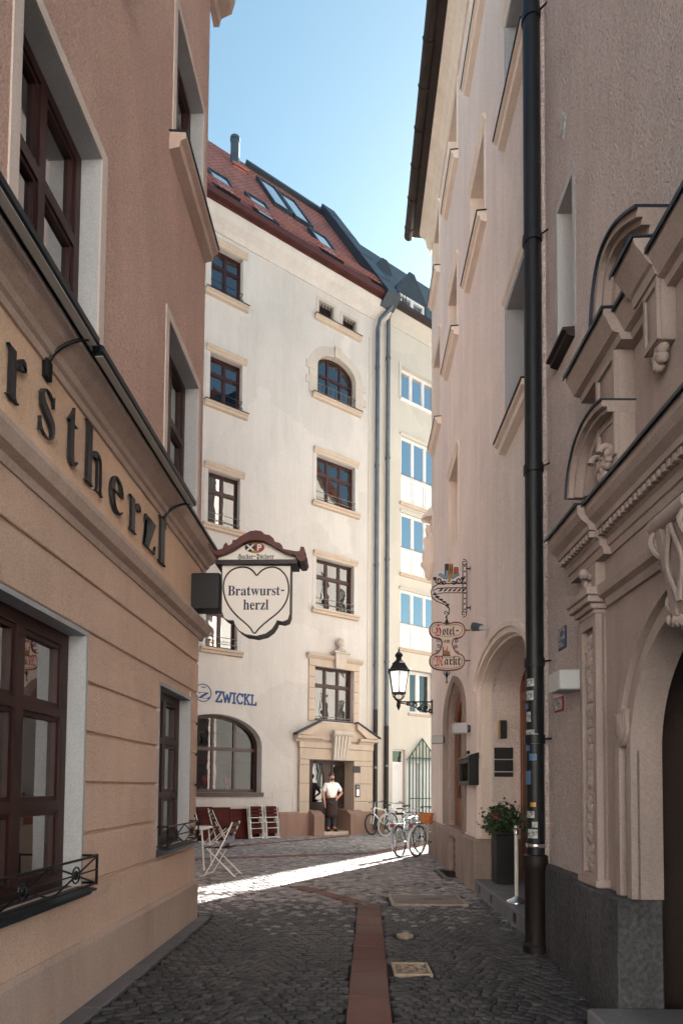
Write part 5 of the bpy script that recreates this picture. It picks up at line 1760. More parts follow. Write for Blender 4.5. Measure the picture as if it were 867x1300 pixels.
for sgn in (0, 1):
    def mx(a): return a if not sgn else 2 * AU - a
    def MX(L): return [(mx(x), z) for x, z in L]
    mb = MB(WN)
    for (o_, th, d) in ((0, .035, .26), (.034, .03, .225), (.063, .05, .17), (.112, .03, .11)):
        A_ = bandpoly(LOW, o_)
        mb.fill([MX(A_ + bandpoly(LOW, o_ + th)[::-1])], -.02, d)
    inner = bandpoly(LOW, .12)
    mb.fill([MX([(x, max(z, ZC + .03)) for x, z in inner] + [(inner[-1][0], ZC + .02), (inner[0][0], ZC + .02)])], -.02, .05)
    mb.build('broken_pediment', M['portal'], nea)
    mb = MB(WN); mb.fill([MX(bandpoly(LOW, -.012) + bandpoly(LOW, .0005)[::-1])], -.02, .275)
    mb.build('pediment_flashing', M['darkmetal'], nea)
    # upper pier with console
    mb = MB(WN)
    x0, x1 = sorted((mx(c0), mx(c1)))
    mb.bbox(x0, x1, -.02, .16, ZC + .03, zc0 - .10, .006)
    mb.fill([rect(x0, x1, ZC + .16, zc0 - .11), rect(x0 + .03, x1 - .03, ZC + .2, zc0 - .15)], .15, .18)
    for k in range(12):
        mb.ball(((x0 + x1) / 2 + .05 * math.sin(k * 1.3), .19, ZC + .04 + k * .016), .032, 0, 8)
    for q in (-1, 1):
        mb.tube([((x0 + x1) / 2 + q * .07, .2 + .045 * math.cos(t), ZC + .2 + .045 * math.sin(t)) for t in [i * .5 for i in range(11)]], .022, 8)
    mb.build('upper_pilaster', M['portal'], nea, angle=60)
    mb = MB(WN)
    e0, e1 = sorted((mx(WN.a(719, 487, .27)), mx(WN.a(767, 440, .27))))
    mb.prof([(-.02, zc0 - .10), (.17, zc0 - .10), (.18, zc0 - .06), (.22, zc0 - .05), (.255, zc0 + .02), (.275, zc0 + .055), (.275, zc0 + .09), (-.02, zc0 + .1)], e0, e1)
    mb.prof([(-.02, zc0 + .101), (.285, zc0 + .091), (.29, zc0 + .07), (.297, zc0 + .07), (.295, zc0 + .102), (-.02, zc0 + .115)], e0 - .01, e1 + .01, 1)
    e2, e3 = sorted((mx(WN.a(767, 440, .27)) + (.001 if not sgn else -.001), AU + (-.001 if not sgn else .001)))
    mb.prof([(-.02, zc0 - .10), (.10, zc0 - .10), (.11, zc0 - .06), (.15, zc0 - .05), (.185, zc0 + .02), (.205, zc0 + .055), (.205, zc0 + .085), (-.02, zc0 + .095)], e2, e3)
    mb.prof([(-.02, zc0 + .096), (.215, zc0 + .087), (.22, zc0 + .066), (.227, zc0 + .066), (.225, zc0 + .098), (-.02, zc0 + .11)], e2, e3, 1)
    mb.build('upper_cornice', [M['portal'], M['darkmetal']], nea)
    # curved piece of the upper pediment, cut off square at its inner end
    mb = MB(WN)
    for (o_, th, d) in ((0, .04, .25), (.039, .035, .215), (.073, .06, .165), (.132, .04, .11)):
        mb.fill([MX(bandpoly(UPR, o_) + bandpoly(UPR, o_ + th)[::-1])], -.02, d)
    inner = bandpoly(UPR, .14)
    zf0 = zc0 + .1
    mb.fill([MX([(x, max(z, zf0)) for x, z in inner] + [(XE, zf0 - .01), (inner[0][0], zf0 - .01)])], -.02, .05)
    mb.build('curved_pediment', M['portal'], nea, angle=35)
    mb = MB(WN); mb.fill([MX(bandpoly(UPR, -.014) + bandpoly(UPR, .0005)[::-1])], -.02, .27)
    mb.build('pediment_flashing', M['darkmetal'], nea)
    # cornice block breaking forward beside the middle, with a panelled console below
    mb = MB(WN)
    h0, h1 = sorted((mx(WN.a(779, 360, .28)), mx(XE + .01)))
    hz = WN.z(797, 316, .28)
    mb.prof([(-.02, hz - .2), (.17, hz - .2), (.18, hz - .15), (.2, hz - .14), (.25, hz - .07), (.28, hz - .03), (.285, hz), (-.02, hz + .01)], h0, h1)
    mb.prof([(-.02, hz + .011), (.295, hz + .001), (.302, hz - .02), (.308, hz - .02), (.306, hz + .012), (-.02, hz + .024)], h0 - .008, h1 + .008, 1)
    mb.build('forward_cornice', [M['portal'], M['darkmetal']], nea)
    mb = MB(WN)
    k0, k1 = sorted((mx(XE - .16), mx(XE - .005)))
    kz0, kz1 = WN.z(838, 425, .15), hz - .201
    mb.bbox(k0, k1, -.02, .14, kz0, kz1, .006)
    mb.fill([rect(k0, k1, kz0 + .001, kz1 - .002), rect(k0 + .02, k1 - .02, kz0 + .04, kz1 - .04)], .13, .155)
    for k in range(8):
        mb.ball(((k0 + k1) / 2 + .03 * math.sin(k * 1.7), .1, kz0 - .01 - k * .012), .035, 0, 8)
    mb.build('panelled_console', M['portal'], nea, angle=60)
mb = MB(WN)
mb.bbox(c1 + .001, 2 * AC - c1 - .001, -.02, .05, ZC + .03, zc0 - .1, .004)
mb.build('upper_panel', M['portal'], nea)
mb = MB(WN)                                  # bird spikes along the metal ledges
for k in range(26):
    a = RX0 + .02 + k * .02
    mb.tube([(a, .1 + rs.uniform(-.05, .05), ZC + .03), (a + rs.uniform(-.03, .03), .12 + rs.uniform(-.06, .06), ZC + .13)], .0012, 4)
mb.build('bird_spikes', M['iron'], nea)

# fittings on the near house
a0, z0 = WN.px(708.5, 827, .01)
a1, z1 = WN.px(717.5, 793, .01)
t = thing('info_sign', 'narrow dark blue enamel sign with white figure right of the black pipe', 'sign', WN((a0 + a1) / 2, 0, z0))
mb = MB(WN); mb.bbox(a0, a1, .001, .012, z0, z1, .004); mb.build('panel', M['signblue'], t)
mb = MB(WN)
w, h = a1 - a0, z1 - z0
mb.fill([rect(a0 + .1 * w, a1 - .1 * w, z0 + .42 * h, z1 - .06 * h), [(a0 + w * (.5 + .28 * math.cos(i * .5236)), z0 + h * (.72 + .16 * math.sin(i * .5236))) for i in range(12)]], .012, .0135)
for k, (f0, f1) in enumerate(((.12, .2), (.24, .34))):
    mb.box(a0 + .15 * w, a0 + w * (.75 - .2 * k), .012, .0135, z0 + f0 * h, z0 + f1 * h)
mb.build('pictogram', M['sticker'], t)
a, z = WN.px(716, 866, .17)
t = thing('box_lamp', 'white box lamp on a round mount between the black pipe and the carved portal', 'wall lamp', WN(a, 0, z - .08))
mb = MB(WN); mb.tube([(a + .03, -.01, z), (a + .03, .1, z)], .07, 16); mb.build('lamp_mount', M['zinc'], t, angle=40)
mb = MB(WN); mb.bbox(a - .13, a + .13, .09, .25, z - .075, z + .075, .008); mb.build('lamp_housing', M['lampcase'], t)
a0, z0 = WN.px(703.5, 905, .01)
a1, z1 = WN.px(714, 883, .01)
t = thing('notice_plate', 'small white plate with red border under the white box lamp', 'sign', WN((a0 + a1) / 2, 0, z0))
mb = MB(WN); mb.bbox(a0, a1, .001, .012, z0, z1, .003); mb.build('border', M['red'], t)
mb = MB(WN); mb.box(a0 + .012, a1 - .012, .012, .0135, z0 + .012, z1 - .012); mb.build('plate', M['sticker'], t)
a, z = WN.px(713.5, 160, .012)
mb = MB(WN)
mb.fill([[(a, z + .12), (a + .075, z), (a, z - .12), (a - .075, z)]], .002, .014)
mb.build('wall_marker', M['sticker'], label='small white lozenge plate high on the rosy wall above the slit window', cat='wall plate')

# ---- black downpipe with stickers between the two right houses
pa, pd = WR.a(678.5, 900, .13), .13
pz0 = WR.z(678, 1088, .13)
t = thing('downpipe', 'black painted downpipe covered in stickers between the hotel and the rosy house', 'downpipe', WR(pa, pd, 0))
mb = MB(WR); mb.tube([(pa, pd, pz0), (pa, pd, HZ + .2)], .079, 20); mb.build('pipe', M['pipe'], t, angle=40)
mb = MB(WR)
mb.lathe([(.112, -.02), (.112, .06), (.096, .08), (.096, pz0 - .12), (.108, pz0 - .1), (.112, pz0 - .04), (.108, pz0 + .02), (.09, pz0 + .03)], (pa, pd), 20)
mb.build('standpipe', M['pipe_red'], t, angle=35)
mb = MB(WR); mb.lathe([(.082, pz0 + .09), (.085, pz0 + .095), (.085, pz0 + .12), (.082, pz0 + .125)], (pa, pd), 20); mb.build('band', M['chrome'], t, angle=35)
for z in (1.9, 2.6, 4.4, 6.6, 8.8, 10.6):
    mb = MB(WR)
    mb.lathe([(.079, z - .04), (.09, z - .04), (.092, z), (.09, z + .04), (.079, z + .04)], (pa, pd), 20)
    mb.tube([(pa + .03, pd - .03, z), (pa + .14, .0, z)], .009, 6)
    mb.build('pipe_clamp', M['pipe'], t, angle=40)
rs = random.Random(11)
def sticker(py, h, ang, w, m, name='sticker'):
    """paper bent round the pipe, facing the street"""
    z = WR.z(678, py, .2)
    mb = MB(WR)
    n = 5
    r = .0805 if z > pz0 else .108
    vs, fs = [], []
    for i in range(n + 1):
        an = RAD(ang) + (i / n - .5) * w / r
        x, d = pa + r * math.sin(an), pd + r * math.cos(an)
        x2, d2 = pa + (r + .0015) * math.sin(an), pd + (r + .0015) * math.cos(an)
        vs += [(x, d, z - h / 2), (x, d, z + h / 2), (x2, d2, z - h / 2), (x2, d2, z + h / 2)]
    for i in range(n):
        b = i * 4
        fs += [(b + 2, b + 6, b + 7, b + 3), (b, b + 1, b + 5, b + 4), (b + 1, b + 3, b + 7, b + 5), (b, b + 4, b + 6, b + 2)]
    fs += [(0, 2, 3, 1), (n * 4, n * 4 + 1, n * 4 + 3, n * 4 + 2)]
    mb.add(vs, fs)
    mb.build(name, m, t)
for (py, h, ang, w, m) in ((862, .07, 45, .07, 'sticker'), (879, .085, 40, .075, 'sticker'), (893, .05, 10, .05, 'bluesticker'), (907, .09, 30, .05, 'sticker'), (930, .08, 35, .1, 'sticker'), (936, .09, 75, .06, 'sticker'), (948, .05, 20, .05, 'bluesticker'), (960, .06, 60, .07, 'bluesticker'), (987, .12, 10, .1, 'bluesticker'), (1022, .04, 60, .05, 'gold'), (1035, .06, 40, .08, 'sticker'), (1048, .05, 70, .05, 'sticker'), (1060, .08, 55, .09, 'sticker')):
    sticker(py, h, ang, w, M[m])

# ================================================================== GROUND
mb = MB()
mb.add([(-300, -300, -.03), (300, -300, -.03), (300, 300, -.03), (-300, 300, -.03)], [(0, 1, 2, 3)])
mb.build('ground', M['granite'], kind='structure')
mb = MB()
mb.add([(-12, -3, -.022), (9, -3, -.022), (9, 27, -.022), (-12, 27, -.022)], [(0, 1, 2, 3)])
mb.build('paving_bed', M['joint'], kind='structure')
# unseen tall house added behind the hotel, reflecting sunlight at the cream house
W4 = Plane((27.5, 14.25, 0), (-1, 0, 0), (0, 0, 1), (0, 1, 0))
nb = thing('added_neighbour_house', 'tall unseen house added behind the hotel to reflect sunlight at the cream town house', 'building', (18, 14, 0))
mb = MB(W4)
ops = [rect(1.2 + 2.9 * i, 2.4 + 2.9 * i, z, z + 1.9) for i in range(6) for z in (1.4, 4.8, 8.2, 11.6, 15.0)]
mb.fill([rect(0, 17.3, -.3, 18.5)] + ops, -.4, 0)
mb.box(0, 17.3, -10, -1.2, -.3, 18.5)
mb.build('wall', M['neighbour'], nb)
mb = MB(W4); mb.prof([(.5, 18.5), (-5, 23), (-10.5, 18.5)], -.2, 17.4); mb.build('roof', M['brick'], nb)
for lp in ops:
    mb = MB(W4); mb.fill([lp, rect(lp[0][0] + .1, lp[0][0] + .56, lp[0][1] + .1, lp[2][1] - .1), rect(lp[0][0] + .64, lp[1][0] - .1, lp[0][1] + .1, lp[2][1] - .1)], -.22, -.15)
    o = mb.build('window', M['whiteframe'], nb)
    mb = MB(W4); mb.fill([lp], -.2, -.19); mb.build('pane', M['glass'], o)
# unseen pale house added behind the viewer to bounce sunlight into the alley
W3 = Plane((-26, -29, 0), (1, 0, 0), (0, 0, 1), (0, 1, 0))
sq = thing('sun_bounce_house', 'long pale unseen house added behind the viewer to bounce sunlight into the alley', 'building', (0, -29, 0))
mb = MB(W3)
ops = [rect(2 + 3.4 * i, 3.3 + 3.4 * i, z, z + 2) for i in range(15) for z in (1.2, 4.8, 8.2, 11.6, 14.8)]
mb.fill([rect(0, 52, -.3, 18)] + ops, -.4, 0)
mb.box(0, 52, -10, -1.2, -.3, 18)
mb.build('wall', M['bounce_house'], sq)
mb = MB(W3); mb.prof([(.5, 18), (-4.5, 22), (-10.5, 18)], -.2, 52.2); mb.build('roof', M['brick'], sq)
for lp in ops:
    mb = MB(W3); mb.fill([lp, rect(lp[0][0] + .1, (lp[0][0] + lp[1][0]) / 2 - .05, lp[0][1] + .1, lp[2][1] - .1), rect((lp[0][0] + lp[1][0]) / 2 + .05, lp[1][0] - .1, lp[0][1] + .1, lp[2][1] - .1)], -.22, -.15)
    o = mb.build('window', M['whiteframe'], sq)
    mb = MB(W3); mb.fill([lp], -.2, -.19); mb.build('pane', M['glass'], o)
rng = np.random.default_rng(5)
def stones(name, cx, cy, ang, sx, sy, m, zj=.004, tone_at=None):
    """many small setts as one sheet: every sett a rounded block"""
    N = len(cx)
    corners = np.array([(-.5, -.5), (.5, -.5), (.5, .5), (-.5, .5)])
    j = rng.normal(0, .045, (N, 4, 2))
    q = (corners[None] + j) * np.stack([sx, sy], -1)[:, None, :]
    c, s = np.cos(ang)[:, None], np.sin(ang)[:, None]
    tz = rng.normal(0, zj * .7, N)
    tilt = rng.normal(0, .022, (N, 2))
    rings = [(1.0, -.03), (.97, -.004), (.82, .002), (.0, .0035)]
    vs = []
    for k, (f, z) in enumerate(rings):
        p = q * f if f else np.zeros((N, 1, 2))
        x = cx[:, None] + p[..., 0] * c - p[..., 1] * s
        y = cy[:, None] + p[..., 0] * s + p[..., 1] * c
        zz = z + tz[:, None] + (p[..., 0] * tilt[:, :1] + p[..., 1] * tilt[:, 1:] if k else 0)
        vs.append(np.stack([x, y, np.broadcast_to(zz, x.shape)], -1))
    V_ = np.concatenate(vs, 1)                       # N,13,3
    quads = []
    for k in (0, 1):
        for i in range(4):
            i2 = (i + 1) % 4
            quads.append((k * 4 + i, k * 4 + i2, k * 4 + 4 + i2, k * 4 + 4 + i))
    tris = [(8 + i, 8 + (i + 1) % 4, 12) for i in range(4)]
    off = (np.arange(N) * 13)[:, None]
    Q = (np.array(quads).reshape(1, -1) + off).reshape(-1)
    T_ = (np.array(tris).reshape(1, -1) + off).reshape(-1)
    nq, ntr = N * 8, N * 4
    me = bpy.data.meshes.new(name)
    me.vertices.add(N * 13)
    me.vertices.foreach_set('co', V_.reshape(-1).astype('f4'))
    me.loops.add(nq * 4 + ntr * 3)
    me.loops.foreach_set('vertex_index', np.concatenate([Q, T_]).astype('i4'))
    me.polygons.add(nq + ntr)
    ls = np.concatenate([np.arange(nq) * 4, nq * 4 + np.arange(ntr) * 3])
    me.polygons.foreach_set('loop_start', ls.astype('i4'))
    me.polygons.foreach_set('use_smooth', np.ones(nq + ntr, bool))
    me.update(calc_edges=True)
    me.validate()
    at = me.attributes.new('tone', 'FLOAT', 'POINT')
    tone = tone_at(cx, cy, np.clip(rng.beta(2.0, 2.6, N), 0, 1))
    at.data.foreach_set('value', np.repeat(tone, 13).astype('f4'))
    me.materials.append(m)
    o = bpy.data.objects.new(name, me)
    COL.objects.link(o)
    LOC[o.name] = V((0, 0, 0))
    return props(o, kind='structure')

# red granite band down the middle of the alley and bands across the square
slabs = []                                           # (cx, cy, angle, length, width)
def band(p0, p1, w, lens):
    p0, p1 = V(p0[:2]), V(p1[:2])
    L, t = (p1 - p0).length, 0
    an = math.atan2(p1.y - p0.y, p1.x - p0.x)
    while t < L - .05:
        l = min(rs.choice(lens), L - t)
        c = p0.lerp(p1, (t + l / 2) / L)
        slabs.append((c.x + rs.uniform(-.004, .004), c.y, an + rs.uniform(-.006, .006), l - rs.uniform(.014, .024), w + rs.uniform(-.006, .006)))
        t += l
bx0 = ground(468.5, 1300); bx1 = ground(468.5, 1149)
bst = bx0 + (bx0 - bx1) * .65
band((bst.x, bst.y), (bx1.x, bx1.y), .285, (.45, .6, .75, .35))
band((bx1.x - .1, bx1.y + .16), ground(376, 1125), .2, (.4, .5, .6))
band(ground(240, 1091), ground(470, 1083), .3, (.4, .5, .6))
band(ground(470, 1083), ground(552, 1068), .3, (.4, .5, .6))
band(ground(300, 1074), ground(440, 1061.5), .22, (.4, .5))
# covers let into the paving
def cover(cx, cy, w, l, rot=0.0):
    covers.append((cx, cy, rot, l, w))
covers = []
gc = ground(522, 1230); cover(gc.x, gc.y, .30, .34)
bc = ground(541, 1142.5); bw = (ground(587, 1142.5) - ground(495, 1142.5)).x; cover(bc.x, bc.y, bw, .72)
rc = ground(514, 1187.5)
sc_ = ground(569, 1109.5); cover(sc_.x + .03, sc_.y, .36, 1.1)
dc = ground(655, 1203)
def blocked(x, y, pad=-.005):
    for (cx, cy, an, l, w) in slabs:
        dx, dy = x - cx, y - cy
        u, v = dx * math.cos(an) + dy * math.sin(an), -dx * math.sin(an) + dy * math.cos(an)
        if abs(u) < l / 2 + pad + .03 and abs(v) < w / 2 + pad + .03: return True
    for (cx, cy, an, l, w) in covers:
        if abs(x - cx) < w / 2 + .05 and abs(y - cy) < l / 2 + .05: return True
    dw_ = (V((x, y, 0)) - WL.o).dot(WL.n)
    if y < 7.2 and dw_ < .2: return True
    return (x - rc.x) ** 2 + (y - rc.y) ** 2 < .16 ** 2
def arcs(x0, x1, y0, y1, lane, row, wdt, bulge, ph=0.0):
    X, Y, A, SX, SY = [], [], [], [], []
    nl = int((x1 - x0) / lane) + 1
    ns = int(round(lane * 1.12 / wdt))
    for li in range(nl):
        xl = x0 + li * lane
        y = y0 - bulge - .1 + ph * (li % 2)
        row_i = 0
        while y < y1:
            row_i += 1
            for k in range(ns + row_i % 2):
                u = ((k + .5 - .5 * (row_i % 2) + rng.normal(0, .06)) / ns - .5)
                if abs(u) > .53: continue
                th = u * 1.3
                x = xl + lane / 2 + lane / 2 * math.sin(th) / math.sin(.65)
                yy = y + bulge * (math.cos(th) - math.cos(.65)) / (1 - math.cos(.65))
                if y0 < yy < y1 and not blocked(x, yy):
                    X.append(x); Y.append(yy + rng.normal(0, .004)); A.append(-th * .8 + rng.normal(0, .05))
                    SX.append(wdt * (.95 + rng.normal(0, .07))); SY.append(row * (.92 + rng.normal(0, .06)))
            y += row
    return map(np.array, (X, Y, A, SX, SY))
def alley_tone(cx, cy, t):
    """darker setts near by, more and more paler setts mixed in towards the square"""
    mixp = np.clip((cy - 6.2) / 2.6, 0, 1) ** 1.3
    pale = rng.random(len(t)) < mixp * .75
    return np.where(pale, .30 + .55 * t, .03 + .16 * t + .10 * np.clip((cy - 4.5) / 3.5, 0, 1))
def square_tone(cx, cy, t):
    dark = rng.random(len(t)) < .25 * np.clip((10.5 - cy) / 2.5, 0, 1) + .05
    return np.where(dark, .12 + .2 * t, .30 + .68 * t)
stones('cobblestones', *arcs(-2.5, 2.9, 1.2, 8.05, .95, .078, .08, .14), M['cobble'], .003, alley_tone)
X, Y, A, SX, SY = arcs(-9.5, 7.0, 8.05, 26, 1.3, .10, .105, .2)
fo, fu, fn = W1.o, W1.u, W1.n
inside = ((X - fo.x) * fn.x + (Y - fo.y) * fn.y) > -.1
X, Y, A, SX, SY = X[inside], Y[inside], A[inside], SX[inside], SY[inside]
stones('square_paving', X, Y, A, SX, SY, M['cobble'], .0015, square_tone)
S_ = np.array(slabs)
def slab_sheet():
    global rng
    st = rng
    o = None
    N = len(S_)
    mbs = MB()
    tones = []
    for (cx, cy, an, l, w) in slabs:
        fr = Plane((cx, cy, 0), (math.cos(an), math.sin(an), 0), (0, 0, 1), (-math.sin(an), math.cos(an), 0))
        b = len(mbs.v)
        keep = mbs.fr
        mbs.fr = fr
        mbs.bbox(-l / 2, l / 2, -w / 2, w / 2, -.03, .004 + rs.uniform(-.002, .003), .006)
        mbs.fr = keep
        tones += [rs.uniform(.0, .7)] * (len(mbs.v) - b)
    o = mbs.build('red_paving_band', M['redpave'], kind='structure')
    at = o.data.attributes.new('tone', 'FLOAT', 'POINT')
    at.data.foreach_set('value', tones)
slab_sheet()
# smooth kerb strips along both walls
mb = MB(WL)
x = -6.2
while x < .0:
    l = rs.uniform(.7, 1.1)
    mb.bbox(x, min(x + l - .01, .1), .03, .17, -.05, .008, .006)
    x += l
mb.build('pavement_edge', M['curb'], kind='structure')

gr = thing('drain_grate', 'square tan cast iron drain cover with swirling ribs beside the red band', 'drain cover', (gc.x, gc.y, 0))
mb = MB(); 
mb.fr = Plane((gc.x, gc.y, 0), (1, 0, 0), (0, 1, 0), (0, 0, 1))
mb.fill([rect(-.15, .15, -.17, .17), rect(-.125, .125, -.145, .145)], -.02, .008)
mb.build('frame', M['castiron'], gr)
mb = MB(mb.fr)
mb.fill([rect(-.124, .124, -.144, .144)], -.02, -.006, 1)
for s in (-1, 1):
    for q in (-1, 1):
        mb.tube([(s * .065 + x, .0, q * .07 + y) for x, y in spiral((0, 0), .008, .05, 0, 620, 26)], .006, 5)
    mb.tube([(s * .0, 0, -.13), (s * .115, 0, 0), (0, 0, .13)], .006, 5)
mb.tube([(.03 * math.cos(t), .0, .03 * math.sin(t)) for t in [i * math.pi / 6 for i in range(12)]], .006, 5, True)
for k in range(6):
    mb.box(-.12, .12, -.0062, -.002, -.125 + k * .05, -.116 + k * .05)
mb.build('ribbed_lid', [M['castiron'], M['iron']], gr)
mh = thing('access_cover', 'wide flat concrete access cover with a small slot grille in the cobbles', 'manhole cover', (bc.x, bc.y, 0))
fr = Plane((bc.x, bc.y, 0), (1, 0, 0), (0, 1, 0), (0, 0, 1))
mb = MB(fr); mb.fill([rect(-bw / 2, bw / 2, -.36, .36), rect(-bw / 2 + .03, bw / 2 - .03, -.33, .33)], -.03, .010); mb.build('frame', M['castiron'], mh)
mb = MB(fr); mb.fill([rect(-bw / 2 + .031, bw / 2 - .031, -.329, .329)], -.03, .006); mb.build('lid', M['concrete'], mh)
mb = MB(fr)
for k in range(7):
    mb.fill([rect(-.03 + k * .035, -.012 + k * .035, -.03, .10)], .0, .0085)
mb.build('slot_grille', M['iron'], mh)
mb = MB(Plane((rc.x, rc.y, 0), (1, 0, 0), (0, 1, 0), (0, 0, 1)))
circ = lambda r, n=20: [(r * math.cos(2 * math.pi * i / n), r * math.sin(2 * math.pi * i / n)) for i in range(n)]
mb.fill([circ(.085)], -.02, .006); mb.fill([circ(.075), circ(.06)], .006, .010); mb.fill([circ(.03)], .006, .010)
mb.build('valve_cap', M['castiron'], label='small round iron valve cap in the cobbles between the two covers', cat='valve cover')
fr = Plane((sc_.x + .03, sc_.y, 0), (1, 0, 0), (0, 1, 0), (0, 0, 1))
lw_ = thing('light_well_grating', 'dark iron grating over a cellar light well at the foot of the hotel wall', 'grating', (sc_.x, sc_.y, 0))
mb = MB(fr); mb.fill([rect(-.18, .18, -.55, .55), rect(-.12, .16, -.5, .5)], -.03, .012); mb.build('frame', M['curb'], lw_)
mb = MB(fr)
for k in range(10): mb.fill([rect(-.12, .16, -.5 + k * .1, -.49 + k * .1)], -.03, .004)
for k in range(9): mb.fill([rect(-.118 + k * .032, -.112 + k * .032, -.5, .5)], -.03, .003)
mb.build('grating_bars', M['iron'], lw_)

# ================================================================== hanging tavern sign
SP = Plane(WL(-.30, 0, 0), WL.n, (0, 0, 1), -WL.u)
SX = lambda px, py: SP.px(px, py, .08)
sg = thing('tavern_sign', 'ivory hanging sign with red tiled cap and outlined heart reading Bratwurst-herzl', 'sign', SP(.7, 0, 2.9))
def pxpoly(pts, out=.08): return [SP.px(x, y, out) for x, y in pts]
body = [(282, 717.5), (369.5, 718)]
def mirror(L, c): return [(2 * c - x, y) for x, y in L][::-1]
rgt = [(369.5, 718), (368.5, 780), (366, 787), (360, 789.5), (352, 788), (350.5, 792), (346, 799), (338, 805), (326, 808)]
lft = [(326, 808), (312, 806), (303.5, 801), (298.5, 794), (296.5, 788), (290, 788), (284.5, 785), (281.5, 777), (282, 717.5)]
B = pxpoly(rgt + lft[1:-1] + [(282, 717.5)])
mb = MB(SP)
mb.fill([B], -.09, .075)
mb.build('body', M['signred'], sg)
cxm = sum(p[0] for p in B) / len(B); czm = sum(p[1] for p in B) / len(B)
bx_, bz_ = (min(p[0] for p in B) + max(p[0] for p in B)) / 2, (min(p[1] for p in B) + max(p[1] for p in B)) / 2
ins = [(bx_ + (x - bx_) * .985, bz_ + (z - bz_) * .985) for x, z in B]
mb = MB(SP); mb.fill([ins], .07, .081); 
mb.build('face', M['signface'], sg)
mb = MB(SP)
e_ = [(bx_ + (x - bx_) * 1.012, bz_ + (z - bz_) * 1.012) for x, z in B]
mb.fill([e_, ins], .05, .09)
mb.build('rim', M['signred'], sg)
HT = [(326, 731.5), (322, 725), (315, 720.5), (307, 719.8), (297, 722), (289, 728), (284.5, 737), (283.5, 748), (286, 760), (292, 772), (301, 782), (311, 790.5), (318, 797), (323, 805.5)]
hl = HT + [(327, 800), (333, 794), (342, 786.5), (352, 779), (361, 769), (366, 757), (367, 745), (364.5, 733), (358, 724.5), (350, 720), (342, 720), (334, 723), (329, 727.5)]
Hh = pxpoly(hl)
def smooth_closed(P, it=2, keep=()):
    for _ in range(it):
        Q = []
        for i in range(len(P)):
            a, b = P[i], P[(i + 1) % len(P)]
            Q += [(a[0] * .75 + b[0] * .25, a[1] * .75 + b[1] * .25), (a[0] * .25 + b[0] * .75, a[1] * .25 + b[1] * .75)]
        P = Q
    return P
Hs = smooth_closed(Hh, 2)
mb = MB(SP); mb.tube([(x, .083, z) for x, z in Hs], .0085, 6, True); mb.build('heart_outline', M['signred'], sg)
for wd, x0, x1, yb, yt in (('Bratwurst', 289.5, 355.5, 756, 743.5), ('herzl', 309, 341, 774, 761)):
    mb = MB(SP)
    a0, zb = SX(x0, yb); a1, _ = SX(x1, yb)
    zt = SP.z(x0, yt, .08)
    if wd[0] == 'B':
        h0, hz_ = SX(357, 750.5); h1, _ = SX(361, 750.5)
        mb.box(h0, h1, .081, .086, hz_, hz_ + .014)
    put_word(mb, 'b', wd, a0, zb, a1 - a0, (zt - zb) / .47, .081, .086, gap=.03)
    mb.build('lettering', M['navy'], sg)
# gable with maker's crest
top = [(277, 712), (277.5, 706), (288, 702.5), (298, 697.5), (308, 691), (317, 687), (325, 686), (334, 687), (343, 691), (353, 697), (364, 702.5), (375, 705.5), (376, 712)]
mb = MB(SP); mb.fill([pxpoly(top)], -.09, .072); mb.build('gable', M['signface'], sg)
mb = MB(SP); mb.box(*sorted((SX(275, 715)[0], SX(378, 715)[0])), -.13, .13, SX(300, 718)[1], SX(300, 712.6)[1]); mb.build('crossbar', M['signred'], sg)
rb = top[1:-1]
cap_o = [(265.5, 692), (268.5, 693.5), (271.5, 699.5), (277, 700.5), (284, 698.5), (286, 693), (289, 691), (291.5, 695), (296, 692), (297, 687.5), (301, 687.5), (306, 683.5), (313, 679.5), (319, 676.5), (326, 675.5), (333, 676.5), (337, 680.5), (343, 681.5), (348, 685.5), (350, 690), (356, 691.5), (359, 694.5), (360.5, 699), (366, 700), (371, 701), (377, 702), (381, 701.5), (382.5, 696), (386.5, 696.5), (388, 701), (386.5, 704.5), (389.5, 709), (387, 714), (381, 714.5), (378, 711.5)]
cap_i = [(375, 706.5), (364, 703.5), (353, 698), (343, 692), (334, 688), (325, 687), (317, 688), (308, 692), (298, 698.5), (288, 703.5), (277.5, 707), (272, 704), (268, 699)]
mb = MB(SP); mb.fill([pxpoly(cap_o + cap_i, .1)], -.16, .15); 
mb.build('tiled_cap', mat('dark_red_sign_cap', (0.10, 0.022, 0.018), 0.5, var=.3, vscale=10), sg)
mb = MB(SP)
e0, ez_ = SX(324, 695)
er_ = (SX(336, 695)[0] - SX(313, 695)[0]) / 2
el = lambda r, s=.62: [(e0 + r * math.cos(i * math.pi / 12), ez_ + r * s * math.sin(i * math.pi / 12)) for i in range(24)]
mb.fill([el(er_)], .07, .075); mb.build('crest_plate', M['gold'], sg)
mb = MB(SP)
mb.fill([[(e0 - .02 + .062 * math.cos(i * math.pi / 8) - .03, ez_ + .045 * math.sin(i * math.pi / 8)) for i in range(16)]], .075, .078, 0)
mb.fill([[(e0 + .045 + .055 * math.cos(i * math.pi / 8), ez_ + .045 * math.sin(i * math.pi / 8)) for i in range(16)]], .075, .078, 1)
strokes(mb, [((e0 - .085, ez_ - .03), (e0 - .02, ez_ + .03)), ((e0 - .085, ez_ + .03), (e0 - .02, ez_ - .03))], .008, .078, .081, 2)
strokes(mb, [((e0 + .03, ez_ - .03), (e0 + .03, ez_ + .03)), ((e0 + .03, ez_ + .03), (e0 + .06, ez_ + .025)), ((e0 + .06, ez_ + .025), (e0 + .06, ez_ + .002)), ((e0 + .06, ez_ + .002), (e0 + .03, ez_ - .002))], .007, .078, .081, 3)
mb.build('crest', [M['black'], M['red'], M['white'], M['white']], sg)
mb = MB(SP)
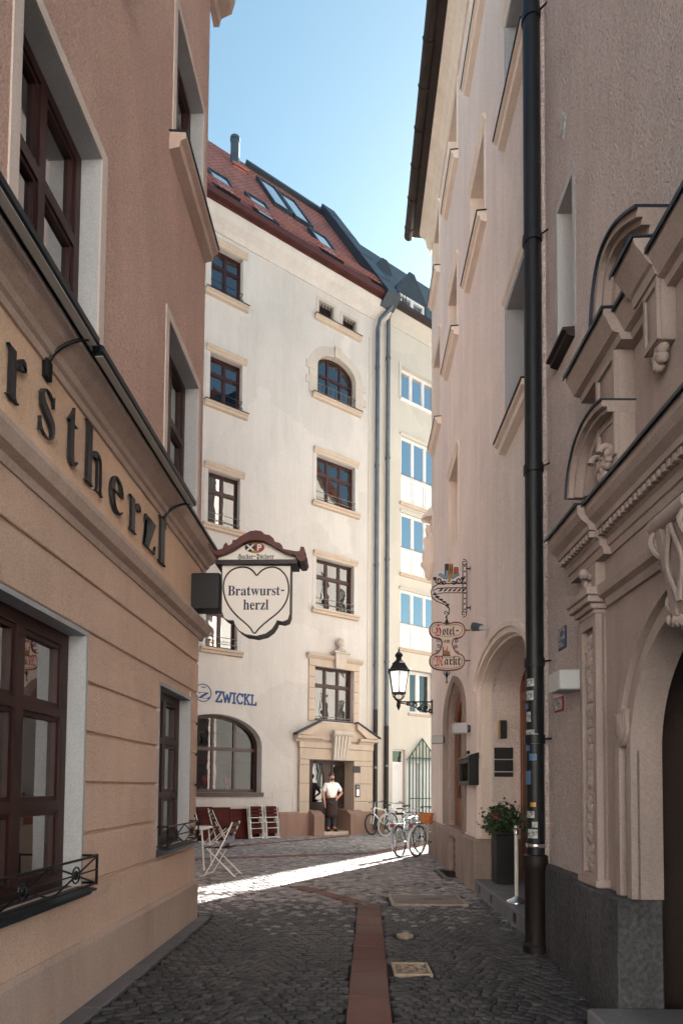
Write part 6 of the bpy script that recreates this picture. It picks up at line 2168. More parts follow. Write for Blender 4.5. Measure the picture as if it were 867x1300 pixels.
a0, zb = SX(301.5, 709.5); a1, _ = SX(348, 709.5)
zt = SP.z(301, 702.8, .08)
def put_frak(mb, parts, a0, base, width, size, d0, d1, m=0, gap=.03):
    tot = sum((.28 if c == '-' else .25 if c == ' ' else glyph_box('f' + c)[1] - glyph_box('f' + c)[0]) + gap for c in parts)
    k = width / tot
    x = a0
    for c in parts:
        if c == ' ': x += (.25 + gap) * k; continue
        if c == '-':
            mb.box(x + .04 * k, x + .24 * k, d0, d1, base + size * .2, base + size * .27, m); x += (.28 + gap) * k; continue
        lo, hi = glyph_box('f' + c)
        put_glyph(mb, 'f' + c, x, base, size, d0, d1, m, (hi - lo) * k)
        x += (hi - lo + gap) * k
put_frak(mb, 'Hacker-Pschorr', a0, zb, a1 - a0, (zt - zb) / .5, .072, .076)
mb.build('small_lettering', M['black'], sg)
b0, bz0 = SP.px(251, 775, 0); b1, bz1 = SP.px(281, 729, 0)
mb = MB(SP); mb.bbox(-.0, b1, -.15, .055, bz0, bz1, .01); mb.build('wall_box', M['black'], sg)

# ================================================================== wrought iron hotel sign
HS = Plane(WR(WR.a(597, 780), 0, 0), -WR.n, (0, 0, 1), WR.u)
hs = thing('hotel_sign', 'wrought iron hanging sign with scrollwork and two red edged cartouches reading Hotel am Markt', 'sign', HS(-.2, 0, 3.2))
def zp(x, y): return HS.px(500 + x * .2076, 700 + y * .2076)      # from an enlargement of the sign
def zt_(pts, d=0.0): return [(*[zp(x, y)[0]], d, zp(x, y)[1]) for x, y in pts]
mb = MB(HS)
for dx in (0, 24):
    mb.tube(zt_([(420 + dx, 75), (420 + dx, 200), (420 + dx, 375)]), .008, 6)
for (c, s) in (((428, 68), 1), ((426, 382), -1)):
    pts = spiral((0, 0), 4, 20, 0, 470, 22)
    mb.tube(zt_([(c[0] + x, c[1] - s * y) for x, y in pts]), .007, 6)
for k in range(9):
    mb.ball(zt_([(432, 90 + k * 33)])[0], .014, 0, 6)
for y in (105, 345):
    mb.tube(zt_([(440, y), (474, y)]), .012, 6)
    x_, z_ = zp(470, y); mb.box(x_ - .01, x_ + .03, -.03, .03, z_ - .035, z_ + .035)
for off in (0, 26):
    mb.tube(zt_([(440, 197 + off), (330, 197 + off), (270, 200 + off), (240 - off * .1, 218 + off * .8), (226 + off, 245 + off * .4), (232 + off, 280), (262 + off * .7, 305 - off * .4), (310 + off * .3, 325 - off * .4), (338, 350), (336, 385)]), .008, 6)
mb.tube(zt_([(440, 253), (300, 253), (262, 262), (250, 285)]), .006, 6)
for k in range(6):
    x = 285 + k * 28
    mb.add([(zp(x + dx, y)[0], d, zp(x + dx, y)[1]) for d in (-.004, .004) for dx, y in ((-14, 246), (4, 243), (16, 226), (-2, 232))], [(0, 1, 2, 3), (7, 6, 5, 4), (0, 4, 5, 1), (1, 5, 6, 2), (2, 6, 7, 3), (3, 7, 4, 0)])
for k in range(5):
    x, y = 248 + k * 20, 262 + k * 16
    mb.ball(zt_([(x, y)])[0], .02, 0, 6, (1.4, .4, .8))
for s in (-1, 1):
    for (cx_, cy_, r) in ((335 + s * 62, 178, 22), (335 + s * 30, 190, 14), (335 + s * 84, 165, 10)):
        pts = spiral((0, 0), 3, r, 90 if s > 0 else 90, 90 - s * 480, 20)
        mb.tube(zt_([(cx_ + x, cy_ + y) for x, y in pts]), .010, 6)
mb.tube(zt_([(316, 385), (306, 376), (312, 366), (326, 372), (330, 384), (318, 398), (318, 410)]), .008, 6)
mb.build('iron_bracket', M['iron'], hs)
mb = MB(HS)
for (x0, x1, y0, y1, m) in ((310, 334, 78, 150, 0), (334, 360, 78, 150, 1), (316, 330, 120, 165, 2), (332, 345, 140, 185, 1), (365, 393, 104, 140, 3), (366, 392, 98, 105, 0)):
    a, b_ = zp(x0, y1), zp(x1, y0)
    mb.bbox(a[0], b_[0], -.02 - .002 * m, .022 + .003 * m, a[1], b_[1], .004, m)
for s in (-1, 1):
    for k in range(3):
        mb.ball(zt_([(335 + s * (24 + 14 * k), 158 - 8 * k)], .0)[0], .035, 2, 8, (1, .5, .8))
strokes(mb, [(zp(342, 90), zp(342, 140)), (zp(353, 90), zp(353, 140)), (zp(342, 115), zp(353, 115))], .007, .02, .028, 0)
mb.build('painted_crest', [M['black'], M['gold'], M['paleblue'], M['orange']], hs)
outl = [(322, 447), (300, 440), (270, 434), (238, 440), (218, 465), (217, 495), (228, 518), (250, 530), (278, 532), (290, 545), (294, 565), (288, 590), (276, 612), (262, 626), (238, 632), (220, 650), (217, 680), (228, 706), (256, 722), (300, 727), (322, 730)]
cx0 = 322
full = outl + [(2 * cx0 + 4 - x, y) for x, y in outl[::-1]][1:-1]
mb = MB(HS)
PO = [zp(x, y) for x, y in full]
POs = smooth_closed(PO, 1)
mb.fill([POs], -.012, .012)
mb.build('sign_plate', M['hotelface'], hs)
mb = MB(HS)
for d in (.014, -.014):
    mb.tube([(x, d, z) for x, z in POs], .009, 6, True)
ccx, ccz = zp(cx0, 582)
mb.build('red_rim', M['maroon'], hs)
for (pts) in ([(300, 452), (262, 446), (236, 462), (232, 490), (250, 512), (300, 520)], [(300, 648), (258, 642), (234, 660), (236, 696), (262, 712), (300, 716)]):
    mb = MB(HS)
    L_ = pts + [(2 * cx0 + 4 - x, y) for x, y in pts[::-1]]
    mb.tube(zt_(L_, .0135), .004, 5, True)
    mb.build('inner_border', M['iron'], hs)
for s in (-1, 1):
    for (cx_, cy_, r) in ((cx0 + 2 + s * 56, 545, 13), (cx0 + 2 + s * 52, 580, 13), (cx0 + 2 + s * 60, 618, 13)):
        mb = MB(HS)
        mb.tube(zt_([(cx_ + x, cy_ + y) for x, y in spiral((0, 0), 3, r, 0, s * 500, 18)]), .006, 5)
        mb.build('scroll', M['iron'], hs)
for (wd, x0, x1, yb, sz) in (('H', 246, 290, 516, 70), ('M', 244, 302, 702, 68), ('otel-', 295, 400, 512, 58), ('arkt', 306, 408, 696, 60)):
    mb = MB(HS)
    a, zb = zp(x0, yb); b_, _ = zp(x1, yb)
    hgt = abs(zp(x0, yb - sz)[1] - zb)
    put_frak(mb, wd, a, zb, b_ - a, hgt / .52, .0125, .0165)
    mb.build('lettering', M['red'] if len(wd) == 1 else M['black'], hs)
mb = MB(HS)
a, zb = zp(303, 560); b_, _ = zp(343, 560)
put_frak(mb, 'am', a, zb, b_ - a, abs(zp(303, 542)[1] - zb) / .33, .0125, .0165)
mb.build('lettering', M['black'], hs)
mb = MB(HS)
def zr(x0, x1, y0, y1): return [zp(x0, y1), zp(x1, y1), zp(x1, y0), zp(x0, y0)]
mb.fill([zr(294, 344, 632, 642)], .0125, .0145, 0)
mb.fill([[zp(304, 632), zp(304, 610), zp(312, 602), zp(320, 610), zp(320, 598), zp(323, 575), zp(327, 598), zp(327, 612), zp(340, 612), zp(340, 632)]], .0125, .0155, 1)
mb.fill([zr(296, 303, 585, 632)], .0125, .0145, 0)
mb.build('painted_motif', [M['green'], M['orange']], hs)
mb = MB(HS)
for (cy_, s) in ((432, 1), (755, -1)):
    mb.ball(zt_([(cx0, cy_)])[0], .028, 0, 8, (.8, .8, 1.8))
    for q in (-1, 1):
        mb.tube(zt_([(cx0, cy_ + s * 8), (cx0 + q * 12, cy_), (cx0 + q * 18, cy_ + s * 12), (cx0 + q * 12, cy_ + s * 18)]), .008, 6)
    mb.tube(zt_([(cx0, cy_ - s * 42), (cx0, cy_ + s * 20)]), .008, 6)
mb.ball(zt_([(cx0, 800)])[0], .02, 1, 8)
for y in (482, 668):
    mb.tube(zt_([(430, y), (474, y)]), .008, 6)
    mb.ball(zt_([(443, y)])[0], .02, 1, 8)
    x_, z_ = zp(470, y); mb.box(x_ - .0, x_ + .02, -.025, .025, z_ - .035, z_ + .035)
mb.build('finials', [M['iron'], M['gold']], hs)

# ================================================================== corner lantern
LPn = Plane(WR(WR.a(549, 890), 0, 0), -WR.n, (0, 0, 1), WR.u)
lx, _ = LPn.px(506, 870)
zf = lambda y: LPn.px(506, y)[1]
ln = thing('street_lantern', 'black six sided street lantern on a curled iron bracket at the far hotel corner', 'street lamp', LPn(lx, 0, zf(905)))
zb_, zt2, zc2 = zf(880), zf(853), zf(840)
rl0, rl1 = .155, .235
mb = MB(LPn)
mb.lathe([(rl1 + .03, zt2 - .01), (rl1 + .035, zt2 + .02), (rl1 + .0, zt2 + .05), (.16, zf(843.5)), (.165, zf(842.5)), (.15, zf(842)), (.07, zf(838)), (.065, zf(835)), (.1, zf(832.5)), (.09, zf(831)), (.05, zf(828.5)), (.02, zf(827)), (.018, zf(824)), (.0, zf(823.5))], (lx, 0), 6, ph=RAD(30))
mb.build('lantern_roof', M['iron'], ln)
mb = MB(LPn)
mb.lathe([(rl0 - .012, zb_), (rl1 - .012, zt2 - .012)], (lx, 0), 6, ph=RAD(30))
mb.build('lantern_glass', M['lampglass'], ln)
mb = MB(LPn)
for k in range(6):
    an = RAD(30 + 60 * k)
    mb.tube([(lx + rl0 * math.cos(an), rl0 * math.sin(an), zb_), (lx + rl1 * math.cos(an), rl1 * math.sin(an), zt2)], .010, 5)
    mb.ball((lx + (rl1 + .03) * math.cos(an), (rl1 + .03) * math.sin(an), zt2 + .03), .02, 0, 6)
mb.lathe([(rl0 + .02, zb_ - .015), (rl0 + .02, zb_ + .01)], (lx, 0), 6, ph=RAD(30))
mb.build('lantern_frame', M['iron'], ln)
mb = MB(LPn)
mb.lathe([(.02, zf(890) - .02), (.08, zf(887)), (.11, zf(884.5)), (.1, zf(881))], (lx + .0, 0), 14)
mb.build('lower_globe', M['glass_clear'], ln, smooth=True)
mb = MB(LPn)
for s in (-1, 1):
    mb.tube([(lx + s * .13, 0, zb_), (lx + s * .125, 0, zf(884)), (lx + s * .07, 0, zf(888)), (lx, 0, zf(892))], .011, 6)
mb.lathe([(.05, zf(896)), (.045, zf(893)), (.03, zf(890.5)), (.03, zf(889))], (lx, 0), 10)
mb.lathe([(.005, zf(902)), (.035, zf(898.5)), (.05, zf(896))], (lx, 0), 10)
mb.build('lantern_neck', M['iron'], ln)
mb = MB(LPn)
zbk = zf(891)
mb.box(lx, 0, -.014, .014, zbk - .015, zbk + .015)
L_ = -lx
mb.tube([(lx + L_ * t, 0, zbk - .03 - .20 * (math.sin(t * math.pi * .5) ** 2.2)) for t in [i / 14 for i in range(15)] if t < .86], .012, 6)
rr = .105
for (cx_, cz_, r) in ((lx + L_ * .78, zbk - .125, .10), (lx + L_ * .48, zbk - .065, .05), (lx + L_ * .28, zbk - .045, .035), (lx + L_ * .6, zbk - .15, .04), (lx + L_ * .93, zbk - .2, .04)):
    mb.tube([(cx_ + x, 0, cz_ + y) for x, y in spiral((0, 0), .008, r, 30, 640, 30)], .009, 6)
    mb.tube([(cx_ + r * math.cos(t), 0, cz_ + r * math.sin(t)) for t in [i * math.pi / 10 for i in range(20)]], .010, 6, True)
for k in range(8):
    an = k * math.pi / 4
    mb.ball((lx + L_ * .78 + .035 * math.cos(an), 0, zbk - .125 + .035 * math.sin(an)), .022, 0, 6, (1, .5, 1))
mb.box(-.03, .012, -.025, .025, zbk - .27, zbk + .05)
mb.build('iron_bracket', M['iron'], ln)

# ================================================================== planters, flowers, post
def leaves(mb, c, rad, n, size, rnd, m=0, droop=.0):
    for _ in range(n):
        while True:
            p = V((rnd.uniform(-1, 1), rnd.uniform(-1, 1), rnd.uniform(-1, 1)))
            if .15 < p.length < 1: break
        p = V((c[0] + p.x * rad[0], c[1] + p.y * rad[1], c[2] + p.z * rad[2]))
        ax = V((rnd.gauss(0, 1), rnd.gauss(0, 1), rnd.gauss(.3, .7))).normalized()
        sd = ax.orthogonal().normalized()
        sd.rotate(Matrix.Rotation(rnd.uniform(0, 6.28), 3, ax))
        nn = ax.cross(sd)
        l, w = size * rnd.uniform(.7, 1.4), size * rnd.uniform(.28, .45)
        q = [p, p + ax * l * .5 + sd * w + nn * w * .4, p + ax * l - nn * l * .15, p + ax * l * .5 - sd * w + nn * w * .4, p + ax * l * .5]
        mb.add([tuple(x) for x in q], [(0, 1, 4), (1, 2, 4), (2, 3, 4), (3, 0, 4)], m)
def blossom(mb, c, r, rnd, n=26):
    for k in range(n):
        d = V((rnd.gauss(0, 1), rnd.gauss(0, 1), rnd.gauss(0, 1))).normalized()
        s = d.orthogonal().normalized() * r * .42
        t = d.cross(s)
        p = V(c) + d * r * rnd.uniform(.6, 1)
        mb.add([tuple(p - s), tuple(p + t + d * r * .2), tuple(p + s), tuple(p - t + d * r * .2)], [(0, 1, 2), (0, 2, 3)])
rp_ = random.Random(21)
def planter(x, y, w, h, label):
    t = thing('planter', label, 'planter', (x, y, .185), 'tall black planters in the porch')
    mb = MB()
    b = w / 2
    for (f, z0, z1) in ((1, .187, .187 + h - .05), (1.04, .187 + h - .05, .187 + h)):
        mb.bbox(x - b * f, x + b * f, y - b * f, y + b * f, z0, z1, .008)
    mb.build('pot', M['planter'], t)
    mb = MB(); mb.box(x - b * .9, x + b * .9, y - b * .9, y + b * .9, .187 + h, .187 + h + .004); mb.build('soil', M['joint'], t)
    return t
p1 = ground(623.5, 1121, .185); px1 = (627 + 653) / 2
py_ = 8.55
wx = (640 - 433.5) / 800 * py_
planter(wx + .0, py_, .29, .70, 'black square planter nearest the far jamb of the porch')
planter(wx + .03, 6.72, .29, .72, 'black square planter behind the chrome post at the near jamb of the porch')
for (x, y, h, lab, fl) in ((wx, py_, .70, 'bushy green plant with one pink bloom in the far planter', [(-.15, -.12, .20, 'petal')]), (wx + .03, 6.72, .72, 'dark leafy plant with white flowers in the planter behind the post', [(-.06, -.18, .17, 'whitepetal'), (-.1, -.2, .06, 'whitepetal'), (.02, -.2, .19, 'whitepetal'), (-.13, -.16, .0, 'whitepetal')])):
    t = thing('flowering_plant', lab, 'plant', (x, y, .185 + h), 'plants in the porch planters')
    mb = MB()
    zc = .19 + h
    leaves(mb, (x, y, zc + .15), (.24, .22, .2), 420, .065, rp_)
    leaves(mb, (x - .12, y - .05, zc + .06), (.2, .16, .14), 150, .055, rp_)
    leaves(mb, (x - .03, y - .03, zc + .17), (.33, .28, .27), 130, .05, rp_)
    for k in range(14):
        e = (x + rp_.uniform(-.2, .2), y + rp_.uniform(-.2, .2), zc + rp_.uniform(.1, .32))
        mb.tube([(x + rp_.uniform(-.04, .04), y, zc), e], .004, 4)
    mb.build('foliage', M['leaf'], t)
    for (dx, dy, dz, mm) in fl:
        mb = MB(); blossom(mb, (x + dx, y + dy, zc + dz), .038, rp_); mb.build('bloom', M[mm], t)
ps = ground(655.5, 1146, .185)
t = thing('barrier_post', 'slender white metal barrier post with domed foot on the porch step', 'barrier post', (ps.x, ps.y, .185))
mb = MB(); mb.lathe([(.115, .187), (.115, .2), (.1, .215), (.05, .235), (.025, .26)], (ps.x, ps.y), 24); mb.build('foot', M['chrome'], t, angle=50)
mb = MB(); mb.lathe([(.022, .255), (.022, .97)], (ps.x, ps.y), 16); mb.build('pole', mat('cream_post_paint', (.72, .68, .6), .35), t, angle=50)
mb = MB(); mb.lathe([(.03, .94), (.032, .975), (.028, .99), (.012, 1.0)], (ps.x, ps.y), 16); mb.ball((ps.x, ps.y, 1.02), .028); mb.build('pole_head', M['chrome'], t, angle=50)

# ================================================================== chairs and tables of the tavern over the square
def open_chair(label):
    t = thing('folding_chair', label, 'chair', (0, 0, 0), 'folding garden chairs set out on the square')
    for s in (-1, 1):
        y = s * .20
        mb = MB()
        mb.tube([(.24, y, .0), (.20, y, .03), (-.10, y, .56), (-.20, y, .78), (-.24, y, .88)], .0125, 8)
        mb.tube([(.24, y, .0), (.30, y, .0)], .0125, 8)
        mb.build('back_leg', M['chairwhite'], t)
        mb = MB()
        y2 = s * .175
        mb.tube([(-.30, y2, .0), (-.26, y2, .03), (.19, y2, .45)], .0125, 8)
        mb.build('front_leg', M['chairwhite'], t)
    mb = MB()
    for (x, z) in ((.225, .02), (-.03, .44)):
        mb.tube([(x, -.2, z), (x, .2, z)], .009, 6)
    for (x, z) in ((-.265, .03), (.19, .45)):
        mb.tube([(x, -.175, z), (x, .175, z)], .009, 6)
    mb.build('stretcher', M['chairwhite'], t)
    mb = MB()
    for k in range(6):
        x = -.19 + k * .072
        mb.bbox(x, x + .055, -.205, .205, .455, .470, .004)
    mb.build('seat', M['slat'], t)
    mb = MB()
    for k in range(3):
        z = .60 + k * .1
        x = -.112 - (z - .56) * .42
        mb.bbox(x - .018, x - .002, -.205, .205, z, z + .065, .004)
    mb.build('backrest', M['slat'], t)
    return t
def folded_chair(label):
    t = thing('folded_chair', label, 'chair', (0, 0, 0), 'folded chairs stacked against the cream wall')
    mb = MB()
    for s in (-1, 1):
        mb.tube([(s * .2, 0, 0), (s * .2, 0, .5), (s * .19, .02, .95)], .0125, 8)
        mb.tube([(s * .175, .03, .03), (s * .175, .03, .55)], .0125, 8)
    for z in (.04, .3, .46, .6):
        mb.tube([(-.2, 0, z), (.2, 0, z)], .0095, 6)
    mb.build('frame', M['chairwhite'], t)
    mb = MB()
    for k in range(3):
        mb.bbox(-.195, .195, .02, .034, .64 + k * .1, .72 + k * .1, .004)
    mb.build('backrest', M['slat'], t)
    mb = MB()
    for k in range(4):
        mb.bbox(-.17, .17, .045, .058, .16 + k * .085, .235 + k * .085, .004)
    mb.build('seat', M['slat'], t)
    return t
def place(o, x, y, rz, z=0.0, tilt=0.0):
    o.location = (x, y, z)
    o.rotation_euler = (tilt, 0, rz)
fz = math.atan2(W1.u.y, W1.u.x)              # heading of the cream front
ch = open_chair('white framed folding chair nearest the street corner with a grey cloth on it')
g3 = ground(281, 1111)
place(ch, g3.x, g3.y, RAD(172))
c2 = copy_tree(ch)
c2['label'] = 'red slatted folding chair facing the alley in front of the leaning table tops'
g_ = ground(262, 1071)
place(c2, g_.x, g_.y, fz - RAD(80))
c3 = copy_tree(ch)
c3['label'] = 'folding chair turned sideways between the chair with the cloth and the leaning table tops'
g_ = ground(280, 1074)
place(c3, g_.x, g_.y, RAD(20))
mb = MB()
n = 10
vs, fs = [], []
for i in range(n + 1):
    for j in range(n + 1):
        x, y = -.17 + .30 * i / n, -.16 + .32 * j / n
        vs.append((x, y, .474 + .035 + .02 * math.sin(i * 1.2 + j * .7) + (.16 * max(0, (2.5 - i) / 2.5))))
for i in range(n):
    for j in range(n):
        a = i * (n + 1) + j
        fs.append((a, a + n + 1, a + n + 2, a + 1))
k = len(vs)
vs += [(x, y, .472 + (z - .509) * .4 + (.0 if x > -.1 else .02)) for x, y, z in vs]
fs += [tuple(i + k for i in f[::-1]) for f in fs]
rim = [i for i in range(n + 1)] + [(i + 1) * (n + 1) - 1 for i in range(1, n + 1)] + [n * (n + 1) + j for j in range(n - 1, -1, -1)] + [i * (n + 1) for i in range(n - 1, 0, -1)]
for i in range(len(rim)):
    a, b = rim[i], rim[(i + 1) % len(rim)]
    fs.append((a, b, b + k, a + k))
fr0 = Plane((g3.x, g3.y, 0), (math.cos(RAD(172)), math.sin(RAD(172)), 0), (0, 0, 1), (-math.sin(RAD(172)), math.cos(RAD(172)), 0))
mb.fr = fr0
mb.add(vs, fs)
mb.build('grey_cloth', mat('grey_blanket', (.19, .20, .23), .95, bump=[(40, .5, .01)]), smooth=True, label='crumpled grey cloth lying on the nearest folding chair', cat='blanket')
fc = folded_chair('folded white framed red chair in the left of the two stacks against the cream wall')
first = True
for (px, lab) in ((325, 'folded white framed red chair in the left of the two stacks against the cream wall'), (344.5, 'folded white framed red chair in the right of the two stacks against the cream wall')):
    for k in range(3):
        o = fc if first else copy_tree(fc)
        first = False
        o['label'] = lab
        a = W1.a(px, 1062, .4)
        p = W1(a, .52 - k * .075, 0)
        place(o, p.x, p.y, fz, 0, RAD(-9))
def table(a, w, h, d, rot, label):
    t = thing('folded_table', label, 'table', W1(a, d, 0), 'table tops leaning on the cream wall')
    th = RAD(rot)
    fr = Plane(W1(a, d, 0), W1.u, -W1.n * math.sin(th) + V((0, 0, 1)) * math.cos(th), W1.n * math.cos(th) + V((0, 0, 1)) * math.sin(th))
    mb = MB(fr); mb.bbox(-w / 2, w / 2, -.03, .0, .02, h, .008); mb.build('table_top', M['tabletop'], t)
    mb = MB(fr); mb.fill([rect(-w / 2 + .03, w / 2 - .03, .05, h - .03), rect(-w / 2 + .06, w / 2 - .06, .08, h - .06)], -.001, .012); mb.build('edge_frame', M['slat'], t)
    mb = MB(fr)
    for s in (-1, 1):
        mb.tube([(s * w * .3, -.05, .0), (s * w * .3, -.05, h * .8)], .014, 6)
    mb.tube([(-w * .3, -.05, h * .4), (w * .3, -.05, h * .4)], .012, 6)
    mb.build('folded_legs', M['iron'], t)
t0_ = W1.a(258, 1055, .3)
table(W1.a(274, 1055, .3), .95, .92, .44, 15, 'broad red brown table top leaning behind the loose folding chairs')
table(W1.a(254, 1055, .3), .85, .93, .36, 13, 'red brown table top at the far left of the leaning row')
table(W1.a(306, 1055, .3), .72, .86, .30, 12, 'dark red table top leaning between the broad one and the chair stacks')
table(W1.a(338, 1055, .3), 1.0, .88, .26, 10, 'red brown table top leaning behind the chair stacks')
tb = ground(240, 1102)
t = thing('garden_table', 'pale garden table whose edge shows past the street corner', 'table', (tb.x, tb.y, 0))
mb = MB(); mb.bbox(tb.x - .35, tb.x + .35, tb.y - .35, tb.y + .35, .70, .73, .006); mb.build('table_top', M['chairwhite'], t)
for sx in (-1, 1):
    for sy in (-1, 1):
        mb = MB(); mb.tube([(tb.x + sx * .28, tb.y + sy * .28, .70), (tb.x + sx * .34, tb.y + sy * .32, 0)], .014, 8); mb.build('leg', M['chairwhite'], t)

# ================================================================== bicycles
def bicycle(label, frame_m, tyre_m, basket=False, step_through=False, fat=1.0, fenders=True):
    t = thing('bicycle', label, 'bicycle', (0, 0, 0), 'bicycles parked by the right corner')
    R = .335
    for xw in (-.52, .54):
        mb = MB()
        cir = lambda r, y=0: [(xw + r * math.cos(i * math.pi / 18), y, R + r * math.sin(i * math.pi / 18)) for i in range(36)]
        mb.tube(cir(R - .035), .010, 6, True)
        mb.tube([(xw, -.045, R), (xw, .045, R)], .022, 10)
        for k in range(20):
            an = k * math.pi / 10
            s = .022 if k % 2 else -.022
            mb.tube([(xw + .02 * math.cos(an + .5), s, R + .02 * math.sin(an + .5)), (xw + (R - .04) * math.cos(an), 0, R + (R - .04) * math.sin(an))], .0022, 4)
        w = mb.build('wheel', M['rim'], t)
        mb = MB(); mb.tube(cir(R - .018 * fat), .018 * fat, 8, True); mb.build('tyre', tyre_m, w, smooth=True)
        if fenders:
            mb = MB()
            a0, a1 = (40, 205) if xw < 0 else (0, 150)
            pts = [(xw + (R + .022 * fat) * math.cos(RAD(a0 + (a1 - a0) * i / 16)), R + (R + .022 * fat) * math.sin(RAD(a0 + (a1 - a0) * i / 16))) for i in range(17)]
            vs, fs = [], []
            for (x, z) in pts:
                vs += [(x, -.028, z - .006), (x, .028, z - .006), (x, .028, z), (x, -.028, z)]
            for i in range(16):
                for j in range(4):
                    fs.append((i * 4 + j, i * 4 + (j + 1) % 4, i * 4 + 4 + (j + 1) % 4, i * 4 + 4 + j))
            fs += [(0, 1, 2, 3), (67, 66, 65, 64)]
            mb.add(vs, fs)
            mb.build('mudguard', frame_m, t)
    mb = MB()
    BB, ST, HT, HB = (-.09, 0, .29), (-.24, 0, .80), (.33, 0, .84), (.38, 0, .66)
    mb.tube([BB, ST], .016, 8)
    mb.tube([HT, HB], .02, 8)
    mb.tube([HB, BB], .02, 8)
    if step_through:
        mb.tube([HT, (.05, 0, .52), (-.16, 0, .5)], .017, 8)
    else:
        mb.tube([HT, (-.225, 0, .74)], .016, 8)
    for s in (-1, 1):
        mb.tube([(BB[0], s * .03, BB[2]), (-.52, s * .05, R)], .010, 6)
        mb.tube([(-.215, s * .02, .72), (-.52, s * .05, R)], .009, 6)
    mb.build('frame', frame_m, t, smooth=True)
    mb = MB()
    mb.tube([HT, HB, (.40, 0, .6)], .014, 8)
    for s in (-1, 1):
        mb.tube([(.395, 0, .69), (.41, s * .05, .66), (.54, s * .05, R)], .011, 8)
    mb.build('fork', frame_m, t)
    mb = MB()
    mb.tube([(.33, 0, .83), (.31, 0, .98)], .013, 8)
    mb.tube([(.20, -.29, 1.02), (.27, -.22, 1.02), (.33, -.08, 1.0), (.33, .08, 1.0), (.27, .22, 1.02), (.20, .29, 1.02)], .011, 8)
    hb = mb.build('handlebar', M['chrome'], t)
    mb = MB()
    for s in (-1, 1):
        mb.tube([(.27, s * .22, 1.02), (.165, s * .32, 1.02)], .017, 8)
        mb.tube([(.33, s * .15, 1.0), (.27, s * .24, .985)], .006, 5)
    mb.build('grip', M['rubber'], hb)
    mb = MB()
    mb.tube([(-.24, 0, .79), (-.27, 0, .9)], .012, 8)
    mb.add([(x, y * w, z) for (x, w, z) in ((-.42, .09, .93), (-.36, .1, .935), (-.27, .06, .925), (-.15, .022, .92)) for y in (-1, -.4, .4, 1)] + [(x, y * w * .8, z - .045) for (x, w, z) in ((-.42, .09, .93), (-.36, .1, .935), (-.27, .06, .925), (-.15, .022, .92)) for y in (-1, -.4, .4, 1)],
           [(i * 4 + j, i * 4 + j + 1, i * 4 + 5 + j, i * 4 + 4 + j) for i in range(3) for j in range(3)] + [(16 + i * 4 + j, 16 + i * 4 + 4 + j, 16 + i * 4 + 5 + j, 16 + i * 4 + j + 1) for i in range(3) for j in range(3)]
           + [(i * 4, i * 4 + 4, i * 4 + 20, i * 4 + 16) for i in range(3)] + [(i * 4 + 3, i * 4 + 19, i * 4 + 23, i * 4 + 7) for i in range(3)] + [(0, 16, 17, 1), (1, 17, 18, 2), (2, 18, 19, 3), (12, 13, 29, 28), (13, 14, 30, 29), (14, 15, 31, 30)])
    mb.build('saddle', M['leather'], t, smooth=True)
    mb = MB()
    mb.tube([(BB[0] + .09 * math.cos(i * .4), -.05, BB[2] + .09 * math.sin(i * .4)) for i in range(16)], .006, 5, True)
    mb.tube([(BB[0], -.07, BB[2]), (BB[0] + .12, -.08, BB[2] - .11)], .009, 6)
    mb.tube([(BB[0], .07, BB[2]), (BB[0] - .12, .08, BB[2] + .11)], .009, 6)
    mb.tube([(BB[0], -.07, BB[2]), (BB[0], .07, BB[2])], .015, 8)
    mb.box(BB[0] + .07, BB[0] + .17, -.16, -.08, BB[2] - .125, BB[2] - .1)
    mb.box(BB[0] - .17, BB[0] - .07, .08, .16, BB[2] + .1, BB[2] + .125)
    mb.build('crank', M['iron'], t)
    mb = MB()
    for y in (-.05, 0, .05):
        mb.tube([(-.26, y, .70), (-.78, y, .70)], .006, 5)
    for s in (-1, 1):
        mb.tube([(-.52, s * .055, R), (-.6, s * .05, .70)], .006, 5)
    mb.build('luggage_rack', M['iron'], t)
    mb = MB(); mb.bbox(-.83, -.79, -.04, .04, .64, .70, .008); mb.build('tail_light', M['red'], t)
    mb = MB(); mb.tube([(.42, 0, .80), (.48, 0, .8)], [.025, .04], 10); mb.build('headlight', M['chrome'], t)
    mb = MB(); mb.tube([(-.5, .06, R), (-.42, .16, .01)], .008, 6); mb.build('kickstand', M['iron'], t)
    return t
def park(o, px, py, rear, az, lean=0.0):
    """stand a bicycle with one wheel's foot at a spot on the ground; az from the view axis, to the right"""
    g = ground(px, py)
    d = V((math.sin(RAD(az)), math.cos(RAD(az)), 0))
    c = g + d * (.52 if rear else -.54)
    o.location = (c.x, c.y, .004)
    o.rotation_euler = (RAD(lean), 0, math.atan2(d.y, d.x))
b1 = bicycle('silver bicycle with thin black tyres, left of the two nearest bicycles', M['bikegrey'], M['rubber'], fenders=True)
park(b1, 508, 1089, True, 30, -5)
b2 = bicycle('white bicycle with reddish brown tyres standing right beside the hotel corner', M['bikewhite'], M['tanrubber'], step_through=True)
park(b2, 529, 1088, True, 40, 4)
b3 = bicycle('white bicycle with fat black tyres nearest the street door', M['bikewhite'], M['rubber'], fat=1.5, fenders=False)
park(b3, 472.5, 1060.5, False, -140, 5)
b4 = bicycle('silver step through bicycle with pale tyres behind the fat tyred one', M['bikegrey'], mat('pale_tyre', (.42, .40, .38), .7), step_through=True)
park(b4, 489, 1062, False, -132, -4)
bk = ground(541, 1080)
bkp = V((ray(541, 1038).x, ray(541, 1038).y, ray(541, 1038).z)) * 13.45 + EYE
t = thing('bicycle_basket', 'orange wicker basket carried behind the saddle of the bicycle at the hotel corner', 'basket', (bkp.x, bkp.y, bkp.z - .13))
mb = MB()
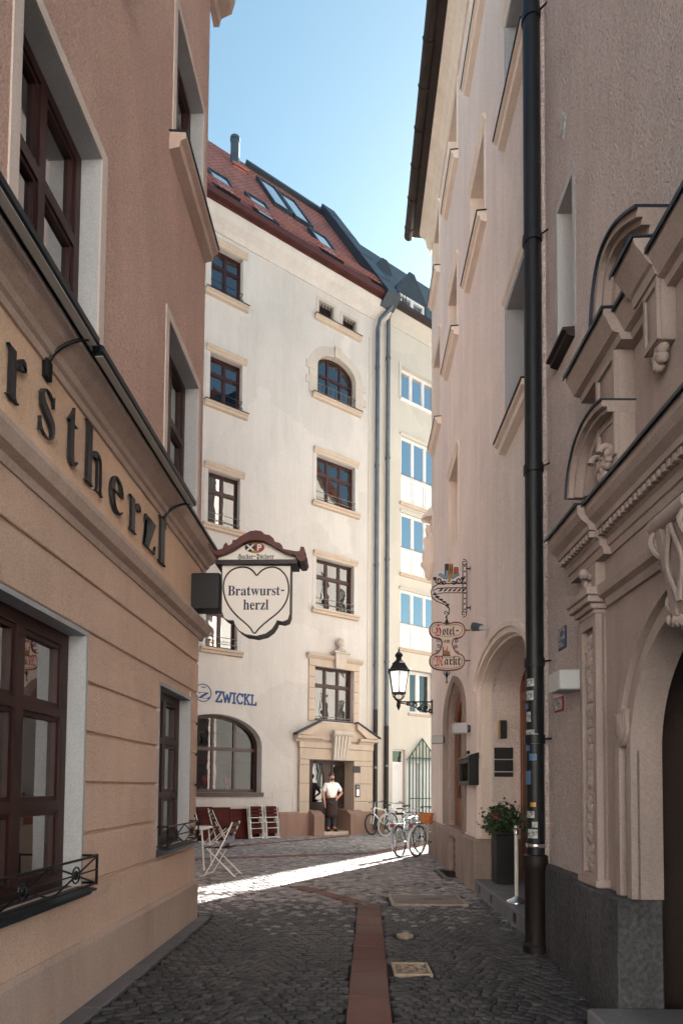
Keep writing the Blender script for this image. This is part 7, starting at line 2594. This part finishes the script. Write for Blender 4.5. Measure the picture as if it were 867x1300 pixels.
mb.lathe([(.10, bkp.z - .13), (.12, bkp.z - .12), (.155, bkp.z + .08), (.165, bkp.z + .1), (.15, bkp.z + .1), (.11, bkp.z - .1)], (bkp.x, bkp.y), 18)
mb.build('basket_body', M['basket'], t, angle=50)
mb = MB()
for z, r in ((-.06, .132), (.0, .142), (.06, .155)):
    mb.tube([(bkp.x + r * math.cos(i * .35), bkp.y + r * math.sin(i * .35), bkp.z + z) for i in range(18)], .010, 5, True)
mb.tube([(bkp.x, bkp.y, bkp.z - .13), (bkp.x - .05, bkp.y - .0, .72)], .012, 6)
mb.build('wicker_bands', M['basket'], t)

# ================================================================== waiter at the door
def skin(name, verts, edges, rad, m, parent=None, sub=2, root=0, extra=None):
    me = bpy.data.meshes.new(name)
    me.from_pydata(verts, edges, [])
    o = bpy.data.objects.new(name, me)
    COL.objects.link(o)
    o.modifiers.new('s', 'SKIN').use_smooth_shade = True
    sv = me.skin_vertices[0].data
    for i, r in enumerate(rad):
        sv[i].radius = (r, r) if not isinstance(r, tuple) else r
        sv[i].use_root = i == root
    md = o.modifiers.new('u', 'SUBSURF')
    md.levels = md.render_levels = sub
    bpy.context.view_layer.update()
    m2 = bpy.data.meshes.new_from_object(o.evaluated_get(bpy.context.evaluated_depsgraph_get()))
    bpy.data.objects.remove(o)
    vs = [tuple(v.co) for v in m2.vertices]
    fs = [tuple(p.vertices) for p in m2.polygons]
    bpy.data.meshes.remove(m2)
    mb = MB()
    mb.add(vs, fs)
    if extra: extra(mb)
    return mb.build(name, m, parent, smooth=True)
def person():
    t = thing('person', 'man in white shirt and long dark apron standing in the doorway, hand on hip', 'person', (0, 0, 0))
    Vt, E_, R_ = [], [], []
    def v(p, r, link=None):
        Vt.append(p); R_.append(r)
        if link is not None: E_.append((link, len(Vt) - 1))
        return len(Vt) - 1
    pel = v((0, 0, .95), (.155, .11))
    sp = v((0, 0, 1.14), (.15, .105), pel)
    chs = v((0, .0, 1.36), (.165, .11), sp)
    nb = v((0, .01, 1.485), .068, chs)
    nk = v((0, .0, 1.545), .056, nb)
    jw = v((0, -.015, 1.60), .068, nk)
    hd = v((0, -.01, 1.675), (.078, .095), jw)
    ht = v((0, 0, 1.745), (.062, .075), hd)
    hands = []
    for s in (-1, 1):
        hp = v((s * .09, 0, .88), .10, pel)
        kn = v((s * .10, -.015, .49), .062, hp)
        an = v((s * .10 , .01, .1), .043, kn)
        to = v((s * .125, -.15, .045), .036, an)
        sh = v((s * .185, .01, 1.425), .062, chs)
        if s > 0:
            el = v((.375, .07, 1.17), .045, sh)
            wr = v((.205, -.03, 1.03), .03, el)
            hd_ = v((.165, -.085, 1.005), .036, wr)
            f0, fd = (.15, -.10, 1.0), (-.6, -.55, -.35)
        else:
            el = v((-.265, .03, 1.15), .045, sh)
            wr = v((-.255, -.06, .92), .03, el)
            hd_ = v((-.25, -.085, .845), .037, wr)
            f0, fd = (-.25, -.09, .81), (.05, -.12, -1)
        d = V(fd).normalized()
        sd = V((0, 0, 1)) if s > 0 else V((0, 1, 0))
        for k in range(4):
            o = sd * (k - 1.5) * .019
            l = (.07, .082, .078, .06)[k]
            p0 = V(f0) + o
            q1_ = v(tuple(p0 + d * l * .35), .0095, hd_)
            q2_ = v(tuple(p0 + d * l * .7 + V((0, -.004, -.004))), .0088, q1_)
            v(tuple(p0 + d * l + V((.01 if s < 0 else -.008, .0, -.012))), .0078, q2_)
        th0 = v(tuple(V(f0) + sd * .036 - d * .02), .011, hd_)
        v(tuple(V(f0) + sd * .05 + d * .03), .0095, th0)
    def face(mb):
        for s in (-1, 1):
            mb.ball((s * .079, .005, 1.665), .026, 0, 8, (.45, .8, 1.2))      # ears
        mb.add([(0, -.128, 1.648), (-.017, -.098, 1.645), (.017, -.098, 1.645), (-.008, -.1, 1.69), (.008, -.1, 1.69)], [(0, 1, 3), (0, 4, 2), (0, 3, 4), (0, 2, 1), (1, 2, 4, 3)])
    b = skin('body', Vt, E_, R_, M['skin'], t, extra=face)
    mb = MB()
    for s in (-1, 1):
        mb.ball((s * .032, -.098, 1.682), .0115, 0, 8, (1.2, .6, .8))
        mb.ball((s * .032, -.105, 1.682), .006, 1, 6)
        mb.box(s * .032 - .02, s * .032 + .02, -.105, -.096, 1.702, 1.71, 1)
    mb.box(-.025, .025, -.098, -.09, 1.614, 1.622, 2)
    mb.build('face_features', [M['white'], M['hair'], M['red']], b)
    mb = MB()
    mb.ball((0, .018, 1.705), .1, 0, 16, (.86, 1.0, .95))
    mb.ball((0, -.055, 1.592), .052, 0, 10, (1.15, .9, .8))                    # short beard
    mb.build('hair', M['hair'], t, smooth=True)
    skin('shirt', [(0, 0, .97), (0, 0, 1.14), (0, 0, 1.36), (0, .01, 1.465), (.19, .01, 1.425), (.30, .045, 1.275), (-.19, .01, 1.425), (-.235, .02, 1.26), (.33, .055, 1.235), (-.25, .024, 1.215)],
         [(0, 1), (1, 2), (2, 3), (2, 4), (4, 5), (2, 6), (6, 7), (5, 8), (7, 9)], [(.172, .128), (.17, .125), (.18, .125), .082, .08, .074, .08, .074, .075, .075], M['shirt'], t)
    mb = MB()
    for s in (-1, 1):
        mb.add([(s * .01, -.095, 1.50), (s * .075, -.05, 1.525), (s * .075, -.08, 1.475), (s * .02, -.118, 1.45)], [(0, 1, 2, 3)])
        mb.add([(s * .01, -.085, 1.50), (s * .075, -.04, 1.525), (s * .075, -.07, 1.475), (s * .02, -.108, 1.45)], [(3, 2, 1, 0)])
    mb.build('collar', M['shirt'], t)
    skin('trousers', [(0, 0, .96), (.095, 0, .87), (.10, -.015, .49), (.102, .005, .12), (-.095, 0, .87), (-.10, -.015, .49), (-.102, .005, .12)],
         [(0, 1), (1, 2), (2, 3), (0, 4), (4, 5), (5, 6)], [(.165, .12), .108, .082, .07, .108, .082, .07], M['jeans'], t)
    mb = MB()
    n = 16
    vs, fs = [], []
    zz = [1.03, .98, .85, .7, .55, .42]
    for i, z in enumerate(zz):
        for j in range(n + 1):
            an = RAD(-205 + 230 * j / n + 0)
            r = 1 + .02 * math.sin(j * 1.7 + i) * (i > 1)
            f = .17 + .022 * i / 5
            vs.append((f * 1.06 * r * math.cos(an), (.135 + .012 * i) * r * math.sin(an), z))
    k = len(vs)
    vs += [(x * .965, y * .965, z) for x, y, z in vs]
    for i in range(len(zz) - 1):
        for j in range(n):
            a = i * (n + 1) + j
            fs += [(a, a + 1, a + n + 2, a + n + 1), (k + a, k + a + n + 1, k + a + n + 2, k + a + 1)]
    for j in range(n):
        fs += [(j, k + j, k + j + 1, j + 1), ((len(zz) - 1) * (n + 1) + j, (len(zz) - 1) * (n + 1) + j + 1, k + (len(zz) - 1) * (n + 1) + j + 1, k + (len(zz) - 1) * (n + 1) + j)]
    mb.add(vs, fs)
    mb.build('apron', M['apron'], t, smooth=True)
    for s in (-1, 1):
        mb = MB()
        mb.ball((s * .118, -.06, .045), .06, 0, 12, (.82, 2.2, .78))
        mb.box(s * .118 - .045, s * .118 + .045, -.17, .06, 0, .02)
        mb.build('shoe', M['leather'], t, smooth=True)
    return t
man = person()
pa_ = W1.px(419.5, 1050, .1)[0]
mp = W1(pa_, .14, .11)
man.location = mp
man.rotation_euler = (0, 0, math.atan2(W1.n.y, W1.n.x) + math.pi / 2 - RAD(12))
